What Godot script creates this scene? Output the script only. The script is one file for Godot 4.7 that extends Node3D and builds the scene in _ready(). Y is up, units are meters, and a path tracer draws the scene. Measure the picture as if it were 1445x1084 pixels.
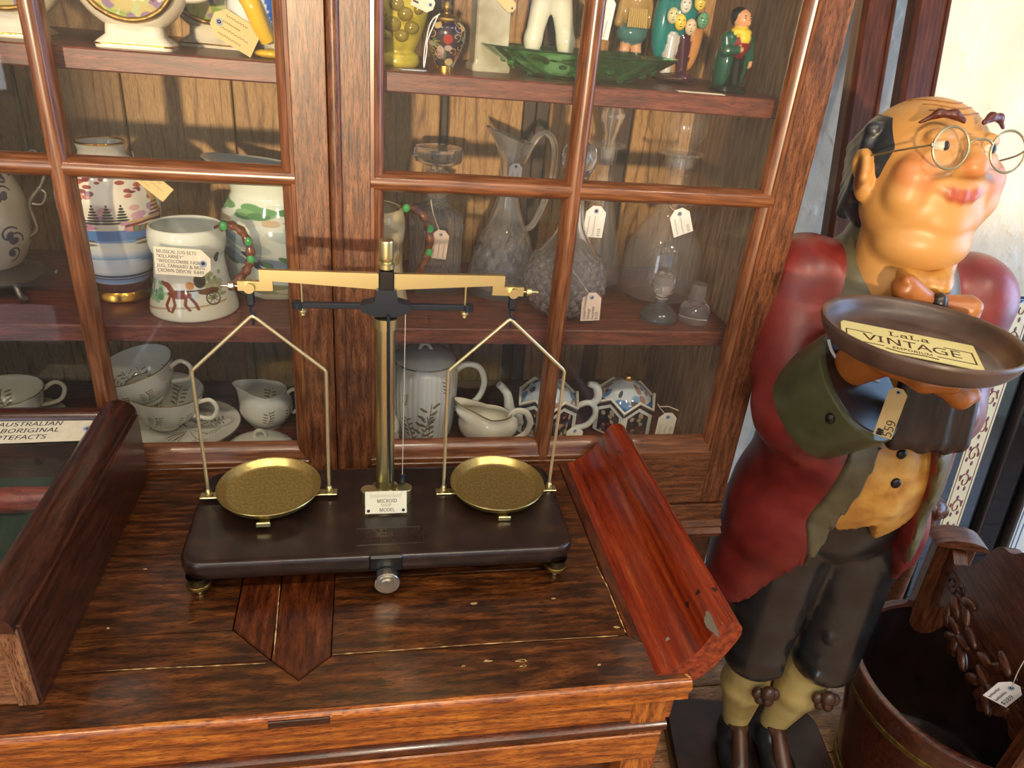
extends Node3D
# A corner of an antique shop: glazed display cabinet, coffer with a brass balance, a butler statue, a tub and a bar mirror.
const T := 0.6            # height of the coffer top above the floor
const FPX := 1030.885     # focal length in photo pixels
const EYE := Vector3(0.0, 1.1, 0.748914)
var cbasis: Basis
var rng := RandomNumberGenerator.new()
var names := {}
var M := {}

# ------------------------------------------------------------------ photo pixel -> point on a plane
func ray(px: float, py: float) -> Vector3:
	return cbasis * Vector3((px - 722.5) / FPX, -(py - 542.0) / FPX, -1.0)
func on_y(px: float, py: float, y: float) -> Vector3:   # y above the floor
	var r := ray(px, py)
	return EYE + r * ((y - EYE.y) / r.y)
func on_z(px: float, py: float, z: float) -> Vector3:
	var r := ray(px, py)
	return EYE + r * ((z - EYE.z) / r.z)

# ------------------------------------------------------------------ mesh builder
class MB:
	var v := PackedVector3Array()
	var n := PackedVector3Array()
	var t := PackedVector2Array()
	var c := PackedColorArray()
	var ix := PackedInt32Array()
	func add(p: Vector3, nn: Vector3, uv := Vector2.ZERO, col := Color.WHITE) -> int:
		v.append(p); n.append(nn); t.append(uv); c.append(col)
		return v.size() - 1
	func tri(a: int, b: int, d: int) -> void:
		var g := (v[d] - v[a]).cross(v[b] - v[a])
		if g.dot(n[a] + n[b] + n[d]) < 0.0:
			ix.append(a); ix.append(d); ix.append(b)
		else:
			ix.append(a); ix.append(b); ix.append(d)
	func flat(pts: Array, nn: Vector3) -> void:   # a convex flat face
		var k := []
		for p in pts:
			k.append(add(p, nn, Vector2(p.x, p.y)))
		for i in range(1, k.size() - 1):
			tri(k[0], k[i], k[i + 1])
	func poly(pts: Array) -> void:                # flat face, normal from the points (counter-clockwise seen from outside)
		var nn := Vector3.ZERO
		for i in pts.size():
			nn += (pts[i] as Vector3).cross(pts[(i + 1) % pts.size()])
		flat(pts, nn.normalized())
	func surf(rows: Array, wrap: bool, flip := false, col := Color.WHITE) -> void:
		# rows[v][u]; smooth normals
		var nv := rows.size()
		var nu: int = rows[0].size()
		var base := v.size()
		for j in nv:
			for i in nu:
				var p: Vector3 = rows[j][i]
				var i0 := (i - 1 + nu) % nu if wrap else maxi(i - 1, 0)
				var i1 := (i + 1) % nu if wrap else mini(i + 1, nu - 1)
				if wrap and i == 0:
					i0 = nu - 2
				if wrap and i == nu - 1:
					i1 = 1
				var j0 := maxi(j - 1, 0)
				var j1 := mini(j + 1, nv - 1)
				var du: Vector3 = rows[j][i1] - rows[j][i0]
				if du.length_squared() < 1e-12:
					var jj := j1 if j < nv / 2 else j0
					du = rows[jj][i1] - rows[jj][i0]
				var dv: Vector3 = rows[j1][i] - rows[j0][i]
				var nn := dv.cross(du).normalized()
				if flip:
					nn = -nn
				add(p, nn, Vector2(float(i) / (nu - 1), 1.0 - float(j) / (nv - 1)), col)
		for j in nv - 1:
			for i in nu - 1:
				var a := base + j * nu + i
				tri(a, a + 1, a + nu + 1)
				tri(a, a + nu + 1, a + nu)
	func lathe(prof: Array, seg := 40, sx := 1.0, sz := 1.0, at := Vector3.ZERO, mod: Variant = null, v0 := 0.0, v1 := 1.0) -> void:
		# prof: Vector2(r, y) from the bottom up on the outside, on down the inside when hollow; sharp corners split the shading
		var runs := []
		var run := [prof[0]]
		for i in range(1, prof.size()):
			run.append(prof[i])
			if i < prof.size() - 1:
				var a: Vector2 = (prof[i] - prof[i - 1]).normalized()
				var b: Vector2 = (prof[i + 1] - prof[i]).normalized()
				if a.dot(b) < 0.72:
					runs.append(run)
					run = [prof[i]]
		runs.append(run)
		var ylo := 1e9
		var yhi := -1e9
		for p in prof:
			ylo = minf(ylo, p.y); yhi = maxf(yhi, p.y)
		for r in runs:
			var rows := []
			for p in r:
				var row := []
				for k in seg + 1:
					var th := TAU * k / seg
					var rr: float = p.x
					if mod != null:
						rr = mod.call(th, p.x, p.y)
					row.append(at + Vector3(cos(th) * rr * sx, p.y, sin(th) * rr * sz))
				rows.append(row)
			var b0 := v.size()
			surf(rows, true)
			for i in range(b0, v.size()):
				var k := (i - b0) % (seg + 1)
				t[i] = Vector2(1.0 - float(k) / seg, 1.0 - lerpf(v0, v1, (v[i].y - at.y - ylo) / maxf(yhi - ylo, 1e-6)))
	func tube(path: Array, rad: Variant, seg := 10, caps := true, closed := false, flatten := 1.0) -> void:
		var rows := []
		var nn := path.size()
		var t0: Vector3 = (path[1] - path[0]).normalized()
		var a := t0.cross(Vector3.UP if absf(t0.y) < 0.9 else Vector3.RIGHT).normalized()
		for i in nn:
			var p: Vector3 = path[i]
			var tn: Vector3
			if closed:
				tn = (path[(i + 1) % nn] - path[(i - 1 + nn) % nn]).normalized()
			else:
				tn = (path[mini(i + 1, nn - 1)] - path[maxi(i - 1, 0)]).normalized()
			a = (a - tn * a.dot(tn)).normalized()
			var b := tn.cross(a)
			var r: float = rad[i] if rad is Array else rad
			var row := []
			for k in seg + 1:
				var th := TAU * k / seg
				row.append(p + (a * cos(th) + b * sin(th) * flatten) * r)
			rows.append(row)
		if closed:
			rows.append(rows[0])
		surf(rows, true, true)
		if caps and not closed:
			for e in [0, nn - 1]:
				var nrm: Vector3 = (path[1] - path[0]).normalized() * -1.0 if e == 0 else (path[nn - 1] - path[nn - 2]).normalized()
				var pts: Array = rows[e].slice(0, seg)
				flat(pts, nrm)
	func box(lo: Vector3, hi: Vector3, ch := 0.001) -> void:   # chamfered box
		ch = minf(ch, minf(hi.x - lo.x, minf(hi.y - lo.y, hi.z - lo.z)) * 0.45)
		var m := (lo + hi) * 0.5
		var h := (hi - lo) * 0.5
		var g := h - Vector3.ONE * ch
		for ax in 3:
			var b := (ax + 1) % 3
			var d := (ax + 2) % 3
			for s in [-1.0, 1.0]:
				var nn := Vector3.ZERO
				nn[ax] = s
				var pts := []
				for q in [[-1, -1], [1, -1], [1, 1], [-1, 1]]:
					var p := Vector3.ZERO
					p[ax] = s * h[ax]; p[b] = q[0] * g[b]; p[d] = q[1] * g[d]
					pts.append(m + p)
				flat(pts, nn)
			for s1 in [-1.0, 1.0]:
				for s2 in [-1.0, 1.0]:
					var nn2 := Vector3.ZERO
					nn2[b] = s1; nn2[d] = s2
					var pts2 := []
					for q in [[-1, 0], [1, 0], [1, 1], [-1, 1]]:
						var p2 := Vector3.ZERO
						p2[ax] = q[0] * g[ax]
						p2[b] = s1 * (h[b] if q[1] == 0 else g[b])
						p2[d] = s2 * (g[d] if q[1] == 0 else h[d])
						pts2.append(m + p2)
					flat(pts2, nn2.normalized())
		for sx in [-1.0, 1.0]:
			for sy in [-1.0, 1.0]:
				for sz in [-1.0, 1.0]:
					var s := Vector3(sx, sy, sz)
					flat([m + s * Vector3(h.x, g.y, g.z), m + s * Vector3(g.x, h.y, g.z), m + s * Vector3(g.x, g.y, h.z)], s.normalized())
	func extrude(poly2: PackedVector2Array, d0: float, d1: float, axis := 2, smooth := false) -> void:
		# poly2 in the plane across axis: axis 2 -> (x, y), axis 1 -> (x, z), axis 0 -> (z, y)
		if Geometry2D.is_polygon_clockwise(poly2):
			poly2 = poly2.duplicate()
			poly2.reverse()
		var put := func(q: Vector2, d: float) -> Vector3:
			return Vector3(q.x, q.y, d) if axis == 2 else Vector3(q.x, d, q.y) if axis == 1 else Vector3(d, q.y, q.x)
		var nrm := func(q: Vector2) -> Vector3:
			return Vector3(q.x, q.y, 0) if axis == 2 else Vector3(q.x, 0, q.y) if axis == 1 else Vector3(0, q.y, q.x)
		var an := Vector3.ZERO
		an[axis] = 1.0
		var tr := Geometry2D.triangulate_polygon(poly2)
		for e in [d0, d1]:
			var nn := an * (1.0 if (e == maxf(d0, d1)) else -1.0)
			var b := v.size()
			for q in poly2:
				add(put.call(q, e), nn, q)
			for i in range(0, tr.size(), 3):
				tri(b + tr[i], b + tr[i + 1], b + tr[i + 2])
		var k := poly2.size()
		for i in k:
			var a: Vector2 = poly2[i]
			var b2: Vector2 = poly2[(i + 1) % k]
			if a.distance_squared_to(b2) < 1e-14:
				continue
			var e2 := (b2 - a).normalized()
			var fn := Vector2(e2.y, -e2.x)
			var na := fn
			var nb := fn
			if smooth:
				var ep: Vector2 = (a - poly2[(i - 1 + k) % k]).normalized()
				var en: Vector2 = (poly2[(i + 2) % k] - b2).normalized()
				if ep.dot(e2) > 0.75:
					na = (fn + Vector2(ep.y, -ep.x)).normalized()
				if en.dot(e2) > 0.75:
					nb = (fn + Vector2(en.y, -en.x)).normalized()
			var i0 := add(put.call(a, d0), nrm.call(na))
			var i1 := add(put.call(b2, d0), nrm.call(nb))
			var i2 := add(put.call(b2, d1), nrm.call(nb))
			var i3 := add(put.call(a, d1), nrm.call(na))
			tri(i0, i1, i2)
			tri(i0, i2, i3)
	func loft(rings: Array, cap0 := true, cap1 := true) -> void:   # closed rings of the same count, outside normals, counter-clockwise seen from +y when going up
		var rows := []
		for r in rings:
			var row: Array = r.duplicate()
			row.append(r[0])
			rows.append(row)
		# split at sharp changes of slope
		var b0 := v.size()
		surf(rows, true)
		var ctr := Vector3.ZERO
		for p in rings[rings.size() / 2]:
			ctr += p
		ctr /= rings[0].size()
		var s := 0.0
		for i in range(b0, v.size()):
			s += n[i].dot(v[i] - ctr)
		if s < 0.0:
			for i in range(b0, v.size()):
				n[i] = -n[i]
			for i in range(0, ix.size(), 3):
				if ix[i] >= b0:
					var q := ix[i + 1]
					ix[i + 1] = ix[i + 2]
					ix[i + 2] = q
		for e in [[0, cap0, 1], [rings.size() - 1, cap1, rings.size() - 2]]:
			if e[1]:
				var nn := Vector3.ZERO
				var rr: Array = rings[e[0]]
				for i in rr.size():
					nn += (rr[i] as Vector3).cross(rr[(i + 1) % rr.size()])
				var c0 := Vector3.ZERO
				var c1 := Vector3.ZERO
				for i in rr.size():
					c0 += rr[i]
					c1 += rings[e[2]][i]
				if nn.dot(c0 - c1) < 0.0:
					nn = -nn
				nn = nn.normalized()
				var ci := add(c0 / rr.size(), nn)
				var ids := []
				for p in rr:
					ids.append(add(p, nn))
				for i in ids.size():
					tri(ci, ids[i], ids[(i + 1) % ids.size()])
	func ball(at: Vector3, r: Vector3, seg := 16, rings := 10) -> void:
		var rows := []
		for j in rings + 1:
			var ph := -PI / 2 + PI * j / rings
			var row := []
			for i in seg + 1:
				var th := TAU * i / seg
				row.append(at + Vector3(cos(th) * cos(ph), sin(ph), sin(th) * cos(ph)) * r)
			rows.append(row)
		surf(rows, true)
	func xf(tr: Transform3D, from := 0) -> void:
		for i in range(from, v.size()):
			v[i] = tr * v[i]
			n[i] = (tr.basis * n[i]).normalized()
	func mesh() -> ArrayMesh:
		for i in range(0, ix.size(), 3):      # winding agrees with the normals
			var a := ix[i]
			var b := ix[i + 1]
			var d := ix[i + 2]
			if (v[d] - v[a]).cross(v[b] - v[a]).dot(n[a] + n[b] + n[d]) < 0.0:
				ix[i + 1] = d
				ix[i + 2] = b
		var arr := []
		arr.resize(Mesh.ARRAY_MAX)
		arr[Mesh.ARRAY_VERTEX] = v
		arr[Mesh.ARRAY_NORMAL] = n
		arr[Mesh.ARRAY_TEX_UV] = t
		arr[Mesh.ARRAY_COLOR] = c
		arr[Mesh.ARRAY_INDEX] = ix
		var m := ArrayMesh.new()
		m.add_surface_from_arrays(Mesh.PRIMITIVE_TRIANGLES, arr)
		return m

# ------------------------------------------------------------------ nodes
func numbered(s: String) -> String:
	if not names.has(s):
		names[s] = 0
		return s
	names[s] += 1
	return "%s_%03d" % [s, names[s]]
func tag(o: Node3D, label: String, category: String, group := "") -> Node3D:
	o.set_meta("label", label)
	o.set_meta("category", category)
	if group:
		o.set_meta("group", group)
	return o
func thing(called: String, label: String, category: String, at := Vector3.ZERO, turn := 0.0, group := "") -> Node3D:
	var o := Node3D.new()
	o.name = numbered(called)
	add_child(o)
	o.position = at
	o.rotation.y = turn
	return tag(o, label, category, group)
func obj(called: String, mb: Variant, mat: Material, parent: Node3D = null, at := Vector3.ZERO, b := Basis.IDENTITY) -> MeshInstance3D:
	var o := MeshInstance3D.new()
	o.mesh = mb.mesh() if mb is MB else mb
	o.material_override = mat
	o.transform = Transform3D(b, at)
	if parent == null:
		o.name = numbered(called)
		add_child(o)
	else:
		o.name = called
		parent.add_child(o, true)
	return o
func struct_of(o: Node3D, label := "") -> Node3D:
	o.set_meta("kind", "structure")
	if label:
		o.set_meta("label", label)
	return o
# a wooden piece whose grain runs along its local x: from p to q, across = direction of its width
func board(called: String, parent: Node3D, p: Vector3, q: Vector3, wdir: Vector3, width: float, thick: float, mat: Material, ch := 0.0012) -> MeshInstance3D:
	var x := (q - p).normalized()
	var y := (wdir - x * wdir.dot(x)).normalized()
	var z := x.cross(y)
	var off := Vector3(rng.randf_range(-3, 3), rng.randf_range(-3, 3), rng.randf_range(-3, 3))
	var mb := MB.new()
	var h := Vector3(p.distance_to(q), width, thick) * 0.5
	mb.box(off - h, off + h, ch)
	var b := Basis(x, y, z)
	return obj(called, mb, mat, parent, (p + q) * 0.5 - b * off, b)
# a moulding: profile (width, depth) swept along p -> q
func moulding(called: String, parent: Node3D, p: Vector3, q: Vector3, wdir: Vector3, prof: PackedVector2Array, mat: Material) -> MeshInstance3D:
	var x := (q - p).normalized()
	var y := (wdir - x * wdir.dot(x)).normalized()
	var z := x.cross(y)
	var off := Vector3(rng.randf_range(-3, 3), rng.randf_range(-3, 3), rng.randf_range(-3, 3))
	var mb := MB.new()
	var pr := PackedVector2Array()
	for k in prof:
		pr.append(Vector2(k.y, k.x))
	var L := p.distance_to(q)
	mb.extrude(pr, -L * 0.5, L * 0.5, 0, true)
	mb.xf(Transform3D(Basis.IDENTITY, off))
	var b := Basis(x, y, z)
	return obj(called, mb, mat, parent, (p + q) * 0.5 - b * off, b)
func line_text(s: String, size: float, font := "Droid Sans", depth := 0.0002) -> TextMesh:
	var tm := TextMesh.new()
	var f := SystemFont.new()
	f.font_names = PackedStringArray([font])
	tm.font = f
	tm.text = s
	tm.font_size = 32
	tm.pixel_size = size / 32.0
	tm.depth = depth
	tm.curve_step = 2.0
	return tm
func arc(c: Vector3, r: float, a0: float, a1: float, n: int, u: Vector3, w: Vector3) -> Array:
	var out := []
	for i in n + 1:
		var a := lerpf(a0, a1, float(i) / n)
		out.append(c + u * cos(a) * r + w * sin(a) * r)
	return out
func spline(pts: Array, n := 6) -> Array:      # Catmull-Rom
	var out := []
	for i in pts.size() - 1:
		var a: Variant = pts[maxi(i - 1, 0)]
		var b: Variant = pts[i]
		var c: Variant = pts[i + 1]
		var d: Variant = pts[mini(i + 2, pts.size() - 1)]
		for k in n:
			var t := float(k) / n
			out.append((b * 2.0 + (c - a) * t + (a * 2.0 - b * 5.0 + c * 4.0 - d) * t * t + (b * 3.0 - a - c * 3.0 + d) * t * t * t) * 0.5)
	out.append(pts[-1])
	return out
func rrect(w: float, d: float, r: float, y: float, n := 6, at := Vector3.ZERO) -> Array:
	var out := []
	for q in [[1, 1, 0.0], [-1, 1, PI / 2], [-1, -1, PI], [1, -1, PI * 1.5]]:
		for i in n + 1:
			var a: float = q[2] + PI / 2 * i / n
			out.append(at + Vector3(q[0] * (w * 0.5 - r) + cos(a) * r, y, q[1] * (d * 0.5 - r) + sin(a) * r))
	return out

# ------------------------------------------------------------------ materials
func ramp(cols: Array) -> Gradient:
	var g := Gradient.new()
	var o := PackedFloat32Array()
	var k := PackedColorArray()
	for c in cols:
		o.append(c[0])
		k.append(Color8(c[1], c[2], c[3]))
	g.offsets = o
	g.colors = k
	return g
func noise(seed_: int, freq: float, size: int, g: Gradient, oct := 4, kind := FastNoiseLite.TYPE_SIMPLEX_SMOOTH, fractal := FastNoiseLite.FRACTAL_FBM, warp := 0.0) -> NoiseTexture2D:
	var f := FastNoiseLite.new()
	f.seed = seed_
	f.noise_type = kind
	f.frequency = freq
	f.fractal_type = fractal
	f.fractal_octaves = oct
	if warp > 0.0:
		f.domain_warp_enabled = true
		f.domain_warp_amplitude = warp
		f.domain_warp_frequency = freq * 0.5
	var t := NoiseTexture2D.new()
	t.width = size
	t.height = size
	t.seamless = true
	t.noise = f
	t.color_ramp = g
	return t
func mat(c: Color, rough := 0.5, metal := 0.0, spec := 0.5) -> StandardMaterial3D:
	var m := StandardMaterial3D.new()
	m.albedo_color = c
	m.roughness = rough
	m.metallic = metal
	m.metallic_specular = spec
	return m
func wood(seed_: int, cols: Array, along: float, across: float, rough: float, opt := {}) -> StandardMaterial3D:
	var m := mat(Color.WHITE, rough)
	m.albedo_texture = noise(seed_, opt.get("freq", 0.03), 512, ramp(cols), opt.get("oct", 4), FastNoiseLite.TYPE_SIMPLEX_SMOOTH, opt.get("fractal", FastNoiseLite.FRACTAL_FBM), opt.get("warp", 18.0))
	m.uv1_triplanar = true
	m.uv1_scale = Vector3(along, across, across)
	m.uv1_triplanar_sharpness = 8.0
	if opt.has("pores"):
		m.detail_enabled = true
		m.detail_blend_mode = BaseMaterial3D.BLEND_MODE_MUL
		m.detail_albedo = opt.pores
		m.detail_uv_layer = BaseMaterial3D.DETAIL_UV_2
		m.uv2_triplanar = true
		m.uv2_scale = Vector3(along * 3.1, across * 3.3, across * 3.3)
		m.uv2_triplanar_sharpness = 8.0
	if opt.has("bump"):
		m.heightmap_enabled = true
		m.heightmap_texture = opt.bump_tex
		m.heightmap_scale = opt.bump
	if opt.has("coat"):
		m.clearcoat_enabled = true
		m.clearcoat = opt.coat
		m.clearcoat_roughness = opt.get("coat_rough", 0.15)
	return m
func glass_solid(c := Color(0.98, 0.99, 0.985, 0.0), rough := 0.0) -> StandardMaterial3D:
	var m := mat(c, rough)
	m.transparency = BaseMaterial3D.TRANSPARENCY_ALPHA
	m.refraction_enabled = true
	m.refraction_scale = 0.05
	return m
func make_materials() -> void:
	var grey := ramp([[0.0, 0, 0, 0], [1.0, 255, 255, 255]])
	M.bump_fine = noise(71, 0.06, 512, grey, 3)
	M.bump_coarse = noise(72, 0.012, 512, grey, 4)
	M.pores = noise(73, 0.05, 512, ramp([[0.0, 120, 100, 90], [0.32, 190, 178, 170], [0.42, 255, 255, 255], [1.0, 255, 255, 255]]), 3)
	M.grain = noise(74, 0.09, 512, ramp([[0.0, 165, 150, 140], [0.5, 225, 218, 212], [1.0, 255, 255, 255]]), 3)
	M.cab = wood(1, [[0.0, 62, 34, 20], [0.35, 96, 56, 33], [0.6, 118, 72, 43], [1.0, 146, 94, 58]], 1.2, 9.0, 0.42, {"pores": M.pores, "coat": 0.35, "coat_rough": 0.25, "bump": 0.02, "bump_tex": M.bump_fine})
	M.bead = wood(2, [[0.0, 74, 41, 25], [0.5, 116, 70, 42], [1.0, 150, 98, 62]], 1.0, 14.0, 0.3, {"coat": 0.5, "coat_rough": 0.2})
	M.shelf = wood(3, [[0.0, 66, 30, 22], [0.5, 108, 54, 40], [1.0, 138, 76, 56]], 1.0, 10.0, 0.38, {"pores": M.pores})
	M.side = wood(4, [[0.0, 92, 70, 52], [0.4, 136, 106, 80], [0.7, 160, 130, 102], [1.0, 182, 154, 124]], 0.9, 6.0, 0.6, {"warp": 40.0})
	M.pine = wood(5, [[0.0, 122, 84, 40], [0.25, 178, 136, 76], [0.5, 205, 166, 104], [0.75, 190, 148, 88], [1.0, 214, 178, 118]], 0.55, 7.0, 0.55, {"fractal": FastNoiseLite.FRACTAL_PING_PONG, "oct": 2, "freq": 0.012, "pores": M.grain})
	M.pine_b = wood(6, [[0.0, 108, 74, 36], [0.25, 164, 122, 66], [0.5, 190, 150, 92], [1.0, 200, 162, 104]], 0.5, 6.0, 0.55, {"fractal": FastNoiseLite.FRACTAL_PING_PONG, "oct": 2, "freq": 0.014, "pores": M.grain})
	M.stained = wood(7, [[0.0, 38, 24, 18], [0.5, 62, 40, 30], [1.0, 84, 56, 42]], 0.6, 8.0, 0.6, {"pores": M.grain})
	M.chest = wood(8, [[0.0, 32, 17, 9], [0.3, 56, 30, 14], [0.55, 84, 46, 20], [0.8, 112, 64, 27], [1.0, 142, 86, 38]], 1.1, 7.0, 0.3, {"pores": M.pores, "coat": 0.6, "coat_rough": 0.16, "bump": 0.035, "bump_tex": M.bump_coarse, "warp": 40.0})
	M.chest_red = wood(9, [[0.0, 42, 18, 9], [0.4, 74, 33, 14], [0.7, 98, 47, 20], [1.0, 124, 64, 28]], 1.2, 9.0, 0.3, {"pores": M.pores, "coat": 0.6, "coat_rough": 0.16, "bump": 0.03, "bump_tex": M.bump_coarse})
	M.chest_edge = wood(10, [[0.0, 88, 40, 12], [0.35, 150, 78, 24], [0.65, 188, 108, 36], [1.0, 214, 140, 58]], 1.0, 9.0, 0.3, {"pores": M.pores, "coat": 0.5, "coat_rough": 0.2, "bump": 0.03, "bump_tex": M.bump_coarse})
	M.flange = wood(11, [[0.0, 84, 24, 12], [0.3, 132, 42, 18], [0.6, 160, 58, 24], [0.85, 178, 76, 34], [1.0, 194, 94, 44]], 0.45, 11.0, 0.24, {"pores": M.grain, "coat": 0.8, "coat_rough": 0.14, "warp": 12.0, "freq": 0.02})
	M.mahog = wood(12, [[0.0, 34, 14, 9], [0.5, 62, 28, 17], [1.0, 92, 46, 28]], 1.0, 8.0, 0.3, {"pores": M.pores, "coat": 0.4, "coat_rough": 0.2})
	M.boxfront = wood(13, [[0.0, 96, 60, 38], [0.5, 142, 96, 64], [1.0, 176, 130, 92]], 1.0, 7.0, 0.5, {"pores": M.pores})
	M.floor = wood(14, [[0.0, 110, 74, 48], [0.4, 158, 114, 78], [0.7, 182, 138, 98], [1.0, 204, 162, 120]], 0.6, 5.0, 0.5, {"pores": M.pores, "warp": 40.0})
	M.postwood = wood(15, [[0.0, 44, 20, 12], [0.5, 74, 36, 22], [1.0, 104, 56, 34]], 0.8, 9.0, 0.3, {"coat": 0.4})
	M.tub = wood(16, [[0.0, 44, 16, 8], [0.5, 78, 34, 18], [1.0, 110, 54, 30]], 0.9, 6.0, 0.28, {"pores": M.grain, "coat": 0.6, "coat_rough": 0.15})
	M.crest = wood(17, [[0.0, 52, 26, 14], [0.5, 92, 50, 28], [1.0, 124, 76, 46]], 0.8, 8.0, 0.35, {"pores": M.pores, "coat": 0.4})
	M.bakelite = mat(Color.WHITE, 0.32)
	M.bakelite.albedo_texture = noise(20, 0.02, 256, ramp([[0.0, 26, 15, 13], [0.6, 38, 23, 19], [1.0, 56, 36, 28]]), 5)
	M.bakelite.uv1_triplanar = true
	M.bakelite.uv1_scale = Vector3(6, 6, 6)
	M.bakelite.clearcoat_enabled = true
	M.bakelite.clearcoat = 0.4
	M.bakelite.clearcoat_roughness = 0.25
	M.brass = mat(Color8(220, 211, 162), 0.3, 1.0)
	M.brass_pan = mat(Color.WHITE, 0.34, 0.9)
	M.brass_pan.albedo_texture = noise(21, 0.03, 256, ramp([[0.0, 176, 150, 88], [0.5, 200, 176, 110], [1.0, 220, 200, 140]]), 5)
	M.brass_pan.uv1_triplanar = true
	M.brass_pan.uv1_scale = Vector3(30, 30, 30)
	M.brass_wire = mat(Color8(234, 222, 176), 0.3, 0.8)
	M.brass_old = mat(Color8(150, 122, 66), 0.42, 1.0)
	M.steel = mat(Color8(196, 192, 182), 0.25, 1.0)
	M.blued = mat(Color8(40, 48, 60), 0.35, 0.4)
	M.blackpaint = mat(Color8(18, 18, 20), 0.3)
	M.plate = mat(Color8(226, 222, 196), 0.35)
	M.ink = mat(Color8(36, 34, 40), 0.7)
	M.paper = mat(Color.WHITE, 0.85)
	M.paper.albedo_texture = noise(22, 0.02, 256, ramp([[0.0, 222, 214, 190], [1.0, 238, 232, 212]]), 4)
	M.paper.uv1_triplanar = true
	M.paper.uv1_scale = Vector3(20, 20, 20)
	M.manila = mat(Color8(216, 190, 132), 0.85)
	M.whitecard = mat(Color8(232, 232, 232), 0.6)
	M.string = mat(Color8(206, 196, 176), 0.9)
	M.pane = mat(Color(0.94, 0.97, 0.96, 0.02), 0.02)
	M.pane.transparency = BaseMaterial3D.TRANSPARENCY_ALPHA
	M.glass = glass_solid()
	M.thin_glass = mat(Color(0.95, 0.97, 0.98, 0.04), 0.02)
	M.thin_glass.transparency = BaseMaterial3D.TRANSPARENCY_ALPHA
	M.crystal = glass_solid(Color(0.97, 0.98, 0.99, 0.07))
	M.green_glass = glass_solid(Color(0.66, 0.93, 0.66, 0.03))
	M.china = mat(Color8(232, 226, 206), 0.1)
	M.china_cool = mat(Color8(222, 226, 216), 0.1)
	M.gold = mat(Color8(212, 160, 70), 0.22, 1.0)
	M.sprig = mat(Color8(120, 104, 74), 0.4)
	M.dark = mat(Color8(20, 16, 14), 0.8)

# ================================================================== scene
func _ready() -> void:
	rng.seed = 20240611
	# ---- camera
	var yaw := 0.2119326
	var pitch := 0.472384
	var roll := 0.0945107
	var f := Vector3(sin(yaw) * cos(pitch), -sin(pitch), -cos(yaw) * cos(pitch))
	var r := f.cross(Vector3.UP).normalized()
	var u := r.cross(f)
	cbasis = Basis(r * cos(roll) + u * sin(roll), u * cos(roll) - r * sin(roll), -f)
	var cam := Camera3D.new()
	cam.name = "camera"
	add_child(cam)
	cam.transform = Transform3D(cbasis, EYE)
	cam.fov = rad_to_deg(2.0 * atan(542.0 / FPX))
	cam.near = 0.02
	cam.current = true
	# ---- sky and exposure
	var env := Environment.new()
	env.background_mode = Environment.BG_SKY
	var sky := Sky.new()
	var ps := ProceduralSkyMaterial.new()
	ps.sky_top_color = Color(0.36, 0.56, 0.86)
	ps.sky_horizon_color = Color(0.78, 0.86, 0.95)
	ps.ground_bottom_color = Color(0.36, 0.34, 0.32)
	ps.ground_horizon_color = Color(0.6, 0.62, 0.64)
	ps.energy_multiplier = 1.5
	sky.sky_material = ps
	env.sky = sky
	env.tonemap_mode = Environment.TONE_MAPPER_LINEAR
	env.tonemap_exposure = 1.0
	env.sdfgi_enabled = true
	env.ssao_enabled = true
	env.ssil_enabled = true
	var we := WorldEnvironment.new()
	we.name = "environment"
	we.environment = env
	add_child(we)
	# ---- low warm sun through the shop window behind the camera
	var sun := DirectionalLight3D.new()
	sun.name = "sun"
	add_child(sun)
	sun.look_at_from_position(Vector3.ZERO, Vector3(0.16, -0.035, -1.0), Vector3.UP)
	sun.light_color = Color(1.0, 0.89, 0.72)
	sun.light_energy = 1.0
	sun.light_angular_distance = 2.0
	sun.shadow_enabled = true
	# ---- added highlight light in the front door opening, then side-window daylight
	window_light("added_door_light", Vector3(-2.1, 1.35, 3.36), Vector3(0, 0, -1), Vector2(0.74, 1.6), Color(0.93, 0.96, 1.0), 1.5)
	window_light("side_window_daylight", Vector3(2.56, 1.2, 0.55), Vector3(-1, 0, 0), Vector2(1.5, 1.5), Color(0.66, 0.82, 1.0), 2.0)
	make_materials()
	room()
	cabinet()
	coffer()
	balance()
	display_case()
	print("furniture ", Time.get_ticks_msec())
	ceramics_top()
	ceramics_middle()
	ceramics_bottom()
	crystal()
	print("shelves ", Time.get_ticks_msec())
	tub()
	mirror()
	statue()
	print("done ", Time.get_ticks_msec())

func window_light(called: String, at: Vector3, dir: Vector3, size: Vector2, col: Color, e: float) -> void:
	var l := AreaLight3D.new()
	l.name = called
	add_child(l)
	l.area_normalize_energy = false
	l.area_size = size
	l.area_range = 12.0
	l.look_at_from_position(at, at + dir, Vector3.UP)
	l.light_color = col
	l.light_energy = e
	l.shadow_enabled = true

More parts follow.
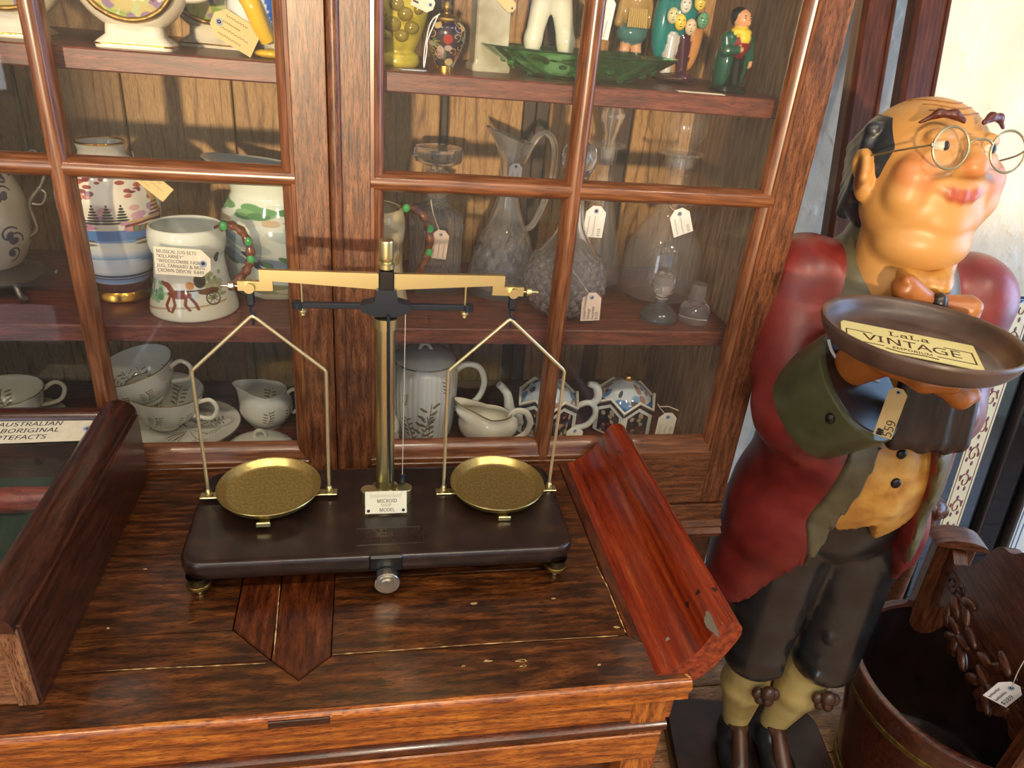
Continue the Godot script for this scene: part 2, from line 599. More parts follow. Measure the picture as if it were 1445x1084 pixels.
func room() -> void:
	var plaster := mat(Color.WHITE, 0.8)
	plaster.albedo_texture = noise(40, 0.01, 512, ramp([[0.0, 206, 198, 178], [0.5, 222, 214, 194], [1.0, 232, 226, 208]]), 5)
	plaster.uv1_triplanar = true
	plaster.uv1_scale = Vector3(1.2, 1.2, 1.2)
	plaster.heightmap_enabled = true
	plaster.heightmap_texture = noise(41, 0.02, 512, ramp([[0.0, 0, 0, 0], [0.62, 160, 160, 160], [0.72, 255, 255, 255], [1.0, 255, 255, 255]]), 5)
	plaster.heightmap_scale = 0.25
	M.plaster = plaster
	var X := 2.6
	var Z := 3.4
	var H := 2.5
	var wb := MB.new()
	wb.box(Vector3(-X, 0, -0.5), Vector3(X, H, -0.38), 0.0)
	struct_of(obj("wall_back", wb, plaster), "cream painted plaster wall behind the cabinet")
	var wl := MB.new()
	wl.box(Vector3(-X - 0.12, 0, -0.5), Vector3(-X, H, Z + 0.12), 0.0)
	struct_of(obj("wall_left", wl, plaster))
	var wr := MB.new()      # opening: z -0.2 .. 1.3, y 0.45 .. 1.95
	wr.box(Vector3(X, 0, -0.5), Vector3(X + 0.12, 0.45, Z + 0.12), 0.0)
	wr.box(Vector3(X, 1.95, -0.5), Vector3(X + 0.12, H, Z + 0.12), 0.0)
	wr.box(Vector3(X, 0.45, -0.5), Vector3(X + 0.12, 1.95, -0.2), 0.0)
	wr.box(Vector3(X, 0.45, 1.3), Vector3(X + 0.12, 1.95, Z + 0.12), 0.0)
	struct_of(obj("wall_right", wr, plaster))
	var wf := MB.new()      # shop window x -0.92 .. 0.95, y 0.96 .. 2.2; opening added for the area light, x -2.5 .. -1.7, y 0.5 .. 2.2
	wf.box(Vector3(-0.92, 0, Z), Vector3(X, 0.96, Z + 0.12), 0.0)
	wf.box(Vector3(-X, 0, Z), Vector3(-0.92, 0.5, Z + 0.12), 0.0)
	wf.box(Vector3(-X, 2.2, Z), Vector3(X, H, Z + 0.12), 0.0)
	wf.box(Vector3(-X, 0.5, Z), Vector3(-2.5, 2.2, Z + 0.12), 0.0)
	wf.box(Vector3(-1.7, 0.5, Z), Vector3(-0.92, 2.2, Z + 0.12), 0.0)
	wf.box(Vector3(0.95, 0.96, Z), Vector3(X, 2.2, Z + 0.12), 0.0)
	struct_of(obj("wall_front", wf, plaster))
	var wc := MB.new()
	wc.box(Vector3(-X, H, -0.5), Vector3(X, H + 0.1, Z + 0.12), 0.0)
	struct_of(obj("ceiling", wc, mat(Color8(216, 212, 202), 0.9)))
	# floor boards along x
	var fl := Node3D.new()
	fl.name = "floor"
	add_child(fl)
	struct_of(fl, "worn pine floorboards")
	var sub := MB.new()
	sub.box(Vector3(-X, -0.08, -0.5), Vector3(X, -0.022, Z), 0.0)
	obj("underfloor", sub, M.dark, fl)
	var z0 := on_y(1170, 952.5, 0.0).z
	var w := 0.157
	var k := -3
	while z0 + (k + 1) * w < Z + 0.15:
		var zc := z0 + (k + 0.5) * w
		if zc > -0.45:
			board("floorboard", fl, Vector3(-X, -0.011, zc), Vector3(X, -0.011, zc), Vector3(0, 0, 1), w - 0.003, 0.022, M.floor, 0.001)
		k += 1
	# ceiling downlights behind the camera; row nearest the front wall added to brighten it
	for p in [Vector3(-0.9, H, 1.3), Vector3(0.1, H, 1.3), Vector3(1.1, H, 1.3), Vector3(-0.4, H, 2.2), Vector3(0.6, H, 2.2), Vector3(-1.1, H, 2.95), Vector3(0.1, H, 2.95), Vector3(1.3, H, 2.95)]:
		var t := thing("ceiling_downlight", "round recessed downlight in the shop ceiling", "ceiling light", p, 0.0, "ceiling downlights")
		var rim := MB.new()
		rim.lathe([Vector2(0.045, -0.004), Vector2(0.06, -0.006), Vector2(0.064, 0.0)], 24)
		obj("trim_ring", rim, M.whitecard, t)
		var em := mat(Color8(255, 236, 205), 0.5)
		em.emission_enabled = true
		em.emission = Color8(255, 240, 216)
		em.emission_energy_multiplier = 14.0
		var d := MB.new()
		d.lathe([Vector2(0.0, -0.003), Vector2(0.045, -0.003), Vector2(0.045, 0.0)], 24)
		obj("lamp_disc", d, em, t)
		var l := SpotLight3D.new()
		l.name = "downlight"
		t.add_child(l)
		l.position = Vector3(0, -0.02, 0)
		l.rotation.x = -PI / 2
		l.spot_angle = 68.0
		l.spot_angle_attenuation = 0.6
		l.spot_range = 8.0
		l.spot_attenuation = 2.0
		l.light_color = Color(1.0, 0.94, 0.84)
		l.light_energy = 1.1
		l.light_size = 0.05
		l.shadow_enabled = true
	# two dark leaning timber posts against the wall
	var tp := [[1213.0, 1257.0, "dark brown timber post leaning on the wall beside the cabinet"], [1286.5, 1333.6, "dark glossy timber post leaning on the wall behind the statue head"]]
	for q in tp:
		var a := on_z(q[0], 0, -0.33)
		var b := on_z(q[1], 0, -0.33)
		var top := (a + b) * 0.5
		var dn := Vector3(0, -1.0, 0.222).normalized()
		var foot := top + dn * (top.y / -dn.y)
		var head := top - dn * 0.3
		var t := thing("timber_post", q[2], "post", Vector3.ZERO)
		var wd := b.x - a.x
		board("shaft", t, foot, head, Vector3(1, 0, 0), wd, 0.03, M.postwood, 0.006)
		board("edge_bead", t, foot + Vector3(wd * 0.42, 0.002, 0.016), head + Vector3(wd * 0.42, 0, 0.016), Vector3(1, 0, 0), 0.006, 0.006, M.postwood, 0.002)

# ------------------------------------------------------------------ the glazed cabinet
func cabinet() -> void:
	var c := thing("display_cabinet", "tall glazed wooden display cabinet with small panes, full of china and glass", "cabinet")
	var zb := -0.285
	var x0 := -0.56
	var x1 := 0.471
	var yb := T - 0.11
	var ytop := T + 1.0
	# carcass
	board("side_panel", c, Vector3(x1 - 0.0115, 0.0, (zb - 0.02) * 0.5), Vector3(x1 - 0.0115, ytop, (zb - 0.02) * 0.5), Vector3(0, 0, 1), -zb - 0.022, 0.022, M.side)
	board("side_panel", c, Vector3(x0 + 0.0115, 0.0, (zb - 0.02) * 0.5), Vector3(x0 + 0.0115, ytop, (zb - 0.02) * 0.5), Vector3(0, 0, 1), -zb - 0.022, 0.022, M.side)
	board("top_board", c, Vector3(x0 - 0.01, ytop + 0.01, -0.14), Vector3(x1 + 0.01, ytop + 0.01, -0.14), Vector3(0, 0, 1), 0.33, 0.024, M.cab)
	var hs := [T - 0.03, T + 0.165, T + 0.437, T + 0.70]
	for i in 4:
		var th := 0.0195 if i > 0 else 0.022
		board("shelf", c, Vector3(x0 + 0.024, hs[i] - th * 0.5, (zb - 0.03) * 0.5), Vector3(x1 - 0.024, hs[i] - th * 0.5, (zb - 0.03) * 0.5), Vector3(0, 0, 1), -zb - 0.03, th, M.shelf, 0.0015)
	# lower cupboard, plinth moulding
	board("base_rail", c, Vector3(x0, T - 0.089, -0.012), Vector3(x1, T - 0.089, -0.012), Vector3(0, 1, 0), 0.026, 0.03, M.cab)
	var pm := PackedVector2Array([Vector2(-0.012, -0.02), Vector2(-0.012, 0.012), Vector2(-0.004, 0.016), Vector2(0.002, 0.010), Vector2(0.006, 0.012), Vector2(0.012, 0.006), Vector2(0.012, -0.02)])
	moulding("waist_moulding", c, Vector3(x0, T - 0.112, 0.0), Vector3(x1, T - 0.112, 0.0), Vector3(0, 1, 0), pm, M.cab)
	board("lower_front", c, Vector3(x0, (T - 0.124) * 0.5, -0.02), Vector3(x1, (T - 0.124) * 0.5, -0.02), Vector3(0, 1, 0), T - 0.126, 0.03, M.mahog)
	# back boards
	var bp := Node3D.new()
	bp.name = "back_panel"
	c.add_child(bp)
	var cuts := [-0.54, -0.42, -0.302, -0.173, -0.06, 0.0, 0.090, 0.101, 0.202, 0.238, 0.335, 0.359, 0.449]
	for i in cuts.size() - 1:
		var a: float = cuts[i]
		var b: float = cuts[i + 1]
		var narrow := b - a < 0.05 and a > 0.05
		var m: Material = M.stained if narrow else (M.pine if i % 2 == 0 else M.pine_b)
		var zz := zb - (0.004 if narrow else 0.0)
		if a > 0.19 and narrow and b - a > 0.03:
			var mid := (a + b) * 0.5
			board("plank", bp, Vector3((a + mid) * 0.5, yb, zz), Vector3((a + mid) * 0.5, ytop, zz), Vector3(-1, 0, 0), mid - a - 0.0015, 0.01, m, 0.001)
			board("plank", bp, Vector3((b + mid) * 0.5, yb, zz), Vector3((b + mid) * 0.5, ytop, zz), Vector3(-1, 0, 0), b - mid - 0.0015, 0.01, m, 0.001)
		else:
			board("plank", bp, Vector3((a + b) * 0.5, yb, zz), Vector3((a + b) * 0.5, ytop, zz), Vector3(-1, 0, 0), b - a - 0.0018, 0.01, m, 0.0015)
	board("back_lining", bp, Vector3(x0 + 0.03, (yb + ytop) * 0.5, zb - 0.013), Vector3(x1 - 0.03, (yb + ytop) * 0.5, zb - 0.013), Vector3(0, 1, 0), ytop - yb, 0.006, M.stained)
	# doors
	door(c, -0.552, -0.0415, -0.0743, [-0.5215, -0.0743], [-0.286])
	door(c, -0.0395, 0.471, 0.0, [-0.0015, 0.4376], [0.210])
	# rounded astragal covering the meeting stiles
	var as_ := PackedVector2Array()
	for i in 9:
		var a2 := PI * i / 8
		as_.append(Vector2(-cos(a2) * 0.0062, sin(a2) * 0.006))
	moulding("astragal", c, Vector3(-0.0345, T - 0.074, -0.0005), Vector3(-0.0345, T + 0.97, -0.0005), Vector3(-1, 0, 0), as_, M.cab)

func door(c: Node3D, xa: float, xb: float, _xm: float, inner: Array, munt: Array) -> void:
	var d := Node3D.new()
	d.name = "door"
	c.add_child(d, true)
	var y0 := T - 0.074
	var y1 := T + 0.97
	var zc := -0.0095
	var ia: float = inner[0]
	var ib: float = inner[1]
	board("stile", d, Vector3((xa + ia) * 0.5, y0, zc), Vector3((xa + ia) * 0.5, y1, zc), Vector3(-1, 0, 0), ia - xa, 0.019, M.cab, 0.0008)
	board("stile", d, Vector3((xb + ib) * 0.5, y0, zc), Vector3((xb + ib) * 0.5, y1, zc), Vector3(-1, 0, 0), xb - ib, 0.019, M.cab, 0.0008)
	board("rail", d, Vector3(ia, (y0 + T) * 0.5, zc), Vector3(ib, (y0 + T) * 0.5, zc), Vector3(0, 1, 0), T - y0, 0.019, M.cab, 0.0008)
	board("rail", d, Vector3(ia, y1 - 0.03, zc), Vector3(ib, y1 - 0.03, zc), Vector3(0, 1, 0), 0.06, 0.019, M.cab, 0.0008)
	# glazing beads: a stepped ovolo from the frame down to the glass
	var bead := PackedVector2Array([Vector2(0, -0.016), Vector2(0, -0.0015), Vector2(0.0035, -0.0012), Vector2(0.0045, -0.0032), Vector2(0.0085, -0.0044), Vector2(0.0115, -0.0068), Vector2(0.013, -0.0105), Vector2(0.0135, -0.016)])
	var inv := PackedVector2Array()
	for q in bead:
		inv.append(Vector2(-q.x, q.y))
	var top := y1 - 0.06
	moulding("glazing_bead", d, Vector3(ia, T, 0), Vector3(ia, top, 0), Vector3(-1, 0, 0), inv, M.bead)
	moulding("glazing_bead", d, Vector3(ib, T, 0), Vector3(ib, top, 0), Vector3(-1, 0, 0), bead, M.bead)
	var brail := PackedVector2Array([Vector2(0, -0.016), Vector2(0, -0.001), Vector2(0.006, -0.0006), Vector2(0.009, -0.003), Vector2(0.016, -0.004), Vector2(0.022, -0.008), Vector2(0.025, -0.0125), Vector2(0.026, -0.016)])
	moulding("glazing_bead", d, Vector3(ia, T, 0), Vector3(ib, T, 0), Vector3(0, 1, 0), brail, M.bead)
	moulding("glazing_bead", d, Vector3(ia, top, 0), Vector3(ib, top, 0), Vector3(0, 1, 0), inv, M.bead)
	var mp := PackedVector2Array([Vector2(-0.0105, -0.016), Vector2(-0.0100, -0.0105), Vector2(-0.0082, -0.0066), Vector2(-0.0064, -0.0022), Vector2(-0.0045, -0.0006), Vector2(0, 0), Vector2(0.0045, -0.0006), Vector2(0.0064, -0.0022), Vector2(0.0082, -0.0066), Vector2(0.0100, -0.0105), Vector2(0.0105, -0.016)])
	var vx: float = munt[0]
	moulding("muntin", d, Vector3(vx, T, 0), Vector3(vx, top, 0), Vector3(-1, 0, 0), mp, M.bead)
	var ys := [T, T + 0.3345, T + 0.645, top]
	for k in [1, 2]:
		moulding("muntin", d, Vector3(ia, ys[k], -0.0004), Vector3(ib, ys[k], -0.0004), Vector3(0, 1, 0), mp, M.bead)
	var xs := [ia, vx, ib]
	for k in 3:
		for i in 2:
			var pn := MB.new()
			pn.box(Vector3(xs[i] + 0.002, ys[k] + 0.002, -0.0155), Vector3(xs[i + 1] - 0.002, ys[k + 1] - 0.002, -0.0135), 0.0)
			obj("glass_pane", flat_pane(xs[i] + 0.002, xs[i + 1] - 0.002, ys[k] + 0.002, ys[k + 1] - 0.002, -0.0145), M.pane, d)

func flat_pane(xa: float, xb: float, ya: float, yb: float, z: float) -> MB:
	var m := MB.new()
	m.flat([Vector3(xa, ya, z), Vector3(xb, ya, z), Vector3(xb, yb, z), Vector3(xa, yb, z)], Vector3(0, 0, 1))
	return m

# ------------------------------------------------------------------ the coffer
func plank_poly(parent: Node3D, pts: Array, m: Material, th := 0.022, along_z := false, gap := 0.0006, y := T, called := "plank") -> void:
	# pts: (x, z) outline of a board of the top; grain along x, or along z
	var p := PackedVector2Array(pts)
	if Geometry2D.is_polygon_clockwise(p):
		p.reverse()
	var off := Geometry2D.offset_polygon(p, -gap)
	var inn := Geometry2D.offset_polygon(p, -gap - 0.0008)
	if off.is_empty() or inn.is_empty():
		return
	var o := Vector3(rng.randf_range(-3, 3), rng.randf_range(-3, 3), rng.randf_range(-3, 3))
	var mb := MB.new()
	mb.extrude(off[0], -th, -0.0007, 1)
	mb.extrude(inn[0], -0.0008, 0.0, 1)
	var b := Basis.IDENTITY
	if along_z:
		b = Basis(Vector3.UP, PI / 2)
	mb.xf(Transform3D(b.inverse(), o))
	var dy := rng.randf_range(-0.0003, 0.0002)
	obj(called, mb, m, parent, Vector3(0, y + dy, 0) - b * o, b)

func coffer() -> void:
	var c := thing("wooden_coffer", "worn lacquered wooden coffer with plank top and upturned flange end", "coffer")
	var xl := -0.62
	var xr := 0.2285
	var zf := 0.343
	var z1 := 0.048
	var z2 := 0.148
	var z3 := 0.2525
	var z4 := 0.2895
	var top := Node3D.new()
	top.name = "top_panel"
	c.add_child(top)
	# boards of the left half
	plank_poly(top, [Vector2(xl, 0.006), Vector2(-0.122, 0.006), Vector2(-0.122, z1), Vector2(xl, z1)], M.chest)
	plank_poly(top, [Vector2(xl, z1), Vector2(-0.122, z1), Vector2(-0.122, z2), Vector2(xl, z2)], M.chest)
	plank_poly(top, [Vector2(xl, z2), Vector2(-0.122, z2), Vector2(-0.1205, z3), Vector2(xl, z3)], M.chest)
	plank_poly(top, [Vector2(xl, z3), Vector2(-0.1205, z3), Vector2(-0.0845, z4), Vector2(xl, z4)], M.chest)
	# tongue of two boards with a point
	plank_poly(top, [Vector2(-0.122, 0.006), Vector2(-0.0865, 0.006), Vector2(-0.0845, z4), Vector2(-0.1205, z3)], M.chest_red, 0.022, true)
	plank_poly(top, [Vector2(-0.0865, 0.006), Vector2(-0.0375, 0.006), Vector2(-0.0355, z4), Vector2(-0.06, 0.3125), Vector2(-0.0845, z4)], M.chest_red, 0.022, true)
	# boards of the other half
	plank_poly(top, [Vector2(-0.0375, 0.006), Vector2(xr, 0.006), Vector2(xr, 0.108), Vector2(-0.037, 0.108)], M.chest)
	plank_poly(top, [Vector2(-0.037, 0.108), Vector2(xr, 0.108), Vector2(xr, 0.196), Vector2(-0.0365, 0.196)], M.chest)
	plank_poly(top, [Vector2(-0.0365, 0.196), Vector2(xr, 0.196), Vector2(xr, z4), Vector2(-0.0355, z4)], M.chest)
	# front board with the notch for the point
	plank_poly(top, [Vector2(xl, z4), Vector2(-0.0845, z4), Vector2(-0.06, 0.3125), Vector2(-0.0355, z4), Vector2(xr, z4), Vector2(xr + 0.014, 0.301), Vector2(xr + 0.042, zf), Vector2(xl, zf)], M.chest)
	# end board under the flange
	plank_poly(top, [Vector2(xr, 0.006), Vector2(0.272, 0.006), Vector2(0.272, zf), Vector2(xr + 0.042, zf), Vector2(xr + 0.014, 0.301), Vector2(xr, z4)], M.chest_red, 0.022, true, 0.0006)
	# rounded front edge, frieze, ledge and the framed front
	var e := PackedVector2Array([Vector2(0.0, -0.02), Vector2(0.0, 0.0005), Vector2(-0.002, 0.003), Vector2(-0.006, 0.0046), Vector2(-0.011, 0.004), Vector2(-0.0145, 0.001), Vector2(-0.016, 0.0005), Vector2(-0.022, 0.0025), Vector2(-0.024, 0.0), Vector2(-0.024, -0.02)])
	moulding("edge_moulding", c, Vector3(xl, T - 0.0006, zf), Vector3(0.2705, T - 0.0006, zf), Vector3(0, 1, 0), e, M.chest_edge)
	board("frieze", c, Vector3(xl, T - 0.039, zf - 0.014), Vector3(0.262, T - 0.039, zf - 0.014), Vector3(0, 1, 0), 0.03, 0.02, M.chest_edge)
	var e2 := PackedVector2Array([Vector2(0.004, -0.02), Vector2(0.004, 0.0), Vector2(0.001, 0.004), Vector2(-0.004, 0.0045), Vector2(-0.008, 0.0), Vector2(-0.011, -0.003), Vector2(-0.011, -0.02)])
	moulding("ledge_moulding", c, Vector3(xl, T - 0.058, zf - 0.003), Vector3(0.258, T - 0.058, zf - 0.003), Vector3(0, 1, 0), e2, M.chest_red)
	board("front_rail", c, Vector3(xl, T - 0.087, zf - 0.013), Vector3(0.256, T - 0.087, zf - 0.013), Vector3(0, 1, 0), 0.035, 0.024, M.chest_edge)
	board("corner_post", c, Vector3(0.2405, 0.0, zf - 0.018), Vector3(0.2405, T - 0.026, zf - 0.018), Vector3(-1, 0, 0), 0.033, 0.032, M.chest_edge)
	board("front_panel", c, Vector3(xl, (T - 0.105) * 0.5 + 0.03, zf - 0.03), Vector3(0.236, (T - 0.105) * 0.5 + 0.03, zf - 0.03), Vector3(0, 1, 0), T - 0.16, 0.014, M.chest_red)
	board("panel_bead", c, Vector3(xl, T - 0.112, zf - 0.018), Vector3(0.224, T - 0.112, zf - 0.018), Vector3(0, 1, 0), 0.008, 0.012, M.chest_red, 0.003)
	board("side_board", c, Vector3(0.246, (T - 0.03) * 0.5, 0.022), Vector3(0.246, (T - 0.03) * 0.5, zf - 0.03), Vector3(0, 1, 0), T - 0.032, 0.018, M.chest_red)
	board("side_cleat", c, Vector3(0.256, T - 0.034, 0.02), Vector3(0.256, T - 0.034, zf - 0.012), Vector3(0, 1, 0), 0.02, 0.01, M.chest_edge)
	# dark plug let into the front edge
	var a := on_z(378, 1020, zf + 0.0035)
	var b := on_z(466, 1013, zf + 0.0035)
	board("inlaid_plug", c, Vector3(a.x, T - 0.0075, zf + 0.0036), Vector3(b.x, T - 0.0075, zf + 0.0036), Vector3(0, 1, 0), 0.0075, 0.003, M.mahog, 0.0004)
	# pale chips where the lacquer is worn through: thin flakes of bare wood
	var bare := mat(Color8(206, 172, 116), 0.7)
	for k in [[738, 936, 13, 15], [686, 934, 9, 4], [655, 940, 4, 2], [205, 803, 3, 2], [152, 886, 3, 2], [870, 885, 6, 2], [846, 938, 4, 2], [668, 852, 9, 1], [780, 845, 5, 1]]:
		var p := on_y(k[0], k[1], T)
		var cm := MB.new()
		for i in (7 if k[2] > 10 else 2):
			var w: float = k[2] * 0.0007 * rng.randf_range(0.3, 1.0)
			var d: float = k[3] * 0.0008
			var o := Vector2(p.x + rng.randf_range(-0.3, 0.3) * w, p.z + (rng.randf() - 0.5) * d)
			var pl := PackedVector2Array()
			for q in 7:
				var an := TAU * q / 7
				pl.append(o + Vector2(cos(an) * w * rng.randf_range(0.5, 0.8), sin(an) * 0.0008 * rng.randf_range(0.6, 1.2)))
			cm.extrude(pl, T - 0.0002, T + 0.0003, 1)
		obj("worn_chip", cm, bare, c)
	for sm in [[[470, 924], [560, 918], [640, 912], [760, 904], [882, 897]], [[842, 800], [856, 826], [872, 866], [884, 896]], [[395, 826], [392, 860], [386, 930]], [[150, 947], [230, 943], [300, 940], [381, 936]]]:
		# lacquer chipped away along a joint: one ragged strip of bare wood
		var rows := []
		for i in sm.size() - 1:
			for q in 12:
				var f := q / 12.0
				var pa := on_y(lerpf(sm[i][0], sm[i + 1][0], f), lerpf(sm[i][1], sm[i + 1][1], f), T)
				var pc := on_y(sm[i + 1][0], sm[i + 1][1], T)
				var wd := 0.0001 + 0.0007 * pow(rng.randf(), 3.0)
				var sd := Vector3.UP.cross(pc - pa).normalized() * wd
				rows.append([pa + sd + Vector3(0, 0.00025, 0), pa - sd + Vector3(0, 0.00025, 0)])
		var wm := MB.new()
		wm.surf(rows, false)
		for k in wm.n.size():
			wm.n[k] = Vector3.UP
		obj("worn_seam", wm, bare, c)
	# the upturned flange: an ogee section swept from back to front
	var sec := spline([Vector2(0.2395, 0.0004), Vector2(0.252, 0.006), Vector2(0.266, 0.0175), Vector2(0.275, 0.029), Vector2(0.2815, 0.044), Vector2(0.2885, 0.0545), Vector2(0.298, 0.0575), Vector2(0.3065, 0.0525), Vector2(0.309, 0.044), Vector2(0.3065, 0.034), Vector2(0.297, 0.014), Vector2(0.285, -0.0035), Vector2(0.272, -0.0125), Vector2(0.262, -0.0135)], 4)
	var s2 := PackedVector2Array(sec)
	s2.append(Vector2(0.2395, -0.0005))
	var fm := MB.new()
	fm.extrude(s2, 0.008, zf - 0.006, 2, true)
	var fb := Basis(Vector3.UP, PI / 2)
	var fo := Vector3(0.7, 0.3, 1.9)
	fm.xf(Transform3D(fb.inverse(), fo))
	var fl := obj("upturned_flange", fm, M.flange, c, Vector3(0, T, 0) - fb * fo, fb)
	fl.set_meta("label", "glossy red-brown upturned flange")
	# grey filler patch and knots on the flange
	var kn := mat(Color8(54, 20, 14), 0.35)
	var fill := mat(Color8(128, 118, 104), 0.7)
	for k in [[1003, 880, 0.26, 0.0045, 0.022, true], [985, 836, 0.22, 0.003, 0.004, false], [1008, 832, 0.21, 0.0025, 0.005, false], [970, 853, 0.23, 0.0025, 0.006, false], [873, 638, 0.03, 0.0026, 0.0036, false], [942, 902, 0.28, 0.002, 0.003, true]]:
		var hit := flange_hit(k[0], k[1], sec)
		var md := MB.new()
		var tx: Vector3 = hit[1]
		var nn: Vector3 = hit[2]
		var rows := []
		for j in 4:
			var row := []
			for i in 15:
				var an := TAU * i / 14
				var rr := float(j) / 3.0 * (1.0 + 0.22 * sin(an * 3.0 + k[0]) + 0.1 * sin(an * 7.0))
				row.append(hit[0] + tx * cos(an) * k[3] * rr + Vector3(0, 0, 1) * sin(an) * k[4] * rr * 0.6 + nn * 0.0006 * (1.0 - j / 3.0 * 0.9))
			rows.append(row)
		md.surf(rows, true)
		for i in md.n.size():
			md.n[i] = nn
		obj("filler_patch" if k[5] else "knot", md, fill if k[5] else kn, fl)
		var last := fl.get_child(fl.get_child_count() - 1) as Node3D
		last.transform = fl.transform.affine_inverse()

func flange_hit(px: float, py: float, sec: Array) -> Array:
	# first point of the swept section that the ray through a photo pixel meets
	var best := 1e9
	var out := [Vector3.ZERO, Vector3.RIGHT, Vector3.UP]
	var r := ray(px, py)
	for i in 32:
		var a: Vector2 = sec[i]
		var b: Vector2 = sec[i + 1]
		var nn := Vector3(-(b - a).y, (b - a).x, 0).normalized()
		var den := r.dot(nn)
		if absf(den) < 1e-6:
			continue
		var t := (Vector3(a.x, T + a.y, 0) - EYE).dot(nn) / den
		var p := EYE + r * t
		var s := (Vector2(p.x, p.y - T) - a).dot(b - a) / (b - a).length_squared()
		if s >= 0.0 and s <= 1.0 and t > 0 and t < best and den < 0:
			best = t
			out = [p, Vector3((b - a).x, (b - a).y, 0).normalized(), nn]
	return out

# ------------------------------------------------------------------ the balance
func cyl(mb: MB, a: Vector3, b: Vector3, r: float, seg := 18) -> void:
	mb.tube([a, b], r, seg)
func knurled(mb: MB, a: Vector3, b: Vector3, r: float, teeth := 36) -> void:
	var x := (b - a).normalized()
	var u := x.cross(Vector3.UP if absf(x.y) < 0.9 else Vector3.RIGHT).normalized()
	var w := x.cross(u)
	var ra := []
	for k in teeth * 2:
		var th := TAU * k / (teeth * 2)
		ra.append((u * cos(th) + w * sin(th)) * (r if k % 2 == 0 else r * 0.965))
	var rings := []
	for q in [[0.0, 0.93], [0.1, 1.0], [0.9, 1.0], [1.0, 0.93]]:
		var ring := []
		for p in ra:
			ring.append(a.lerp(b, q[0]) + p * q[1])
		rings.append(ring)
	mb.loft(rings)
func balance() -> void:
	var t := thing("beam_balance", "brass beam balance with two hanging pans on a dark base", "balance", Vector3(0.0117, T, 0.139))
	# everything below is measured from the middle of the base, on the coffer top
	var zp := 0.1162 - 0.139      # plane of the pillar and the pans
	var xc := 0.0117
	var base := MB.new()
	var rings := []
	for q in [[0.0195, 0.358, 0.138, 0.018], [0.0215, 0.364, 0.145, 0.02], [0.030, 0.3668, 0.148, 0.021], [0.0355, 0.3665, 0.148, 0.021], [0.0385, 0.364, 0.1455, 0.0205], [0.0398, 0.360, 0.1415, 0.0195], [0.04, 0.352, 0.134, 0.017]]:
		rings.append(rrect(q[1], q[2], q[3], q[0], 7))
	base.loft(rings)
	obj("base", base, M.bakelite, t)
	var by := 0.04
	# notch with the release knob
	var kb := MB.new()
	kb.box(Vector3(-0.016, 0.022, 0.07), Vector3(0.016, 0.0402, 0.0752), 0.002)
	obj("knob_seat", kb, M.blackpaint, t)
	var ky := 0.0165
	var kn := MB.new()
	knurled(kn, Vector3(0.001, ky, 0.0755), Vector3(0.001, ky, 0.0855), 0.0125, 40)
	cyl(kn, Vector3(0.001, ky, 0.085), Vector3(0.001, ky, 0.0868), 0.0095, 28)
	cyl(kn, Vector3(0.001, ky, 0.086), Vector3(0.001, ky, 0.0885), 0.0062, 24)
	cyl(kn, Vector3(0.001, ky, 0.06), Vector3(0.001, ky, 0.077), 0.004, 12)
	obj("release_knob", kn, M.steel, t)
	# levelling feet
	for p in [Vector3(-0.168, 0, 0.0735), Vector3(0.167, 0, 0.068), Vector3(0.0, 0, -0.062)]:
		var ft := MB.new()
		p.z = minf(p.z, 0.066)
		ft.lathe([Vector2(0.0, 0.0), Vector2(0.0026, 0.0), Vector2(0.0028, 0.009), Vector2(0.0028, 0.011)], 12, 1, 1, p)
		obj("foot_screw", ft, M.brass, t)
		var fk := MB.new()
		knurled(fk, p + Vector3(0, 0.0095, 0), p + Vector3(0, 0.0135, 0), 0.0108, 34)
		obj("levelling_nut", fk, M.brass_old, t)
		var fs := MB.new()
		fs.lathe([Vector2(0.0075, 0.0132), Vector2(0.008, 0.02), Vector2(0.0105, 0.0225)], 16, 1, 1, p)
		obj("foot_socket", fs, M.blackpaint, t)
	# pillar
	var px := 0.0122 - xc
	var pil := MB.new()
	pil.lathe([Vector2(0.0, by), Vector2(0.0165, by), Vector2(0.0165, by + 0.006), Vector2(0.0145, by + 0.009), Vector2(0.0108, by + 0.010), Vector2(0.0092, by + 0.012), Vector2(0.0088, 0.228), Vector2(0.0088, 0.229), Vector2(0.0112, 0.2292), Vector2(0.0112, 0.2395), Vector2(0.0095, 0.2405), Vector2(0.0, 0.2405)], 36, 1, 1, Vector3(px, 0, zp))
	obj("pillar", pil, M.brass, t)
	var ptr := MB.new()
	ptr.tube([Vector3(px + 0.0018, 0.245, zp + 0.0105), Vector3(px + 0.003, 0.15, zp + 0.0112), Vector3(px + 0.005, 0.062, zp + 0.0118)], [0.0016, 0.0013, 0.0008], 8)
	obj("pointer", ptr, M.blued, t)
	# brass screws at the foot of the pillar
	for q in [[-0.0165, 0.014], [0.019, 0.012]]:
		var sc := MB.new()
		knurled(sc, Vector3(px + q[0], by, zp + q[1]), Vector3(px + q[0], by + 0.0145, zp + q[1]), 0.0078, 30)
		knurled(sc, Vector3(px + q[0], by + 0.012, zp + q[1]), Vector3(px + q[0], by + 0.017, zp + q[1]), 0.0082, 30)
		obj("clamp_screw", sc, M.brass, t)
	# scale plate
	var pl := Node3D.new()
	pl.name = "scale_plate"
	t.add_child(pl)
	pl.position = Vector3(px + 0.0005, by + 0.0022, 0.1477 - 0.139 + 0.004)
	pl.rotation.x = -0.42
	var pm := MB.new()
	pm.box(Vector3(-0.0205, 0, -0.001), Vector3(0.0205, 0.0225, 0.0008), 0.0004)
	obj("plate", pm, M.plate, pl)
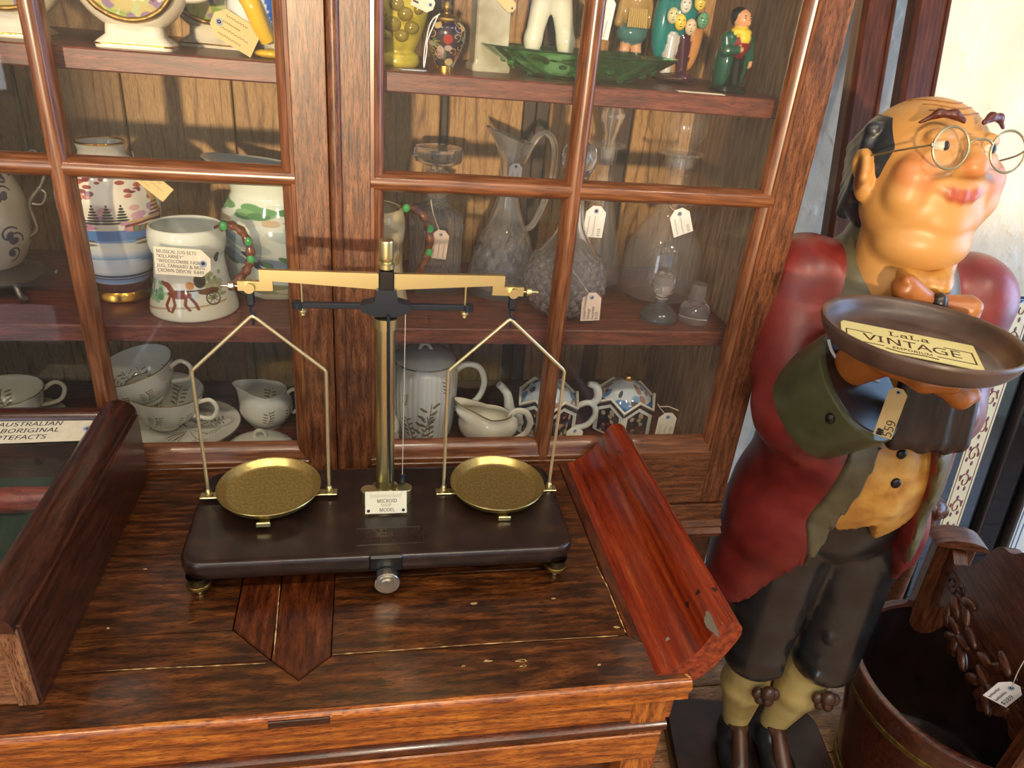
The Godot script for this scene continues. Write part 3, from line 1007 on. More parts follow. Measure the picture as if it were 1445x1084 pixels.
	for q in [["MICROID", 0.0048, 0.0116], ["MODEL", 0.0046, 0.0026]]:
		obj("lettering", line_text(q[0], q[1]), M.ink, pl, Vector3(0.001, q[2] + 0.0012, 0.0009))
	obj("lettering", line_text("SHOP", 0.004), mat(Color8(150, 142, 120), 0.6), pl, Vector3(0.0, 0.0086, 0.0009))
	var gr := MB.new()
	for i in 21:
		var xx := -0.015 + i * 0.0015
		gr.box(Vector3(xx - 0.00012, 0.0165, 0.0007), Vector3(xx + 0.00012, 0.0215 if i % 5 == 0 else 0.0195, 0.001), 0.0)
	obj("graduations", gr, mat(Color8(120, 112, 90), 0.6), pl)
	for s in [-1.0, 1.0]:
		var rv := MB.new()
		rv.ball(Vector3(s * 0.0172, 0.0032, 0.0008), Vector3(0.0016, 0.0016, 0.0008), 10, 6)
		obj("rivet", rv, M.blackpaint, pl)
	# cross arm (blued) and beam
	var arm := MB.new()
	var xl := -0.0686 - xc
	var xr := 0.0904 - xc
	arm.box(Vector3(xl, 0.2475, zp - 0.003), Vector3(px - 0.012, 0.2525, zp + 0.003), 0.0006)
	arm.box(Vector3(px + 0.012, 0.2475, zp - 0.003), Vector3(xr, 0.2525, zp + 0.003), 0.0006)
	arm.extrude(PackedVector2Array([Vector2(px - 0.022, 0.2475), Vector2(px - 0.01, 0.2425), Vector2(px + 0.01, 0.2425), Vector2(px + 0.022, 0.2475), Vector2(px + 0.022, 0.2535), Vector2(px + 0.0105, 0.2565), Vector2(px + 0.0085, 0.268), Vector2(px - 0.0085, 0.268), Vector2(px - 0.0105, 0.2565), Vector2(px - 0.022, 0.2535)]), zp - 0.006, zp + 0.0085, 2)
	for x in [xl + 0.003, xr - 0.003]:
		arm.tube([Vector3(x, 0.2472, zp), Vector3(x, 0.2528, zp)], 0.0052, 16)
	obj("support_arm", arm, M.blued, t)
	for x in [xl + 0.007, xr - 0.006]:
		var s := MB.new()
		cyl(s, Vector3(x, 0.242, zp), Vector3(x, 0.274, zp), 0.0011, 8)
		knurled(s, Vector3(x, 0.2425, zp), Vector3(x, 0.2455, zp), 0.0038, 18)
		s.ball(Vector3(x, 0.2405, zp), Vector3(0.002, 0.002, 0.002), 10, 6)
		obj("stop_screw", s, M.brass, t)
	var bl := -0.1154 - xc
	var br := 0.1416 - xc
	for sd in [-1.0, 1.0]:
		var bm := MB.new()
		var xi: float = px + sd * 0.0065
		var xo := -0.0966 - xc if sd < 0 else 0.1200 - xc
		var xt: float = xo + sd * 0.0185
		bm.extrude(PackedVector2Array([Vector2(xi, 0.2815), Vector2(xo, 0.2822), Vector2(xo, 0.2715), Vector2(xt, 0.2715), Vector2(xt, 0.2628), Vector2(xo - sd * 0.011, 0.2632), Vector2(xo - sd * 0.011, 0.2722), Vector2(xi, 0.2665)]), zp - 0.0022, zp + 0.0022, 2)
		obj("beam_arm", bm, M.brass, t)
		var xk: float = xo + sd * 0.0085
		var ks := MB.new()
		ks.tube([Vector3(xk, 0.2665, zp - 0.006), Vector3(xk, 0.2665, zp + 0.007)], 0.0046, 18)
		obj("knife_boss", ks, M.brass, t)
		var aj := MB.new()
		cyl(aj, Vector3(xt, 0.2665, zp), Vector3(xt + sd * 0.013, 0.2665, zp), 0.0009, 8)
		knurled(aj, Vector3(xt + sd * 0.003, 0.2665, zp), Vector3(xt + sd * 0.0075, 0.2665, zp), 0.0042, 18)
		aj.ball(Vector3(xt + sd * 0.0135, 0.2665, zp), Vector3(0.0015, 0.0015, 0.0015), 8, 6)
		obj("adjusting_screw", aj, M.steel if sd < 0 else M.brass, t)
		# stirrup hook
		var hk := MB.new()
		hk.box(Vector3(xk - 0.0028, 0.249, zp - 0.0035), Vector3(xk + 0.0028, 0.264, zp - 0.0022), 0.0004)
		hk.box(Vector3(xk - 0.0028, 0.249, zp + 0.0024), Vector3(xk + 0.0028, 0.264, zp + 0.0037), 0.0004)
		hk.box(Vector3(xk - 0.0026, 0.2485, zp - 0.0035), Vector3(xk + 0.0026, 0.2505, zp + 0.0037), 0.0004)
		var hp := [Vector3(xk, 0.2505, zp), Vector3(xk - 0.001, 0.244, zp), Vector3(xk + 0.0025, 0.239, zp), Vector3(xk + 0.001, 0.2345, zp), Vector3(xk, 0.230, zp)]
		hk.tube(spline(hp, 4), 0.0011, 8)
		obj("stirrup_hook", hk, M.blued, t)
		# wire hanger
		var pc := -0.1024 - xc if sd < 0 else 0.1303 - xc
		var hw := 0.0583 if sd < 0 else 0.0572
		var yb := 0.0455 if sd < 0 else 0.0418
		var ap := 0.2382
		var wr := MB.new()
		var wl := pc - hw
		var wr2 := pc + hw
		wr.tube([Vector3(wl, yb, zp), Vector3(wl - 0.001, 0.183, zp), Vector3(wl + 0.0015, 0.1862, zp), Vector3(xk - 0.002, ap - 0.001, zp), Vector3(xk, ap, zp), Vector3(xk + 0.002, ap - 0.001, zp), Vector3(wr2 - 0.0015, 0.1862, zp), Vector3(wr2 + 0.001, 0.183, zp), Vector3(wr2, yb, zp)], 0.0017, 8)
		obj("hanger_wire", wr, M.brass_wire, t)
		# pan with rim and carrying strip
		var pr := 0.0505 if sd < 0 else 0.0503
		var pn := MB.new()
		var at := Vector3(pc, yb + 0.0015, zp)
		pn.lathe([Vector2(0.0, -0.001), Vector2(pr - 0.010, -0.0008), Vector2(pr - 0.005, 0.001), Vector2(pr - 0.0015, 0.0058), Vector2(pr, 0.0085), Vector2(pr - 0.0004, 0.0093), Vector2(pr - 0.0022, 0.0085), Vector2(pr - 0.006, 0.0028), Vector2(pr - 0.010, 0.0006), Vector2(0.0, 0.0004)], 56, 1, 1, at)
		obj("pan", pn, M.brass_pan, t)
		var cs := MB.new()
		cs.box(Vector3(pc - hw - 0.008, yb - 0.0014, zp - 0.005), Vector3(pc + hw + 0.008, yb, zp + 0.005), 0.0005)
		cs.box(Vector3(pc - 0.005, yb - 0.0014, zp - 0.03), Vector3(pc + 0.005, yb, zp + pr + 0.002), 0.0005)
		cs.box(Vector3(pc - 0.0065, yb - 0.001, zp + pr + 0.0005), Vector3(pc + 0.0065, yb + 0.004, zp + pr + 0.0028), 0.0006)
		obj("pan_carrier", cs, M.brass, t)
		for xx in [wl, wr2]:
			var nt := MB.new()
			nt.lathe([Vector2(0.0, yb), Vector2(0.0042, yb), Vector2(0.0042, yb + 0.0022), Vector2(0.0022, yb + 0.003), Vector2(0.0032, yb + 0.0055), Vector2(0.002, yb + 0.0075), Vector2(0.0, yb + 0.0078)], 14, 1, 1, Vector3(xx, 0, zp))
			obj("wire_nut", nt, M.brass, t)
	# head of the beam: black saddle and gold bob nut
	var sd2 := MB.new()
	sd2.box(Vector3(px - 0.0068, 0.262, zp - 0.0065), Vector3(px + 0.0068, 0.2845, zp + 0.0072), 0.0012)
	obj("beam_saddle", sd2, M.blackpaint, t)
	var nb := MB.new()
	nb.lathe([Vector2(0.0, 0.2845), Vector2(0.005, 0.2845), Vector2(0.0072, 0.2865), Vector2(0.0072, 0.2905), Vector2(0.0052, 0.292), Vector2(0.0062, 0.2935), Vector2(0.0066, 0.297), Vector2(0.0066, 0.3105), Vector2(0.006, 0.3118), Vector2(0.0, 0.3118)], 26, 1, 1, Vector3(px, 0, zp))
	obj("gravity_bob", nb, M.brass, t)
	# plumb line
	var pb := MB.new()
	var qx := 0.0297 - xc
	cyl(pb, Vector3(qx, 0.066, zp + 0.004), Vector3(qx, 0.247, zp + 0.004), 0.0004, 6)
	obj("plumb_line", pb, M.string, t)
	var bob := MB.new()
	bob.lathe([Vector2(0.0, 0.0525), Vector2(0.0014, 0.0535), Vector2(0.0016, 0.0575), Vector2(0.0032, 0.0585), Vector2(0.0034, 0.0665), Vector2(0.0, 0.0675)], 14, 1, 1, Vector3(qx, 0, zp + 0.004))
	obj("plumb_bob", bob, M.blued, t)
	# maker's name cast into the base
	var nm := Node3D.new()
	nm.name = "cast_maker_name"
	t.add_child(nm)
	nm.position = Vector3(0.003, by, 0.045)
	nm.rotation.x = -PI / 2
	var fr := MB.new()
	for q in [[Vector3(-0.03, -0.0125, 0), Vector3(0.033, -0.0115, 0)], [Vector3(-0.03, 0.0125, 0), Vector3(0.031, 0.0125, 0)], [Vector3(0.0332, -0.0118, 0), Vector3(0.0332, 0.011, 0)], [Vector3(-0.0302, -0.0125, 0), Vector3(-0.0302, 0.0125, 0)]]:
		fr.tube([q[0], q[1]], 0.0004, 6)
	obj("border", fr, M.bakelite, nm)
	for q in [["GRIFFIN & GEORGE LIMITED", 0.0052, 0.0088, "Droid Sans"], ["LONDON   G&G   BIRMINGHAM", 0.0042, 0.003, "Droid Sans"], ["MANUFACTURERS OF SCIENTIFIC INSTRUMENTS", 0.0028, -0.0032, "Droid Sans"], ["MADE IN GREAT BRITAIN", 0.0028, -0.0078, "Droid Sans"]]:
		obj("lettering", line_text(q[0], q[1], q[3], 0.0008), M.bakelite, nm, Vector3(0.001, q[2], 0.0002))

# ------------------------------------------------------------------ the display case with artefacts
func display_case() -> void:
	var c := thing("display_case", "dark wooden table display case with rounded frame and glass lid", "display case")
	var xr := -0.2475
	var xl := -0.62
	var z0 := 0.014
	var z1 := 0.3165
	var H := 0.080
	board("side_wall", c, Vector3(xr - 0.006, T + H * 0.5 + 0.0005, z0), Vector3(xr - 0.006, T + H * 0.5 + 0.0005, z1), Vector3(0, 1, 0), H, 0.012, M.mahog, 0.0006)
	board("side_wall", c, Vector3(xl + 0.006, T + H * 0.5 + 0.0005, z0), Vector3(xl + 0.006, T + H * 0.5 + 0.0005, z1), Vector3(0, 1, 0), H, 0.012, M.mahog, 0.0006)
	board("back_wall", c, Vector3(xl + 0.012, T + H * 0.5 + 0.0005, z0 + 0.006), Vector3(xr - 0.012, T + H * 0.5 + 0.0005, z0 + 0.006), Vector3(0, 1, 0), H, 0.012, M.mahog, 0.0006)
	board("front_wall", c, Vector3(xl + 0.012, T + H * 0.5 - 0.001, z1 - 0.006), Vector3(xr - 0.0125, T + H * 0.5 - 0.001, z1 - 0.006), Vector3(0, 1, 0), H - 0.004, 0.011, M.boxfront, 0.0006)
	board("corner_upright", c, Vector3(xr - 0.0095, T + 0.001, z1 - 0.0025), Vector3(xr - 0.0095, T + H - 0.002, z1 - 0.0025), Vector3(-1, 0, 0), 0.014, 0.009, M.boxfront, 0.0008)
	board("floor_board", c, Vector3(xl + 0.012, T + 0.005, (z0 + z1) * 0.5), Vector3(xr - 0.012, T + 0.005, (z0 + z1) * 0.5), Vector3(0, 0, 1), z1 - z0 - 0.03, 0.006, M.mahog)
	var felt := mat(Color.WHITE, 0.95)
	felt.albedo_texture = noise(44, 0.08, 256, ramp([[0.0, 14, 34, 24], [1.0, 30, 62, 44]]), 4)
	felt.uv1_triplanar = true
	felt.uv1_scale = Vector3(10, 10, 10)
	var ft := MB.new()
	ft.box(Vector3(xl + 0.013, T + 0.0082, z0 + 0.013), Vector3(xr - 0.013, T + 0.012, z1 - 0.013), 0.0005)
	obj("felt_lining", ft, felt, c)
	# rounded lid frame
	var pr := PackedVector2Array()
	for i in 13:
		var a := PI * i / 12
		pr.append(Vector2(-cos(a) * 0.0175, sin(a) * 0.0145))
	pr.append(Vector2(0.0175, -0.003))
	pr.append(Vector2(-0.0175, -0.003))
	var yt := T + H + 0.0005
	var pr2 := PackedVector2Array()
	for q in pr:
		pr2.append(Vector2(q.x * 0.62, q.y * 0.8))
	var fx := xr - 0.0205
	moulding("lid_frame", c, Vector3(fx, yt, z1 + 0.004), Vector3(fx, yt, z0 - 0.006), Vector3(-1, 0, 0), pr, M.mahog)
	moulding("lid_frame", c, Vector3(xl + 0.02, yt, z0 - 0.006), Vector3(xl + 0.02, yt, z1 + 0.004), Vector3(1, 0, 0), pr, M.mahog)
	moulding("lid_frame", c, Vector3(fx + 0.002, yt, z0 + 0.006), Vector3(xl + 0.02, yt, z0 + 0.006), Vector3(0, 0, 1), pr2, M.mahog)
	moulding("lid_frame", c, Vector3(xl + 0.02, yt, z1 - 0.014), Vector3(fx + 0.0, yt, z1 - 0.014), Vector3(0, 0, -1), pr, M.mahog)
	var gl := MB.new()
	gl.flat([Vector3(xl + 0.03, yt + 0.001, z0 + 0.02), Vector3(fx - 0.01, yt + 0.001, z0 + 0.02), Vector3(fx - 0.01, yt + 0.001, z1 - 0.02), Vector3(xl + 0.03, yt + 0.001, z1 - 0.02)], Vector3.UP)
	obj("glass_lid", gl, M.pane, c)
	# artefacts on the felt
	var red := wood(45, [[0.0, 84, 26, 20], [0.5, 128, 50, 40], [1.0, 150, 76, 60]], 2.0, 14.0, 0.45)
	var band := mat(Color8(206, 202, 196), 0.7)
	var cl := thing("carved_club", "red-brown carved wooden club with a white painted band in the glass case", "artefact", on_y(90, 706, T + 0.026) - Vector3(0.092, 0, 0), 0.06)
	var cm := MB.new()
	var path := []
	var rad := []
	for q in [[-0.10, 0.006], [-0.07, 0.010], [0.0, 0.0125], [0.05, 0.0135], [0.085, 0.0115], [0.092, 0.006]]:
		path.append(Vector3(q[0], 0, 0))
		rad.append(q[1])
	cm.tube(path, rad, 18)
	obj("shaft", cm, red, cl)
	for x in [0.012, 0.0]:
		var bm := MB.new()
		bm.tube([Vector3(x, 0, 0), Vector3(x + 0.007, 0, 0)], 0.0136, 18)
		obj("painted_band", bm, band, cl)
	var bo := thing("small_boomerang", "small dark boomerang lying on green felt in the glass case", "artefact", Vector3(-0.345, T + 0.0125, 0.245), 0.3)
	var bmm := MB.new()
	var o2 := []
	var i2 := []
	for i in 13:
		var a := lerpf(0.5, PI - 0.5, i / 12.0)
		o2.append(Vector2(cos(a) * 0.085, -sin(a) * 0.06))
		i2.append(Vector2(cos(a) * 0.065, -sin(a) * 0.042))
	i2.reverse()
	var pp := PackedVector2Array(o2 + i2)
	bmm.extrude(pp, 0.0, 0.006, 1)
	obj("blade", bmm, red, bo)
	# big label tag under the glass, on the lid
	var tg := card_tag("paper_label", "large white paper label for artefacts, lettered in black, on the glass lid", on_y(143, 602, yt + 0.0025) - Vector3(0.0495, 0, -0.006), Basis(Vector3.RIGHT, -PI / 2).rotated(Vector3.UP, 0.04), 0.101, 0.045, ["AUSTRALIAN", "ABORIGINAL", "ARTEFACTS"], 0.0104, M.paper, "")
	tg.scale = Vector3.ONE

func card_tag(called: String, label: String, at: Vector3, b: Basis, w: float, h: float, lines: Array, size: float, m: Material, group := "", eyelet := true, hole_side := 1.0) -> Node3D:
	# a card with two clipped corners and an eyelet at one end; local x along the card, y up the card, z out of it
	var t := Node3D.new()
	t.name = numbered(called)
	add_child(t)
	t.transform = Transform3D(b, at)
	tag(t, label, "label", group)
	var c := minf(w, h) * 0.3
	var s := hole_side
	var mb := MB.new()
	mb.extrude(PackedVector2Array([Vector2(-s * w / 2, -h / 2), Vector2(s * (w / 2 - c), -h / 2), Vector2(s * w / 2, -h / 2 + c), Vector2(s * w / 2, h / 2 - c), Vector2(s * (w / 2 - c), h / 2), Vector2(-s * w / 2, h / 2)]), -0.0002, 0.0002, 2)
	obj("card", mb, m, t)
	if eyelet:
		var e := MB.new()
		var er := minf(w, h) * 0.13
		e.tube(arc(Vector3(s * (w / 2 - er * 1.9), 0, 0.0002), er * 0.75, 0, TAU * 15 / 16, 15, Vector3.RIGHT, Vector3.UP), er * 0.22, 6, false, true)
		obj("eyelet", e, mat(Color8(150, 170, 210), 0.5), t)
		var hm := MB.new()
		hm.tube([Vector3(s * (w / 2 - er * 1.9), 0, -0.0003), Vector3(s * (w / 2 - er * 1.9), 0, 0.0004)], er * 0.5, 14)
		obj("hole", hm, M.dark, t)
	for i in lines.size():
		if lines[i] == "":
			continue
		var y := h * (0.5 - (i + 0.5) / lines.size()) * 0.86
		if lines[i].begins_with("~"):      # a line of handwriting too small to read: a wavering pen stroke
			var sq := MB.new()
			var pts := []
			var n := 26
			var x0 := -w / 2 + (h * 0.07 if s > 0 else h * 0.35)
			for q in n:
				pts.append(Vector3(x0 + float(q) / n * w * 0.13 * lines[i].length(), y + size * 0.32 * sin(q * 2.1 + i * 1.7) * (0.5 + 0.5 * absf(sin(q * 0.73 + i))), 0.0003))
			sq.tube(pts, size * 0.05, 4)
			obj("handwriting", sq, M.ink, t)
			continue
		var tm := line_text(lines[i], size)
		tm.horizontal_alignment = HORIZONTAL_ALIGNMENT_LEFT
		obj("lettering", tm, M.ink, t, Vector3(-w / 2 + h * 0.07 if s > 0 else -w / 2 + h * 0.35, y, 0.0003))
	return t

# ------------------------------------------------------------------ painted decoration (flat print on glaze)
func canvas(w: int, h: int, c: Color) -> Image:
	var im := Image.create(w, h, false, Image.FORMAT_RGB8)
	im.fill(c)
	return im
func dab(im: Image, cx: float, cy: float, rx: float, ry: float, c: Color, rot := 0.0, a := 1.0) -> void:
	var R := int(ceil(maxf(rx, ry))) + 1
	var cs := cos(rot)
	var sn := sin(rot)
	for y in range(maxi(0, int(cy) - R), mini(im.get_height(), int(cy) + R + 1)):
		for x in range(maxi(0, int(cx) - R), mini(im.get_width(), int(cx) + R + 1)):
			var dx := x - cx
			var dy := y - cy
			var p := (dx * cs + dy * sn) / rx
			var q := (dy * cs - dx * sn) / ry
			var d := p * p + q * q
			if d < 1.0:
				im.set_pixel(x, y, im.get_pixel(x, y).lerp(c, a * minf(1.0, (1.0 - d) * 4.0)))
func stroke(im: Image, pts: Array, w: float, c: Color) -> void:
	for i in pts.size() - 1:
		var a: Vector2 = pts[i]
		var b: Vector2 = pts[i + 1]
		var n := int(a.distance_to(b) / maxf(w * 0.5, 0.5)) + 1
		for k in n + 1:
			var p := a.lerp(b, float(k) / n)
			dab(im, p.x, p.y, w, w, c)
func scatter(im: Image, r: RandomNumberGenerator, n: int, x0: float, y0: float, x1: float, y1: float, s: float, cols: Array) -> void:
	for i in n:
		dab(im, r.randf_range(x0, x1), r.randf_range(y0, y1), s * r.randf_range(0.5, 1.3), s * r.randf_range(0.5, 1.3), cols[r.randi() % cols.size()], 0.0, 0.85)
func sprig(im: Image, r: RandomNumberGenerator, x: float, y: float, h: float, c: Color) -> void:
	var top := Vector2(x + r.randf_range(-0.25, 0.25) * h, y - h)
	stroke(im, [Vector2(x, y), Vector2((x + top.x) * 0.5 + h * 0.06, y - h * 0.5), top], 1.3, c)
	for i in 9:
		var t := (i + 1) / 10.0
		var p := Vector2(x, y).lerp(top, t)
		var s := -1.0 if i % 2 else 1.0
		dab(im, p.x + s * h * 0.11, p.y - h * 0.04, h * 0.10, h * 0.035, c, -s * 0.7)
func glaze(im: Image, rough := 0.1) -> StandardMaterial3D:
	var m := mat(Color.WHITE, rough)
	m.albedo_texture = ImageTexture.create_from_image(im)
	return m
func prof(a: Array) -> Array:
	var out := []
	for i in range(0, a.size(), 2):
		out.append(Vector2(a[i], a[i + 1]))
	return out
func hollow(outer: Array, th: float, floor_y: float) -> Array:   # outer profile, then back down the inside
	var s: Array = spline(outer, 5)
	var out := [Vector2(0.0, s[0].y)]
	out += s
	var inner := []
	for p in s:
		if p.y > floor_y:
			inner.append(Vector2(maxf(p.x - th, 0.001), p.y))
	inner.reverse()
	out.append(s[-1] + Vector2(-th * 0.5, th * 0.35))
	out += inner
	out.append(Vector2(inner[-1].x * 0.7, floor_y))
	out.append(Vector2(0.0, floor_y))
	return out

# ------------------------------------------------------------------ smooth blobs: capsules and ellipsoids joined with a smooth minimum, meshed as surface nets
func blob(prims: Array, cell: float, k: float, cuts := [], blend := 0.0) -> MB:
	var lo := Vector3.ONE * 1e9
	var hi := Vector3.ONE * -1e9
	for p in prims:
		var m: float
		if p[0] == "c":
			m = maxf(p[3], p[4])
			lo = lo.min(p[1] - Vector3.ONE * m).min(p[2] - Vector3.ONE * m)
			hi = hi.max(p[1] + Vector3.ONE * m).max(p[2] + Vector3.ONE * m)
		else:
			m = maxf(p[2].x, maxf(p[2].y, p[2].z))
			lo = lo.min(p[1] - Vector3.ONE * m)
			hi = hi.max(p[1] + Vector3.ONE * m)
	lo -= Vector3.ONE * (cell * 3 + k * 0.3)
	hi += Vector3.ONE * (cell * 3 + k * 0.3)
	var nx := int((hi.x - lo.x) / cell) + 2
	var ny := int((hi.y - lo.y) / cell) + 2
	var nz := int((hi.z - lo.z) / cell) + 2
	var g := PackedFloat32Array()
	g.resize(nx * ny * nz)
	g.fill(1.0)
	var id := PackedInt32Array()
	id.resize(nx * ny * nz)
	var nd := PackedFloat32Array()
	nd.resize(nx * ny * nz)
	nd.fill(1.0)
	var sxy := nx * ny
	for pi in prims.size():
		var p: Array = prims[pi]
		var cap: bool = p[0] == "c"
		var a: Vector3 = p[1]
		var mg := cell * 2.0 + k
		var blo: Vector3
		var bhi: Vector3
		var ba := Vector3.ZERO
		var inv := 0.0
		var ra := 0.0
		var rb := 0.0
		var rr := Vector3.ONE
		var col_n: int = pi
		var rot := Basis.IDENTITY
		if cap:
			ba = p[2] - a
			inv = 1.0 / maxf(ba.length_squared(), 1e-9)
			ra = p[3]
			rb = p[4]
			var m := maxf(ra, rb) + mg
			blo = a.min(p[2]) - Vector3.ONE * m
			bhi = a.max(p[2]) + Vector3.ONE * m
		else:
			rr = p[2]
			if p.size() > 4:
				rot = (p[4] as Basis).inverse()
			var m2 := maxf(rr.x, maxf(rr.y, rr.z)) + mg
			blo = a - Vector3.ONE * m2
			bhi = a + Vector3.ONE * m2
		var i0 := maxi(0, int((blo.x - lo.x) / cell))
		var i1 := mini(nx - 1, int((bhi.x - lo.x) / cell) + 1)
		var j0 := maxi(0, int((blo.y - lo.y) / cell))
		var j1 := mini(ny - 1, int((bhi.y - lo.y) / cell) + 1)
		var k0 := maxi(0, int((blo.z - lo.z) / cell))
		var k1 := mini(nz - 1, int((bhi.z - lo.z) / cell) + 1)
		var irr := Vector3.ONE / rr
		var irr2 := irr * irr
		for kk in range(k0, k1 + 1):
			for jj in range(j0, j1 + 1):
				var at := kk * sxy + jj * nx
				var q := Vector3(lo.x + i0 * cell, lo.y + jj * cell, lo.z + kk * cell) - a
				for ii in range(i0, i1 + 1):
					var d: float
					if cap:
						var h := clampf(q.dot(ba) * inv, 0.0, 1.0)
						d = (q - ba * h).length() - ra - (rb - ra) * h
					else:
						var w := rot * q
						var l0 := (w * irr).length()
						var l1 := (w * irr2).length()
						d = l0 * (l0 - 1.0) / maxf(l1, 1e-6)
					q.x += cell
					var o := at + ii
					if d < nd[o]:
						nd[o] = d
						id[o] = col_n
					var e := g[o]
					var hh := k - absf(e - d)
					if hh > 0.0:
						g[o] = minf(e, d) - hh * hh / (4.0 * k)
					elif d < e:
						g[o] = d
	for cutf in cuts:
		for kk in nz:
			for jj in ny:
				for ii in nx:
					var o := kk * sxy + jj * nx + ii
					if g[o] < cell * 3.0:
						g[o] = maxf(g[o], cutf.call(lo + Vector3(ii, jj, kk) * cell))
	var mb := MB.new()
	var vi := PackedInt32Array()
	vi.resize(nx * ny * nz)
	vi.fill(-1)
	for kk in nz - 1:
		for jj in ny - 1:
			for ii in nx - 1:
				var o := kk * sxy + jj * nx + ii
				var s := 0
				var v0 := g[o]
				var v1 := g[o + 1]
				var v2 := g[o + nx]
				var v3 := g[o + nx + 1]
				var v4 := g[o + sxy]
				var v5 := g[o + sxy + 1]
				var v6 := g[o + sxy + nx]
				var v7 := g[o + sxy + nx + 1]
				s = int(v0 < 0) + int(v1 < 0) + int(v2 < 0) + int(v3 < 0) + int(v4 < 0) + int(v5 < 0) + int(v6 < 0) + int(v7 < 0)
				if s == 0 or s == 8:
					continue
				var sum := Vector3.ZERO
				var n := 0
				if (v0 < 0) != (v1 < 0): sum += Vector3(v0 / (v0 - v1), 0, 0); n += 1
				if (v2 < 0) != (v3 < 0): sum += Vector3(v2 / (v2 - v3), 1, 0); n += 1
				if (v4 < 0) != (v5 < 0): sum += Vector3(v4 / (v4 - v5), 0, 1); n += 1
				if (v6 < 0) != (v7 < 0): sum += Vector3(v6 / (v6 - v7), 1, 1); n += 1
				if (v0 < 0) != (v2 < 0): sum += Vector3(0, v0 / (v0 - v2), 0); n += 1
				if (v1 < 0) != (v3 < 0): sum += Vector3(1, v1 / (v1 - v3), 0); n += 1
				if (v4 < 0) != (v6 < 0): sum += Vector3(0, v4 / (v4 - v6), 1); n += 1
				if (v5 < 0) != (v7 < 0): sum += Vector3(1, v5 / (v5 - v7), 1); n += 1
				if (v0 < 0) != (v4 < 0): sum += Vector3(0, 0, v0 / (v0 - v4)); n += 1
				if (v1 < 0) != (v5 < 0): sum += Vector3(1, 0, v1 / (v1 - v5)); n += 1
				if (v2 < 0) != (v6 < 0): sum += Vector3(0, 1, v2 / (v2 - v6)); n += 1
				if (v3 < 0) != (v7 < 0): sum += Vector3(1, 1, v3 / (v3 - v7)); n += 1
				var f := sum / n
				var grad := Vector3(v1 + v3 + v5 + v7 - v0 - v2 - v4 - v6, v2 + v3 + v6 + v7 - v0 - v1 - v4 - v5, v4 + v5 + v6 + v7 - v0 - v1 - v2 - v3).normalized()
				var co := o + (1 if f.x > 0.5 else 0) + (nx if f.y > 0.5 else 0) + (sxy if f.z > 0.5 else 0)
				var pr: Array = prims[id[co]]
				var cc: Color = pr[5] if pr[0] == "c" else pr[3]
				var wp := lo + (Vector3(ii, jj, kk) + f) * cell
				if blend > 0.0:
					cc = blended(prims, wp, blend)
				vi[o] = mb.add(wp, grad, Vector2.ZERO, cc)
	for kk in range(1, nz - 1):
		for jj in range(1, ny - 1):
			for ii in range(1, nx - 1):
				var o := kk * sxy + jj * nx + ii
				var ins := g[o] < 0
				if ins != (g[o + 1] < 0):
					net_quad(mb, vi[o], vi[o - nx], vi[o - nx - sxy], vi[o - sxy])
				if ins != (g[o + nx] < 0):
					net_quad(mb, vi[o], vi[o - 1], vi[o - 1 - sxy], vi[o - sxy])
				if ins != (g[o + sxy] < 0):
					net_quad(mb, vi[o], vi[o - 1], vi[o - 1 - nx], vi[o - nx])
	return mb
func blended(prims: Array, p: Vector3, s: float) -> Color:   # paint that runs softly from one shape to the next
	var sum := Color(0, 0, 0)
	var w := 0.0
	for q in prims:
		var d: float
		if q[0] == "c":
			var ba: Vector3 = q[2] - q[1]
			var h := clampf((p - q[1]).dot(ba) / maxf(ba.length_squared(), 1e-9), 0.0, 1.0)
			d = (p - q[1] - ba * h).length() - lerpf(q[3], q[4], h)
		else:
			var a: Vector3 = (p - q[1]) / q[2]
			var l0 := a.length()
			d = l0 * (l0 - 1.0) / maxf((a / q[2]).length(), 1e-6)
		var c: Color = q[5] if q[0] == "c" else q[3]
		if d > s * 6.0:
			continue
		var e := exp(-d / s)
		sum += c * e
		w += e
	sum = sum / maxf(w, 1e-9)
	sum.a = 1.0
	return sum
func net_quad(mb: MB, a: int, b: int, c: int, d: int) -> void:
	if a < 0 or b < 0 or c < 0 or d < 0:
		return
	mb.tri(a, b, c)
	mb.tri(a, c, d)
func painted_blob(rough := 0.12) -> StandardMaterial3D:
	var m := mat(Color.WHITE, rough)
	m.vertex_color_use_as_albedo = true
	return m
func lin(r: int, g: int, b: int) -> Color:      # sRGB numbers to a linear vertex colour
	return Color8(r, g, b).srgb_to_linear()
func B(x: float, y: float, z: float) -> Vector3:
	return Vector3(x, y, z)

# ------------------------------------------------------------------ tags on strings
func price_tag(label: String, px: float, py: float, z: float, w: float, h: float, rot: float, lines: Array, size: float, m: Material, to := Vector3.ZERO, hole := 1.0, yaw := 0.0, pitch := 0.0) -> Node3D:
	var at := on_z(px, py, z)
	var b := Basis(Vector3.UP, yaw) * Basis(Vector3.RIGHT, pitch) * Basis(Vector3.BACK, deg_to_rad(rot))
	var t := card_tag("price_tag", label, at, b, w, h, lines, size, m, "", true, hole)
	if to != Vector3.ZERO:
		var er := minf(w, h) * 0.13
		var hole_at := Vector3(hole * (w / 2 - er * 1.9), 0, 0.0006)
		var end := t.transform.affine_inverse() * to
		var s := MB.new()
		s.tube(spline([hole_at, hole_at.lerp(end, 0.5) + Vector3(0.002, 0.003, 0.001), end], 6), 0.0006, 6)
		obj("string", s, M.string, t)
	return t

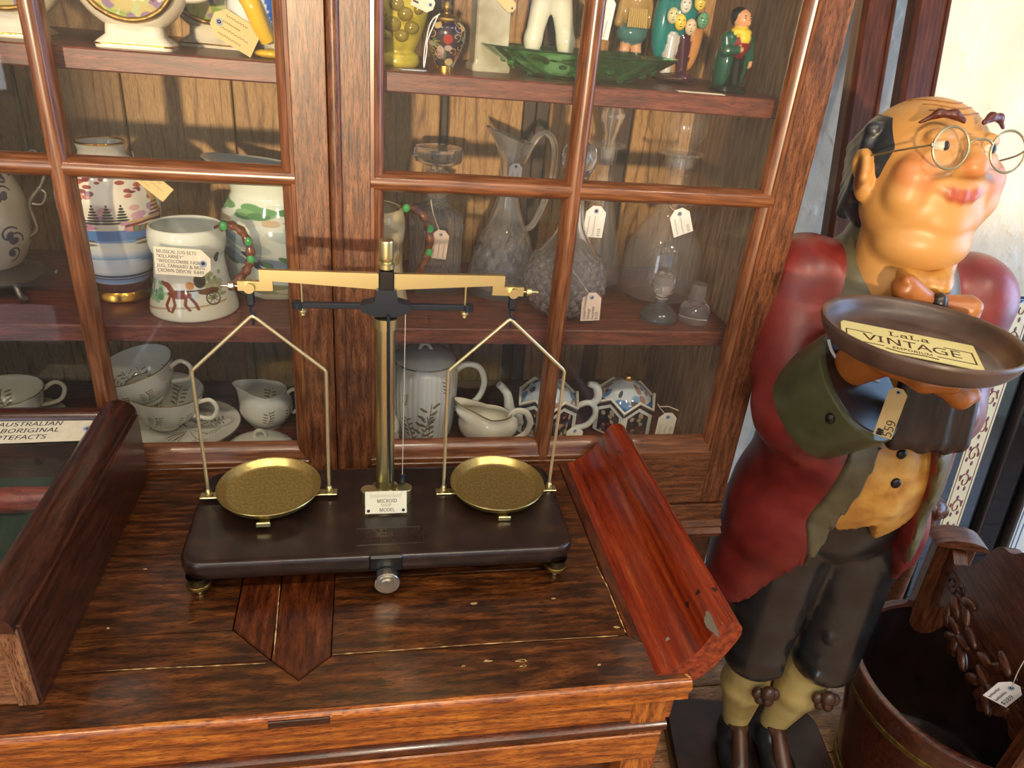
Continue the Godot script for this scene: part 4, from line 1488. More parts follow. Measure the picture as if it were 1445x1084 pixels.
# ------------------------------------------------------------------ top shelf
func flask(label: String, at: Vector3, turn: float, seed_: int) -> void:
	var t := thing("painted_flask_jug", label, "jug", at, turn, "gilt cream jugs with hunting scenes")
	var body := MB.new()
	body.ball(Vector3(0, 0.066, 0), Vector3(0.053, 0.054, 0.031), 40, 26)
	body.lathe(hollow(prof([0.02, 0.108, 0.018, 0.118, 0.02, 0.13, 0.024, 0.138]), 0.003, 0.112), 28, 1.0, 0.8)
	obj("body", body, M.china, t)
	var ft := MB.new()
	ft.loft([rrect(0.066, 0.046, 0.006, 0.0), rrect(0.067, 0.047, 0.007, 0.004), rrect(0.064, 0.044, 0.008, 0.006), rrect(0.052, 0.034, 0.01, 0.011), rrect(0.05, 0.032, 0.01, 0.02)])
	obj("foot", ft, M.china, t)
	var gl := MB.new()
	gl.tube(rrect(0.0672, 0.0472, 0.007, 0.0035), 0.0009, 6, false, true)
	obj("gilt_line", gl, M.gold, t)
	for s in [1.0, -1.0]:
		var rim := MB.new()
		var pts := []
		for i in 48:
			var a := TAU * i / 48
			pts.append(Vector3(cos(a) * 0.0425, 0.068 + sin(a) * 0.0435, s * (0.0205 + 0.0014 * sin(a * 16))))
		rim.tube(pts, 0.0042, 8, false, true, 0.7)
		obj("gilt_frame", rim, M.brass_old, t)
		var im := canvas(192, 192, Color8(196, 204, 150))
		var r := RandomNumberGenerator.new()
		r.seed = seed_
		scatter(im, r, 40, 0, 0, 192, 80, 26, [Color8(206, 218, 222), Color8(166, 192, 206), Color8(224, 220, 200)])
		scatter(im, r, 50, 0, 60, 192, 120, 15, [Color8(96, 140, 74), Color8(132, 164, 84), Color8(70, 104, 60), Color8(180, 176, 96)])
		scatter(im, r, 40, 0, 120, 192, 192, 14, [Color8(196, 198, 120), Color8(150, 178, 96), Color8(206, 190, 130), Color8(146, 120, 170)])
		for k in 5:
			var hx := 40.0 + k * 27
			dab(im, hx, 104 + (k % 3) * 8, 15, 8, [Color8(126, 78, 40), Color8(88, 52, 30), Color8(170, 120, 70)][k % 3])
			stroke(im, [Vector2(hx - 8, 108), Vector2(hx - 10, 126)], 2.0, Color8(96, 60, 34))
			stroke(im, [Vector2(hx + 8, 108), Vector2(hx + 9, 126)], 2.0, Color8(96, 60, 34))
			dab(im, hx, 88 + (k % 3) * 8, 5, 11, [Color8(176, 40, 34), Color8(50, 90, 160), Color8(226, 222, 210)][k % 3])
		scatter(im, r, 12, 110, 130, 170, 150, 6, [Color8(240, 236, 224), Color8(120, 80, 50)])
		var md := MB.new()
		var rows := []
		for j in 9:
			var row := []
			for i in 41:
				var a := TAU * i / 40
				var q := j / 8.0
				row.append(Vector3(cos(a) * 0.0415 * q, 0.068 + sin(a) * 0.0425 * q, s * (0.0325 - 0.0115 * q * q)))
			rows.append(row)
		md.surf(rows, true, s > 0)
		for i in md.v.size():
			md.t[i] = Vector2(0.5 + s * md.v[i].x / 0.086, 0.5 - (md.v[i].y - 0.068) / 0.088)
			md.n[i] = Vector3(md.v[i].x * 12.0, (md.v[i].y - 0.068) * 12.0, s).normalized()
		obj("painted_medallion", md, glaze(im), t)
	var h := MB.new()
	h.tube(spline([B(0.044, 0.045, 0), B(0.066, 0.05, 0), B(0.076, 0.075, 0), B(0.066, 0.108, 0), B(0.036, 0.118, 0), B(0.018, 0.122, 0)], 6), 0.0055, 10, true, false, 0.7)
	obj("handle", h, M.china, t)
func ceramics_top() -> void:
	var y := T + 0.437
	flask("cream gilt-framed hunting jug standing between two others on the top shelf", Vector3(-0.22, y, -0.072), 0.06, 5)
	flask("cream gilt-framed hunting jug half hidden by the glazing bar", Vector3(-0.335, y, -0.095), 0.1, 6)
	flask("cream gilt-framed hunting jug standing behind another, beside a manila tag", Vector3(-0.163, y, -0.16), -0.12, 7)
	price_tag("manila price tag on string beside the blue and yellow figure", 331, 44, -0.05, 0.043, 0.027, -28, ["~~~~", "~~~", "~~~~~", "~~~~"], 0.0042, M.manila, on_z(318, 2, -0.09), -1.0)
	# blue, white and yellow glazed figure
	var d := thing("ceramic_figure", "glossy blue, white and yellow ceramic figure at the end of the top shelf", "figurine", Vector3(-0.098, y, -0.085))
	var pr := [["e", B(0.012, 0.062, 0.0), B(0.036, 0.044, 0.032), lin(36, 96, 190)], ["e", B(-0.016, 0.042, 0.01), B(0.022, 0.028, 0.024), lin(226, 228, 224)], ["e", B(0.012, 0.02, -0.002), B(0.026, 0.02, 0.022), lin(222, 224, 220)]]
	obj("body", blob(pr, 0.0018, 0.008), painted_blob(), d)
	var yl := mat(Color8(228, 186, 48), 0.1)
	var sc := MB.new()
	sc.tube(spline([B(-0.036, 0.056, 0.012), B(-0.026, 0.062, 0.024), B(-0.014, 0.05, 0.034), B(-0.006, 0.03, 0.034), B(0.0, 0.016, 0.03)], 6), spline_r([0.004, 0.008, 0.009, 0.008, 0.007], 6), 12)
	obj("yellow_scarf", sc, yl, d)
	for s in [0.0, 1.0]:
		var ft := MB.new()
		ft.ball(B(0.002 + s * 0.03, 0.0045, 0.022 - s * 0.012), B(0.017, 0.0045, 0.011), 18, 8)
		obj("foot", ft, yl, d)
	for q in [B(0.012, 0.052, 0.0335), B(0.022, 0.078, 0.029)]:
		var bt := MB.new()
		bt.ball(q, B(0.003, 0.003, 0.002), 10, 6)
		obj("button", bt, yl, d)
	# yellow relief vase
	var v := thing("relief_vase", "glossy yellow pottery vase with moulded leaves and fruit on the top shelf", "vase", Vector3(0.026, y, -0.1))
	var ym := mat(Color.WHITE, 0.12)
	ym.albedo_texture = noise(51, 0.02, 256, ramp([[0.0, 150, 136, 40], [0.5, 204, 190, 70], [1.0, 226, 214, 110]]), 4)
	ym.uv1_triplanar = true
	ym.uv1_scale = Vector3(9, 9, 9)
	var vm := MB.new()
	vm.lathe(hollow(prof([0.021, 0.0, 0.0235, 0.004, 0.0225, 0.011, 0.019, 0.015, 0.024, 0.026, 0.031, 0.05, 0.0325, 0.07, 0.029, 0.095, 0.03, 0.12]), 0.003, 0.02), 40)
	obj("body", vm, ym, v)
	var ol := mat(Color8(136, 122, 46), 0.15)
	for q in [[1.1, 0.038, 0.0075], [1.45, 0.03, 0.007], [1.75, 0.04, 0.0085], [1.35, 0.05, 0.008], [1.95, 0.03, 0.006], [1.62, 0.058, 0.0075], [0.9, 0.055, 0.006], [2.1, 0.05, 0.006]]:
		var rl := MB.new()
		var rr: float = 0.0285 + 0.003 * (q[1] - 0.03) / 0.03
		rl.ball(B(cos(q[0]) * rr, q[1], sin(q[0]) * rr), B(q[2], q[2] * 0.85, 0.005), 14, 10)
		obj("moulded_fruit", rl, ol, v)
	price_tag("cream paper tag tied to the yellow relief vase", 598, 2, -0.07, 0.022, 0.016, -20, ["~~~", "~~"], 0.005, M.paper)
	# cloisonne ginger jar
	var j := thing("cloisonne_jar", "small cloisonne ginger jar with flowered enamel and gilt knob lid", "jar", Vector3(0.0735, y, -0.064))
	var im := canvas(256, 128, Color8(50, 40, 44))
	var r := RandomNumberGenerator.new()
	r.seed = 9
	scatter(im, r, 46, 0, 0, 256, 128, 14, [Color8(188, 164, 162), Color8(120, 150, 160), Color8(36, 36, 70), Color8(150, 118, 120), Color8(90, 120, 70), Color8(168, 50, 40), Color8(206, 180, 120)])
	for k in 34:
		var p := Vector2(r.randf() * 256, r.randf() * 128)
		var pts := []
		for i in 12:
			pts.append(p + Vector2(cos(i * 0.55 + k), sin(i * 0.55 + k)) * (3.0 + i * 0.9))
		stroke(im, pts, 0.9, Color8(196, 158, 84))
	var jm := MB.new()
	jm.lathe(spline(prof([0.009, 0.006, 0.0125, 0.013, 0.0175, 0.026, 0.0195, 0.036, 0.018, 0.043, 0.013, 0.047]), 5), 36)
	obj("body", jm, glaze(im, 0.2), j)
	var jf := MB.new()
	jf.lathe(prof([0.0, 0.0, 0.0085, 0.0, 0.0085, 0.006, 0.0095, 0.0065]), 20)
	obj("foot_ring", jf, M.gold, j)
	var jl := MB.new()
	jl.lathe(prof([0.0135, 0.0465, 0.0145, 0.048, 0.0138, 0.05, 0.008, 0.0525, 0.003, 0.0535, 0.0028, 0.055, 0.0052, 0.0575, 0.0054, 0.061, 0.003, 0.0645, 0.0, 0.0648]), 24)
	obj("lid", jl, M.brass_old, j)
	var js := MB.new()
	js.tube(spline([B(-0.008, 0.053, 0.012), B(-0.017, 0.044, 0.014), B(-0.022, 0.02, 0.016), B(-0.0225, 0.004, 0.02), B(-0.02, 0.02, 0.018), B(-0.019, 0.03, 0.015), B(-0.01, 0.051, 0.013)], 5), 0.0006, 6)
	obj("string", js, M.whitecard, j)
	var lt := price_tag("white tag lying flat at the foot of the ginger jar", 582, 97, -0.06, 0.027, 0.014, 6, [], 0.004, M.whitecard)
	lt.position = Vector3(on_y(582, 97, y + 0.0008).x, y + 0.0008, -0.05)
	lt.basis = Basis(Vector3.RIGHT, -PI / 2).rotated(Vector3.UP, 0.2)
	# pale rectangular vase
	var ob := thing("rectangular_vase", "pale grey rectangular vase with framed sides behind the glass dish", "vase", Vector3(0.1265, y, -0.125), 0.12)
	var om := MB.new()
	om.loft([rrect(0.042, 0.034, 0.003, 0.0), rrect(0.043, 0.035, 0.003, 0.002), rrect(0.043, 0.035, 0.003, 0.006), rrect(0.038, 0.03, 0.003, 0.009), rrect(0.037, 0.029, 0.003, 0.15), rrect(0.033, 0.025, 0.003, 0.152)])
	var gz := mat(Color.WHITE, 0.15)
	gz.albedo_texture = noise(52, 0.015, 256, ramp([[0.0, 150, 140, 116], [0.5, 186, 180, 160], [1.0, 206, 204, 190]]), 4)
	gz.uv1_triplanar = true
	gz.uv1_scale = Vector3(5, 5, 5)
	obj("body", om, gz, ob)
	for s in [-1.0, 1.0]:
		var ed := MB.new()
		ed.box(Vector3(s * 0.0165 - 0.0012, 0.012, 0.0135), Vector3(s * 0.0165 + 0.0012, 0.145, 0.0158), 0.0005)
		obj("raised_border", ed, gz, ob)
	# white glazed figure: only its legs are in view
	var w := thing("white_figurine", "glossy white porcelain figure with spread legs behind the green dish", "figurine", Vector3(0.198, y, -0.15))
	var wc := lin(222, 222, 206)
	var wp := [["e", B(0, 0.006, 0), B(0.036, 0.006, 0.024), wc], ["c", B(-0.019, 0.008, 0), B(-0.018, 0.035, 0), 0.0075, 0.0095, wc], ["c", B(-0.018, 0.035, 0), B(-0.009, 0.085, 0), 0.0095, 0.013, wc], ["c", B(0.021, 0.008, 0.004), B(0.019, 0.035, 0.004), 0.0075, 0.0095, wc], ["c", B(0.019, 0.035, 0.004), B(0.008, 0.085, 0), 0.0098, 0.013, wc], ["e", B(0, 0.095, 0), B(0.022, 0.018, 0.015), wc], ["c", B(0, 0.1, 0), B(0, 0.14, 0), 0.017, 0.02, wc], ["e", B(0, 0.175, 0), B(0.012, 0.015, 0.013), wc], ["c", B(0, 0.145, 0), B(0, 0.17, 0), 0.008, 0.007, wc], ["c", B(-0.022, 0.145, 0), B(-0.034, 0.105, 0.004), 0.008, 0.006, wc], ["c", B(0.022, 0.145, 0), B(0.034, 0.105, 0.004), 0.008, 0.006, wc]]
	obj("body", blob(wp, 0.0022, 0.006), painted_blob(0.08), w)
	for s in [-1.0, 1.0]:
		var bt := MB.new()
		bt.tube(arc(Vector3(-0.0178 if s < 0 else 0.0193, 0.037, 0.0 if s < 0 else 0.004), 0.0096, 0, TAU * 15 / 16, 15, Vector3.RIGHT, Vector3.BACK), 0.0008, 6, false, true)
		obj("boot_top", bt, mat(Color8(196, 196, 180), 0.1), w)
	price_tag("small manila tag hanging beside the white porcelain figure", 716, 4, -0.09, 0.02, 0.012, -40, [], 0.004, M.manila)
	price_tag("tall white tag hanging before the kilted figure", 848, 22, -0.06, 0.042, 0.026, 84, ["~~~~~", "~~~~", "~~~"], 0.0042, M.whitecard)
	# kilted figure
	var kf := thing("kilted_figurine", "glazed figurine in a blue-green kilt and tan jacket behind the green dish", "figurine", Vector3(0.305, y, -0.18))
	var tan := lin(168, 138, 84)
	var kp := [["e", B(0, 0.005, 0), B(0.022, 0.005, 0.018), lin(60, 70, 52)], ["c", B(-0.007, 0.008, 0), B(-0.007, 0.026, 0), 0.006, 0.0065, lin(52, 62, 54)], ["c", B(0.008, 0.008, 0.002), B(0.008, 0.026, 0.002), 0.006, 0.0065, lin(52, 62, 54)], ["c", B(-0.007, 0.03, 0), B(-0.006, 0.038, 0), 0.006, 0.0065, lin(206, 156, 122)], ["c", B(0.008, 0.03, 0.002), B(0.007, 0.038, 0), 0.006, 0.0065, lin(206, 156, 122)], ["e", B(0, 0.05, 0), B(0.019, 0.013, 0.014), lin(70, 116, 122)], ["e", B(0, 0.074, 0.001), B(0.017, 0.02, 0.013), tan], ["e", B(0, 0.104, 0), B(0.009, 0.011, 0.01), lin(206, 156, 122)], ["c", B(-0.014, 0.085, 0), B(-0.02, 0.06, 0.006), 0.006, 0.005, tan], ["c", B(0.014, 0.085, 0), B(0.02, 0.06, 0.006), 0.006, 0.005, tan]]
	obj("body", blob(kp, 0.0017, 0.003), painted_blob(), kf)
	var sp := MB.new()
	for i in 9:
		sp.tube([B(-0.01 + i * 0.0025, 0.076, 0.013), B(-0.011 + i * 0.0028, 0.056, 0.0155)], 0.0014, 6)
	obj("fringed_front", sp, mat(Color8(196, 168, 100), 0.2), kf)
	# mask seller
	var ms := thing("mask_seller_figurine", "ceramic figurine in a teal cloak carrying strings of painted masks", "figurine", Vector3(0.352, y, -0.155), -0.1)
	var teal := lin(24, 124, 126)
	var mp := [["e", B(0.004, 0.006, 0), B(0.026, 0.006, 0.02), lin(60, 36, 26)], ["c", B(-0.008, 0.01, 0.004), B(-0.006, 0.05, 0), 0.006, 0.009, lin(190, 190, 186)], ["c", B(0.012, 0.01, 0.002), B(0.008, 0.05, 0), 0.006, 0.009, lin(70, 30, 50)], ["e", B(-0.02, 0.064, 0.0), B(0.011, 0.038, 0.012), teal], ["e", B(0.02, 0.055, -0.004), B(0.012, 0.04, 0.01), lin(196, 138, 82)], ["e", B(0, 0.075, 0), B(0.02, 0.026, 0.014), teal], ["e", B(0, 0.113, 0), B(0.01, 0.012, 0.011), lin(214, 166, 130)], ["e", B(0.014, 0.008, 0.012), B(0.008, 0.006, 0.01), lin(70, 30, 56)]]
	obj("body", blob(mp, 0.0017, 0.003), painted_blob(), ms)
	for q in [[-0.013, 0.072, 206, 206, 160], [-0.003, 0.066, 222, 196, 70], [0.01, 0.062, 214, 190, 160], [0.023, 0.07, 96, 152, 120], [0.016, 0.088, 226, 206, 90], [0.0, 0.084, 222, 226, 220]]:
		var mk := Node3D.new()
		mk.name = "mask"
		ms.add_child(mk, true)
		mk.position = B(q[0], q[1], 0.0165)
		var fm := MB.new()
		fm.ball(Vector3.ZERO, B(0.0068, 0.0088, 0.005), 14, 10)
		fm.ball(B(0, -0.0005, 0.005), B(0.0012, 0.002, 0.0015), 8, 6)
		obj("face", fm, mat(Color8(q[2], q[3], q[4]), 0.12), mk)
		var ey := MB.new()
		for s in [-1.0, 1.0]:
			ey.ball(B(s * 0.0027, 0.0022, 0.0042), B(0.0012, 0.0007, 0.0007), 8, 5)
		ey.ball(B(0, -0.0042, 0.0038), B(0.0022, 0.0007, 0.0007), 8, 5)
		obj("features", ey, mat(Color8(70, 40, 34), 0.3), mk)
	# gentleman in green
	var g := thing("gentleman_figurine", "small glazed gentleman in a green coat with a spotted yellow scarf", "figurine", Vector3(0.397, y, -0.088), 0.25)
	var grn := lin(24, 78, 62)
	var skin := lin(216, 160, 118)
	var gp := [["c", B(-0.008, 0.008, 0), B(-0.007, 0.036, 0), 0.0055, 0.0075, lin(20, 22, 24)], ["c", B(0.006, 0.008, 0.002), B(0.005, 0.036, 0), 0.0055, 0.0075, lin(20, 22, 24)], ["e", B(-0.012, 0.03, -0.003), B(0.008, 0.028, 0.012), grn], ["e", B(0.013, 0.03, -0.004), B(0.007, 0.028, 0.011), grn], ["e", B(0, 0.032, -0.008), B(0.015, 0.03, 0.008), grn], ["e", B(0, 0.048, 0.003), B(0.013, 0.013, 0.0115), lin(122, 24, 34)], ["e", B(-0.011, 0.052, -0.001), B(0.0075, 0.011, 0.0105), grn], ["e", B(0.0115, 0.052, -0.001), B(0.0075, 0.011, 0.0105), grn], ["c", B(-0.016, 0.055, 0), B(-0.018, 0.042, 0.006), 0.0055, 0.005, grn], ["c", B(-0.018, 0.042, 0.006), B(-0.009, 0.044, 0.014), 0.005, 0.0042, grn], ["e", B(-0.006, 0.0445, 0.0155), B(0.0042, 0.0032, 0.0032), skin], ["c", B(0.017, 0.055, 0), B(0.0195, 0.036, 0.003), 0.0055, 0.0048, grn], ["e", B(0.0195, 0.03, 0.004), B(0.0036, 0.0045, 0.0036), skin], ["e", B(0, 0.0615, 0.003), B(0.0125, 0.0055, 0.011), lin(226, 204, 62)], ["e", B(0.001, 0.056, 0.011), B(0.007, 0.007, 0.005), lin(226, 204, 62)], ["e", B(0, 0.0735, 0.002), B(0.0095, 0.0105, 0.0095), skin], ["e", B(0.001, 0.071, 0.0115), B(0.002, 0.003, 0.003), skin], ["e", B(-0.002, 0.0785, -0.003), B(0.0105, 0.008, 0.009), lin(18, 18, 22)], ["e", B(-0.008, 0.074, -0.002), B(0.0035, 0.006, 0.006), lin(18, 18, 22)]]
	obj("body", blob(gp, 0.0012, 0.0018), painted_blob(0.08), g)
	var gb := MB.new()
	gb.loft([rrect(0.034, 0.028, 0.005, 0.0), rrect(0.035, 0.029, 0.005, 0.001), rrect(0.035, 0.029, 0.005, 0.005), rrect(0.032, 0.026, 0.005, 0.007)])
	obj("base", gb, mat(Color8(18, 24, 24), 0.1), g)
	var gf := MB.new()
	for s in [-1.0, 1.0]:
		gf.ball(B(s * 0.0034, 0.0755, 0.0108), B(0.0009, 0.0008, 0.0006), 8, 5)
		gf.ball(B(s * 0.0036, 0.0778, 0.0104), B(0.0018, 0.0005, 0.0006), 8, 5)
	obj("eyes", gf, mat(Color8(24, 20, 20), 0.2), g)
	var pp := thing("paper_slip", "narrow cream paper slip lying before the figurines", "paper", Vector3(0.345, y + 0.0004, -0.042), -0.06)
	var ppm := MB.new()
	ppm.box(Vector3(-0.026, 0, -0.006), Vector3(0.026, 0.0006, 0.006), 0.0)
	obj("sheet", ppm, M.paper, pp)
	# green pressed-glass dish
	var gd := thing("green_glass_dish", "shallow green pressed-glass dish with a wide rim on the top shelf", "dish", Vector3(0.2245, y, -0.098))
	var gm := MB.new()
	gm.lathe([Vector2(0.0, 0.0)] + spline(prof([0.05, 0.0, 0.056, 0.003, 0.072, 0.009, 0.09, 0.017, 0.104, 0.0255, 0.1075, 0.0275]), 4) + [Vector2(0.1068, 0.0288)] + spline(prof([0.1035, 0.0278, 0.089, 0.0205, 0.071, 0.0125, 0.056, 0.0065, 0.05, 0.005]), 4) + [Vector2(0.0, 0.005)], 72, 1.02, 0.6, Vector3.ZERO, func(th: float, rr: float, yy: float) -> float: return rr * (1.0 + 0.012 * sin(th * 24.0) * clampf((yy - 0.002) / 0.02, 0.0, 1.0)))
	obj("bowl", gm, M.green_glass, gd)
	for k in 26:
		var kb := MB.new()
		var a := TAU * k / 26.0 + (0.12 if k % 2 else 0.0)
		var rr2 := 0.058 + 0.013 * (k % 3)
		kb.ball(B(cos(a) * rr2 * 1.02, 0.0035 + 0.0052 * (k % 3), sin(a) * rr2 * 0.6), B(0.0045, 0.0028, 0.0045), 10, 6)
		obj("pressed_leaf", kb, M.green_glass, gd)
func spline_r(a: Array, n: int) -> Array:
	var v := []
	for q in a:
		v.append(Vector2(q, 0))
	var out := []
	for q in spline(v, n):
		out.append(q.x)
	return out

# ------------------------------------------------------------------ middle shelf, china
func ceramics_middle() -> void:
	var y := T + 0.165
	var r := RandomNumberGenerator.new()
	r.seed = 31
	# landscape vase
	var v := thing("landscape_vase", "tall painted porcelain vase with a lake, pagoda and red maple leaves", "vase", Vector3(-0.285, y, -0.122), 0.0)
	var im := canvas(512, 384, Color8(222, 218, 204))
	for yy in range(190, 384):
		im.fill_rect(Rect2i(0, yy, 512, 1), Color8(206, 214, 222).lerp(Color8(120, 158, 204), 0.5 + 0.5 * sin(yy * 0.09)))
	im.fill_rect(Rect2i(0, 190, 512, 34), Color8(84, 132, 196))
	for k in 16:
		dab(im, r.randf() * 512, 236 + r.randf() * 20, 70, 14, Color8(214, 218, 214), 0.0, 0.9)
		dab(im, r.randf() * 512, 296 + r.randf() * 40, 60, 8, Color8(196, 210, 226), 0.0, 0.9)
	for base in [270.0, 430.0, 110.0]:
		scatter(im, r, 60, base, 10, base + 130, 95, 7, [Color8(136, 58, 50), Color8(168, 84, 64), Color8(112, 44, 44), Color8(196, 132, 104)])
		stroke(im, [Vector2(base + 40, 0), Vector2(base + 52, 70), Vector2(base + 62, 130), Vector2(base + 80, 160)], 9.0, Color8(206, 160, 96))
		scatter(im, r, 26, base - 10, 120, base + 130, 190, 10, [Color8(196, 150, 180), Color8(176, 128, 164), Color8(206, 160, 166)])
		for k in 4:
			var tx: float = base + 88 + k * 22
			for q in 7:
				dab(im, tx, 112 + q * 9, 2 + q * 2.0, 4, Color8(46, 60, 54))
		im.fill_rect(Rect2i(int(base) + 10, 178, 74, 20), Color8(150, 96, 60))
		for q in 6:
			im.fill_rect(Rect2i(int(base) + 13 + q * 12, 181, 7, 15), Color8(96, 150, 140))
		stroke(im, [Vector2(base, 176), Vector2(base + 45, 166), Vector2(base + 94, 176)], 4.0, Color8(112, 62, 48))
		stroke(im, [Vector2(base + 6, 164), Vector2(base + 46, 158), Vector2(base + 88, 165)], 3.0, Color8(206, 168, 92))
		for q in 4:
			stroke(im, [Vector2(base + 58 - 12 + q * 2, 150 - q * 12), Vector2(base + 58 + 12 - q * 2, 150 - q * 12)], 2.5, Color8(116, 56, 50))
		for q in 3:
			dab(im, base + 60, 226 + q * 6, 50, 7, [Color8(86, 90, 84), Color8(206, 204, 190), Color8(120, 116, 100)][q])
	im.fill_rect(Rect2i(0, 350, 512, 7), Color8(60, 62, 70))
	im.fill_rect(Rect2i(0, 362, 512, 4), Color8(90, 60, 60))
	var vm := MB.new()
	vm.lathe(spline(prof([0.0305, 0.023, 0.034, 0.032, 0.0435, 0.06, 0.0495, 0.088, 0.0515, 0.112, 0.0495, 0.132, 0.042, 0.147, 0.03, 0.155]), 5), 56)
	obj("body", vm, glaze(im), v)
	var fo := MB.new()
	fo.lathe(prof([0.0, 0.0, 0.031, 0.0, 0.0335, 0.003, 0.033, 0.009, 0.0305, 0.0125]), 48)
	obj("gilt_foot", fo, M.gold, v)
	var fb := MB.new()
	fb.lathe(prof([0.0303, 0.0123, 0.0298, 0.0165, 0.0303, 0.0233]), 48)
	obj("brown_band", fb, mat(Color8(70, 30, 28), 0.15), v)
	var nk := MB.new()
	nk.lathe(hollow(prof([0.03, 0.1548, 0.0245, 0.159, 0.0228, 0.164, 0.0236, 0.169, 0.0245, 0.1725]), 0.0025, 0.156), 40)
	obj("neck", nk, M.china, v)
	var gr := MB.new()
	gr.tube(arc(Vector3(0, 0.1735, 0), 0.0238, 0, TAU * 39 / 40, 39, Vector3.RIGHT, Vector3.BACK), 0.0013, 6, false, true)
	obj("gilt_rim", gr, M.gold, v)
	price_tag("long manila tag tied to the neck of the landscape vase", 207, 252, -0.062, 0.05, 0.018, -42, ["~~~~~", "~~~~~~", "~~~~"], 0.003, M.manila, on_z(186, 214, -0.095), -1.0)
	# horse and cart mug
	var m := thing("horse_cart_mug", "cream musical mug painted with a horse and cart, brown branch handle", "mug", Vector3(-0.2, y, -0.085), 0.0)
	var mi := canvas(512, 256, Color8(214, 220, 208))
	mi.fill_rect(Rect2i(0, 176, 512, 80), Color8(206, 202, 178))
	scatter(mi, r, 40, 0, 120, 512, 176, 22, [Color8(206, 206, 196), Color8(186, 196, 190)])
	scatter(mi, r, 30, 280, 150, 345, 205, 9, [Color8(112, 158, 112), Color8(150, 182, 146), Color8(84, 128, 92)])
	scatter(mi, r, 24, 430, 120, 470, 190, 9, [Color8(120, 140, 90), Color8(160, 162, 120)])
	stroke(mi, [Vector2(280, 235), Vector2(360, 214), Vector2(470, 205)], 3.0, Color8(176, 150, 110))
	var hb := Color8(118, 52, 28)
	dab(mi, 372, 176, 27, 13, hb)
	dab(mi, 350, 158, 8, 18, hb, -0.6)
	dab(mi, 338, 150, 12, 6, hb, 0.5)
	for q in [[352, 184, 346, 208, 352, 224], [360, 186, 364, 206, 358, 226], [386, 184, 384, 204, 392, 218], [394, 182, 404, 200, 408, 216]]:
		stroke(mi, [Vector2(q[0], q[1]), Vector2(q[2], q[3]), Vector2(q[4], q[5])], 3.2, hb)
	stroke(mi, [Vector2(372, 166), Vector2(440, 164)], 2.0, Color8(40, 30, 24))
	dab(mi, 418, 138, 14, 22, Color8(34, 38, 34))
	dab(mi, 396, 150, 10, 12, Color8(186, 130, 70))
	dab(mi, 420, 114, 6, 7, Color8(206, 160, 120))
	dab(mi, 420, 108, 10, 4, Color8(30, 28, 26))
	dab(mi, 436, 170, 26, 10, Color8(96, 60, 34))
	for q in 24:
		var a := TAU * q / 24
		dab(mi, 442 + cos(a) * 15, 190 + sin(a) * 19, 2.2, 2.2, Color8(50, 38, 28))
	for q in 4:
		var a2 := PI * q / 4
		stroke(mi, [Vector2(442 + cos(a2) * 14, 190 + sin(a2) * 18), Vector2(442 - cos(a2) * 14, 190 - sin(a2) * 18)], 1.0, Color8(60, 46, 34))
	dab(mi, 468, 78, 8, 16, Color8(52, 58, 84))
	var mm := MB.new()
	mm.lathe(hollow(prof([0.046, 0.0, 0.0475, 0.003, 0.0455, 0.014, 0.0405, 0.032, 0.0375, 0.052, 0.0368, 0.066, 0.0385, 0.0705, 0.0402, 0.079, 0.0402, 0.089, 0.0382, 0.0965]), 0.003, 0.006), 56)
	obj("body", mm, glaze(mi), m)
	branch_handle(m, [B(0.033, 0.093, 0.006), B(0.044, 0.1, 0.006), B(0.058, 0.094, 0.006), B(0.066, 0.075, 0.006), B(0.064, 0.055, 0.006), B(0.054, 0.04, 0.006), B(0.042, 0.028, 0.006)])
	price_tag("white paper tag lettered in ink, stuck to the horse and cart mug", 258, 370, -0.036, 0.055, 0.03, -3, ["MUSICAL JUG SETS", "\"KILLARNEY\"", "\"WIDDICOMBE FAIR\"", "JUG, TANKARD & MUG", "CROWN DEVON  $449"], 0.0047, M.paper)
	# big jug with hills
	var j := thing("landscape_jug", "large cream pottery jug painted with green hills and a lake", "jug", Vector3(-0.113, y, -0.168), 0.0)
	var ji := canvas(512, 256, Color8(206, 214, 202))
	ji.fill_rect(Rect2i(0, 0, 512, 70), Color8(216, 224, 208))
	for k in 60:
		dab(ji, r.randf() * 512, 60 + r.randf() * 16, 20, 7, [Color8(104, 158, 104), Color8(130, 178, 122), Color8(84, 136, 92)][k % 3])
	for k in 40:
		dab(ji, r.randf() * 512, 84 + r.randf() * 14, 14, 5, Color8(196, 176, 140))
	for k in 50:
		dab(ji, r.randf() * 512, 108 + r.randf() * 70, 34, 12, [Color8(150, 176, 186), Color8(120, 148, 166), Color8(170, 186, 180), Color8(86, 116, 140)][k % 4], 0.3, 0.8)
	for k in 26:
		dab(ji, r.randf() * 512, 150 + r.randf() * 40, 12, 5, [Color8(70, 116, 78), Color8(40, 60, 96)][k % 2], r.randf())
	for k in 40:
		dab(ji, r.randf() * 512, 206 + r.randf() * 50, 26, 7, [Color8(196, 186, 150), Color8(170, 160, 116), Color8(140, 140, 96)][k % 3])
	var jm := MB.new()
	jm.lathe(hollow(prof([0.054, 0.0, 0.06, 0.004, 0.066, 0.03, 0.068, 0.06, 0.065, 0.09, 0.056, 0.108, 0.0505, 0.118, 0.053, 0.13, 0.058, 0.142]), 0.0035, 0.008), 64, 1.0, 1.0, Vector3.ZERO, func(th: float, rr: float, yy: float) -> float:
		var f := clampf((yy - 0.11) / 0.032, 0.0, 1.0)
		var dth := absf(wrapf(th - PI, -PI, PI))
		return rr * (1.0 + f * f * 0.42 * exp(-dth * dth * 4.0)))
	for i in jm.v.size():
		var p := jm.v[i]
		var f := clampf((p.y - 0.11) / 0.032, 0.0, 1.0)
		jm.v[i].y += f * 0.012 * clampf(-p.x / 0.07, 0.0, 1.2)
	obj("body", jm, glaze(ji), j)
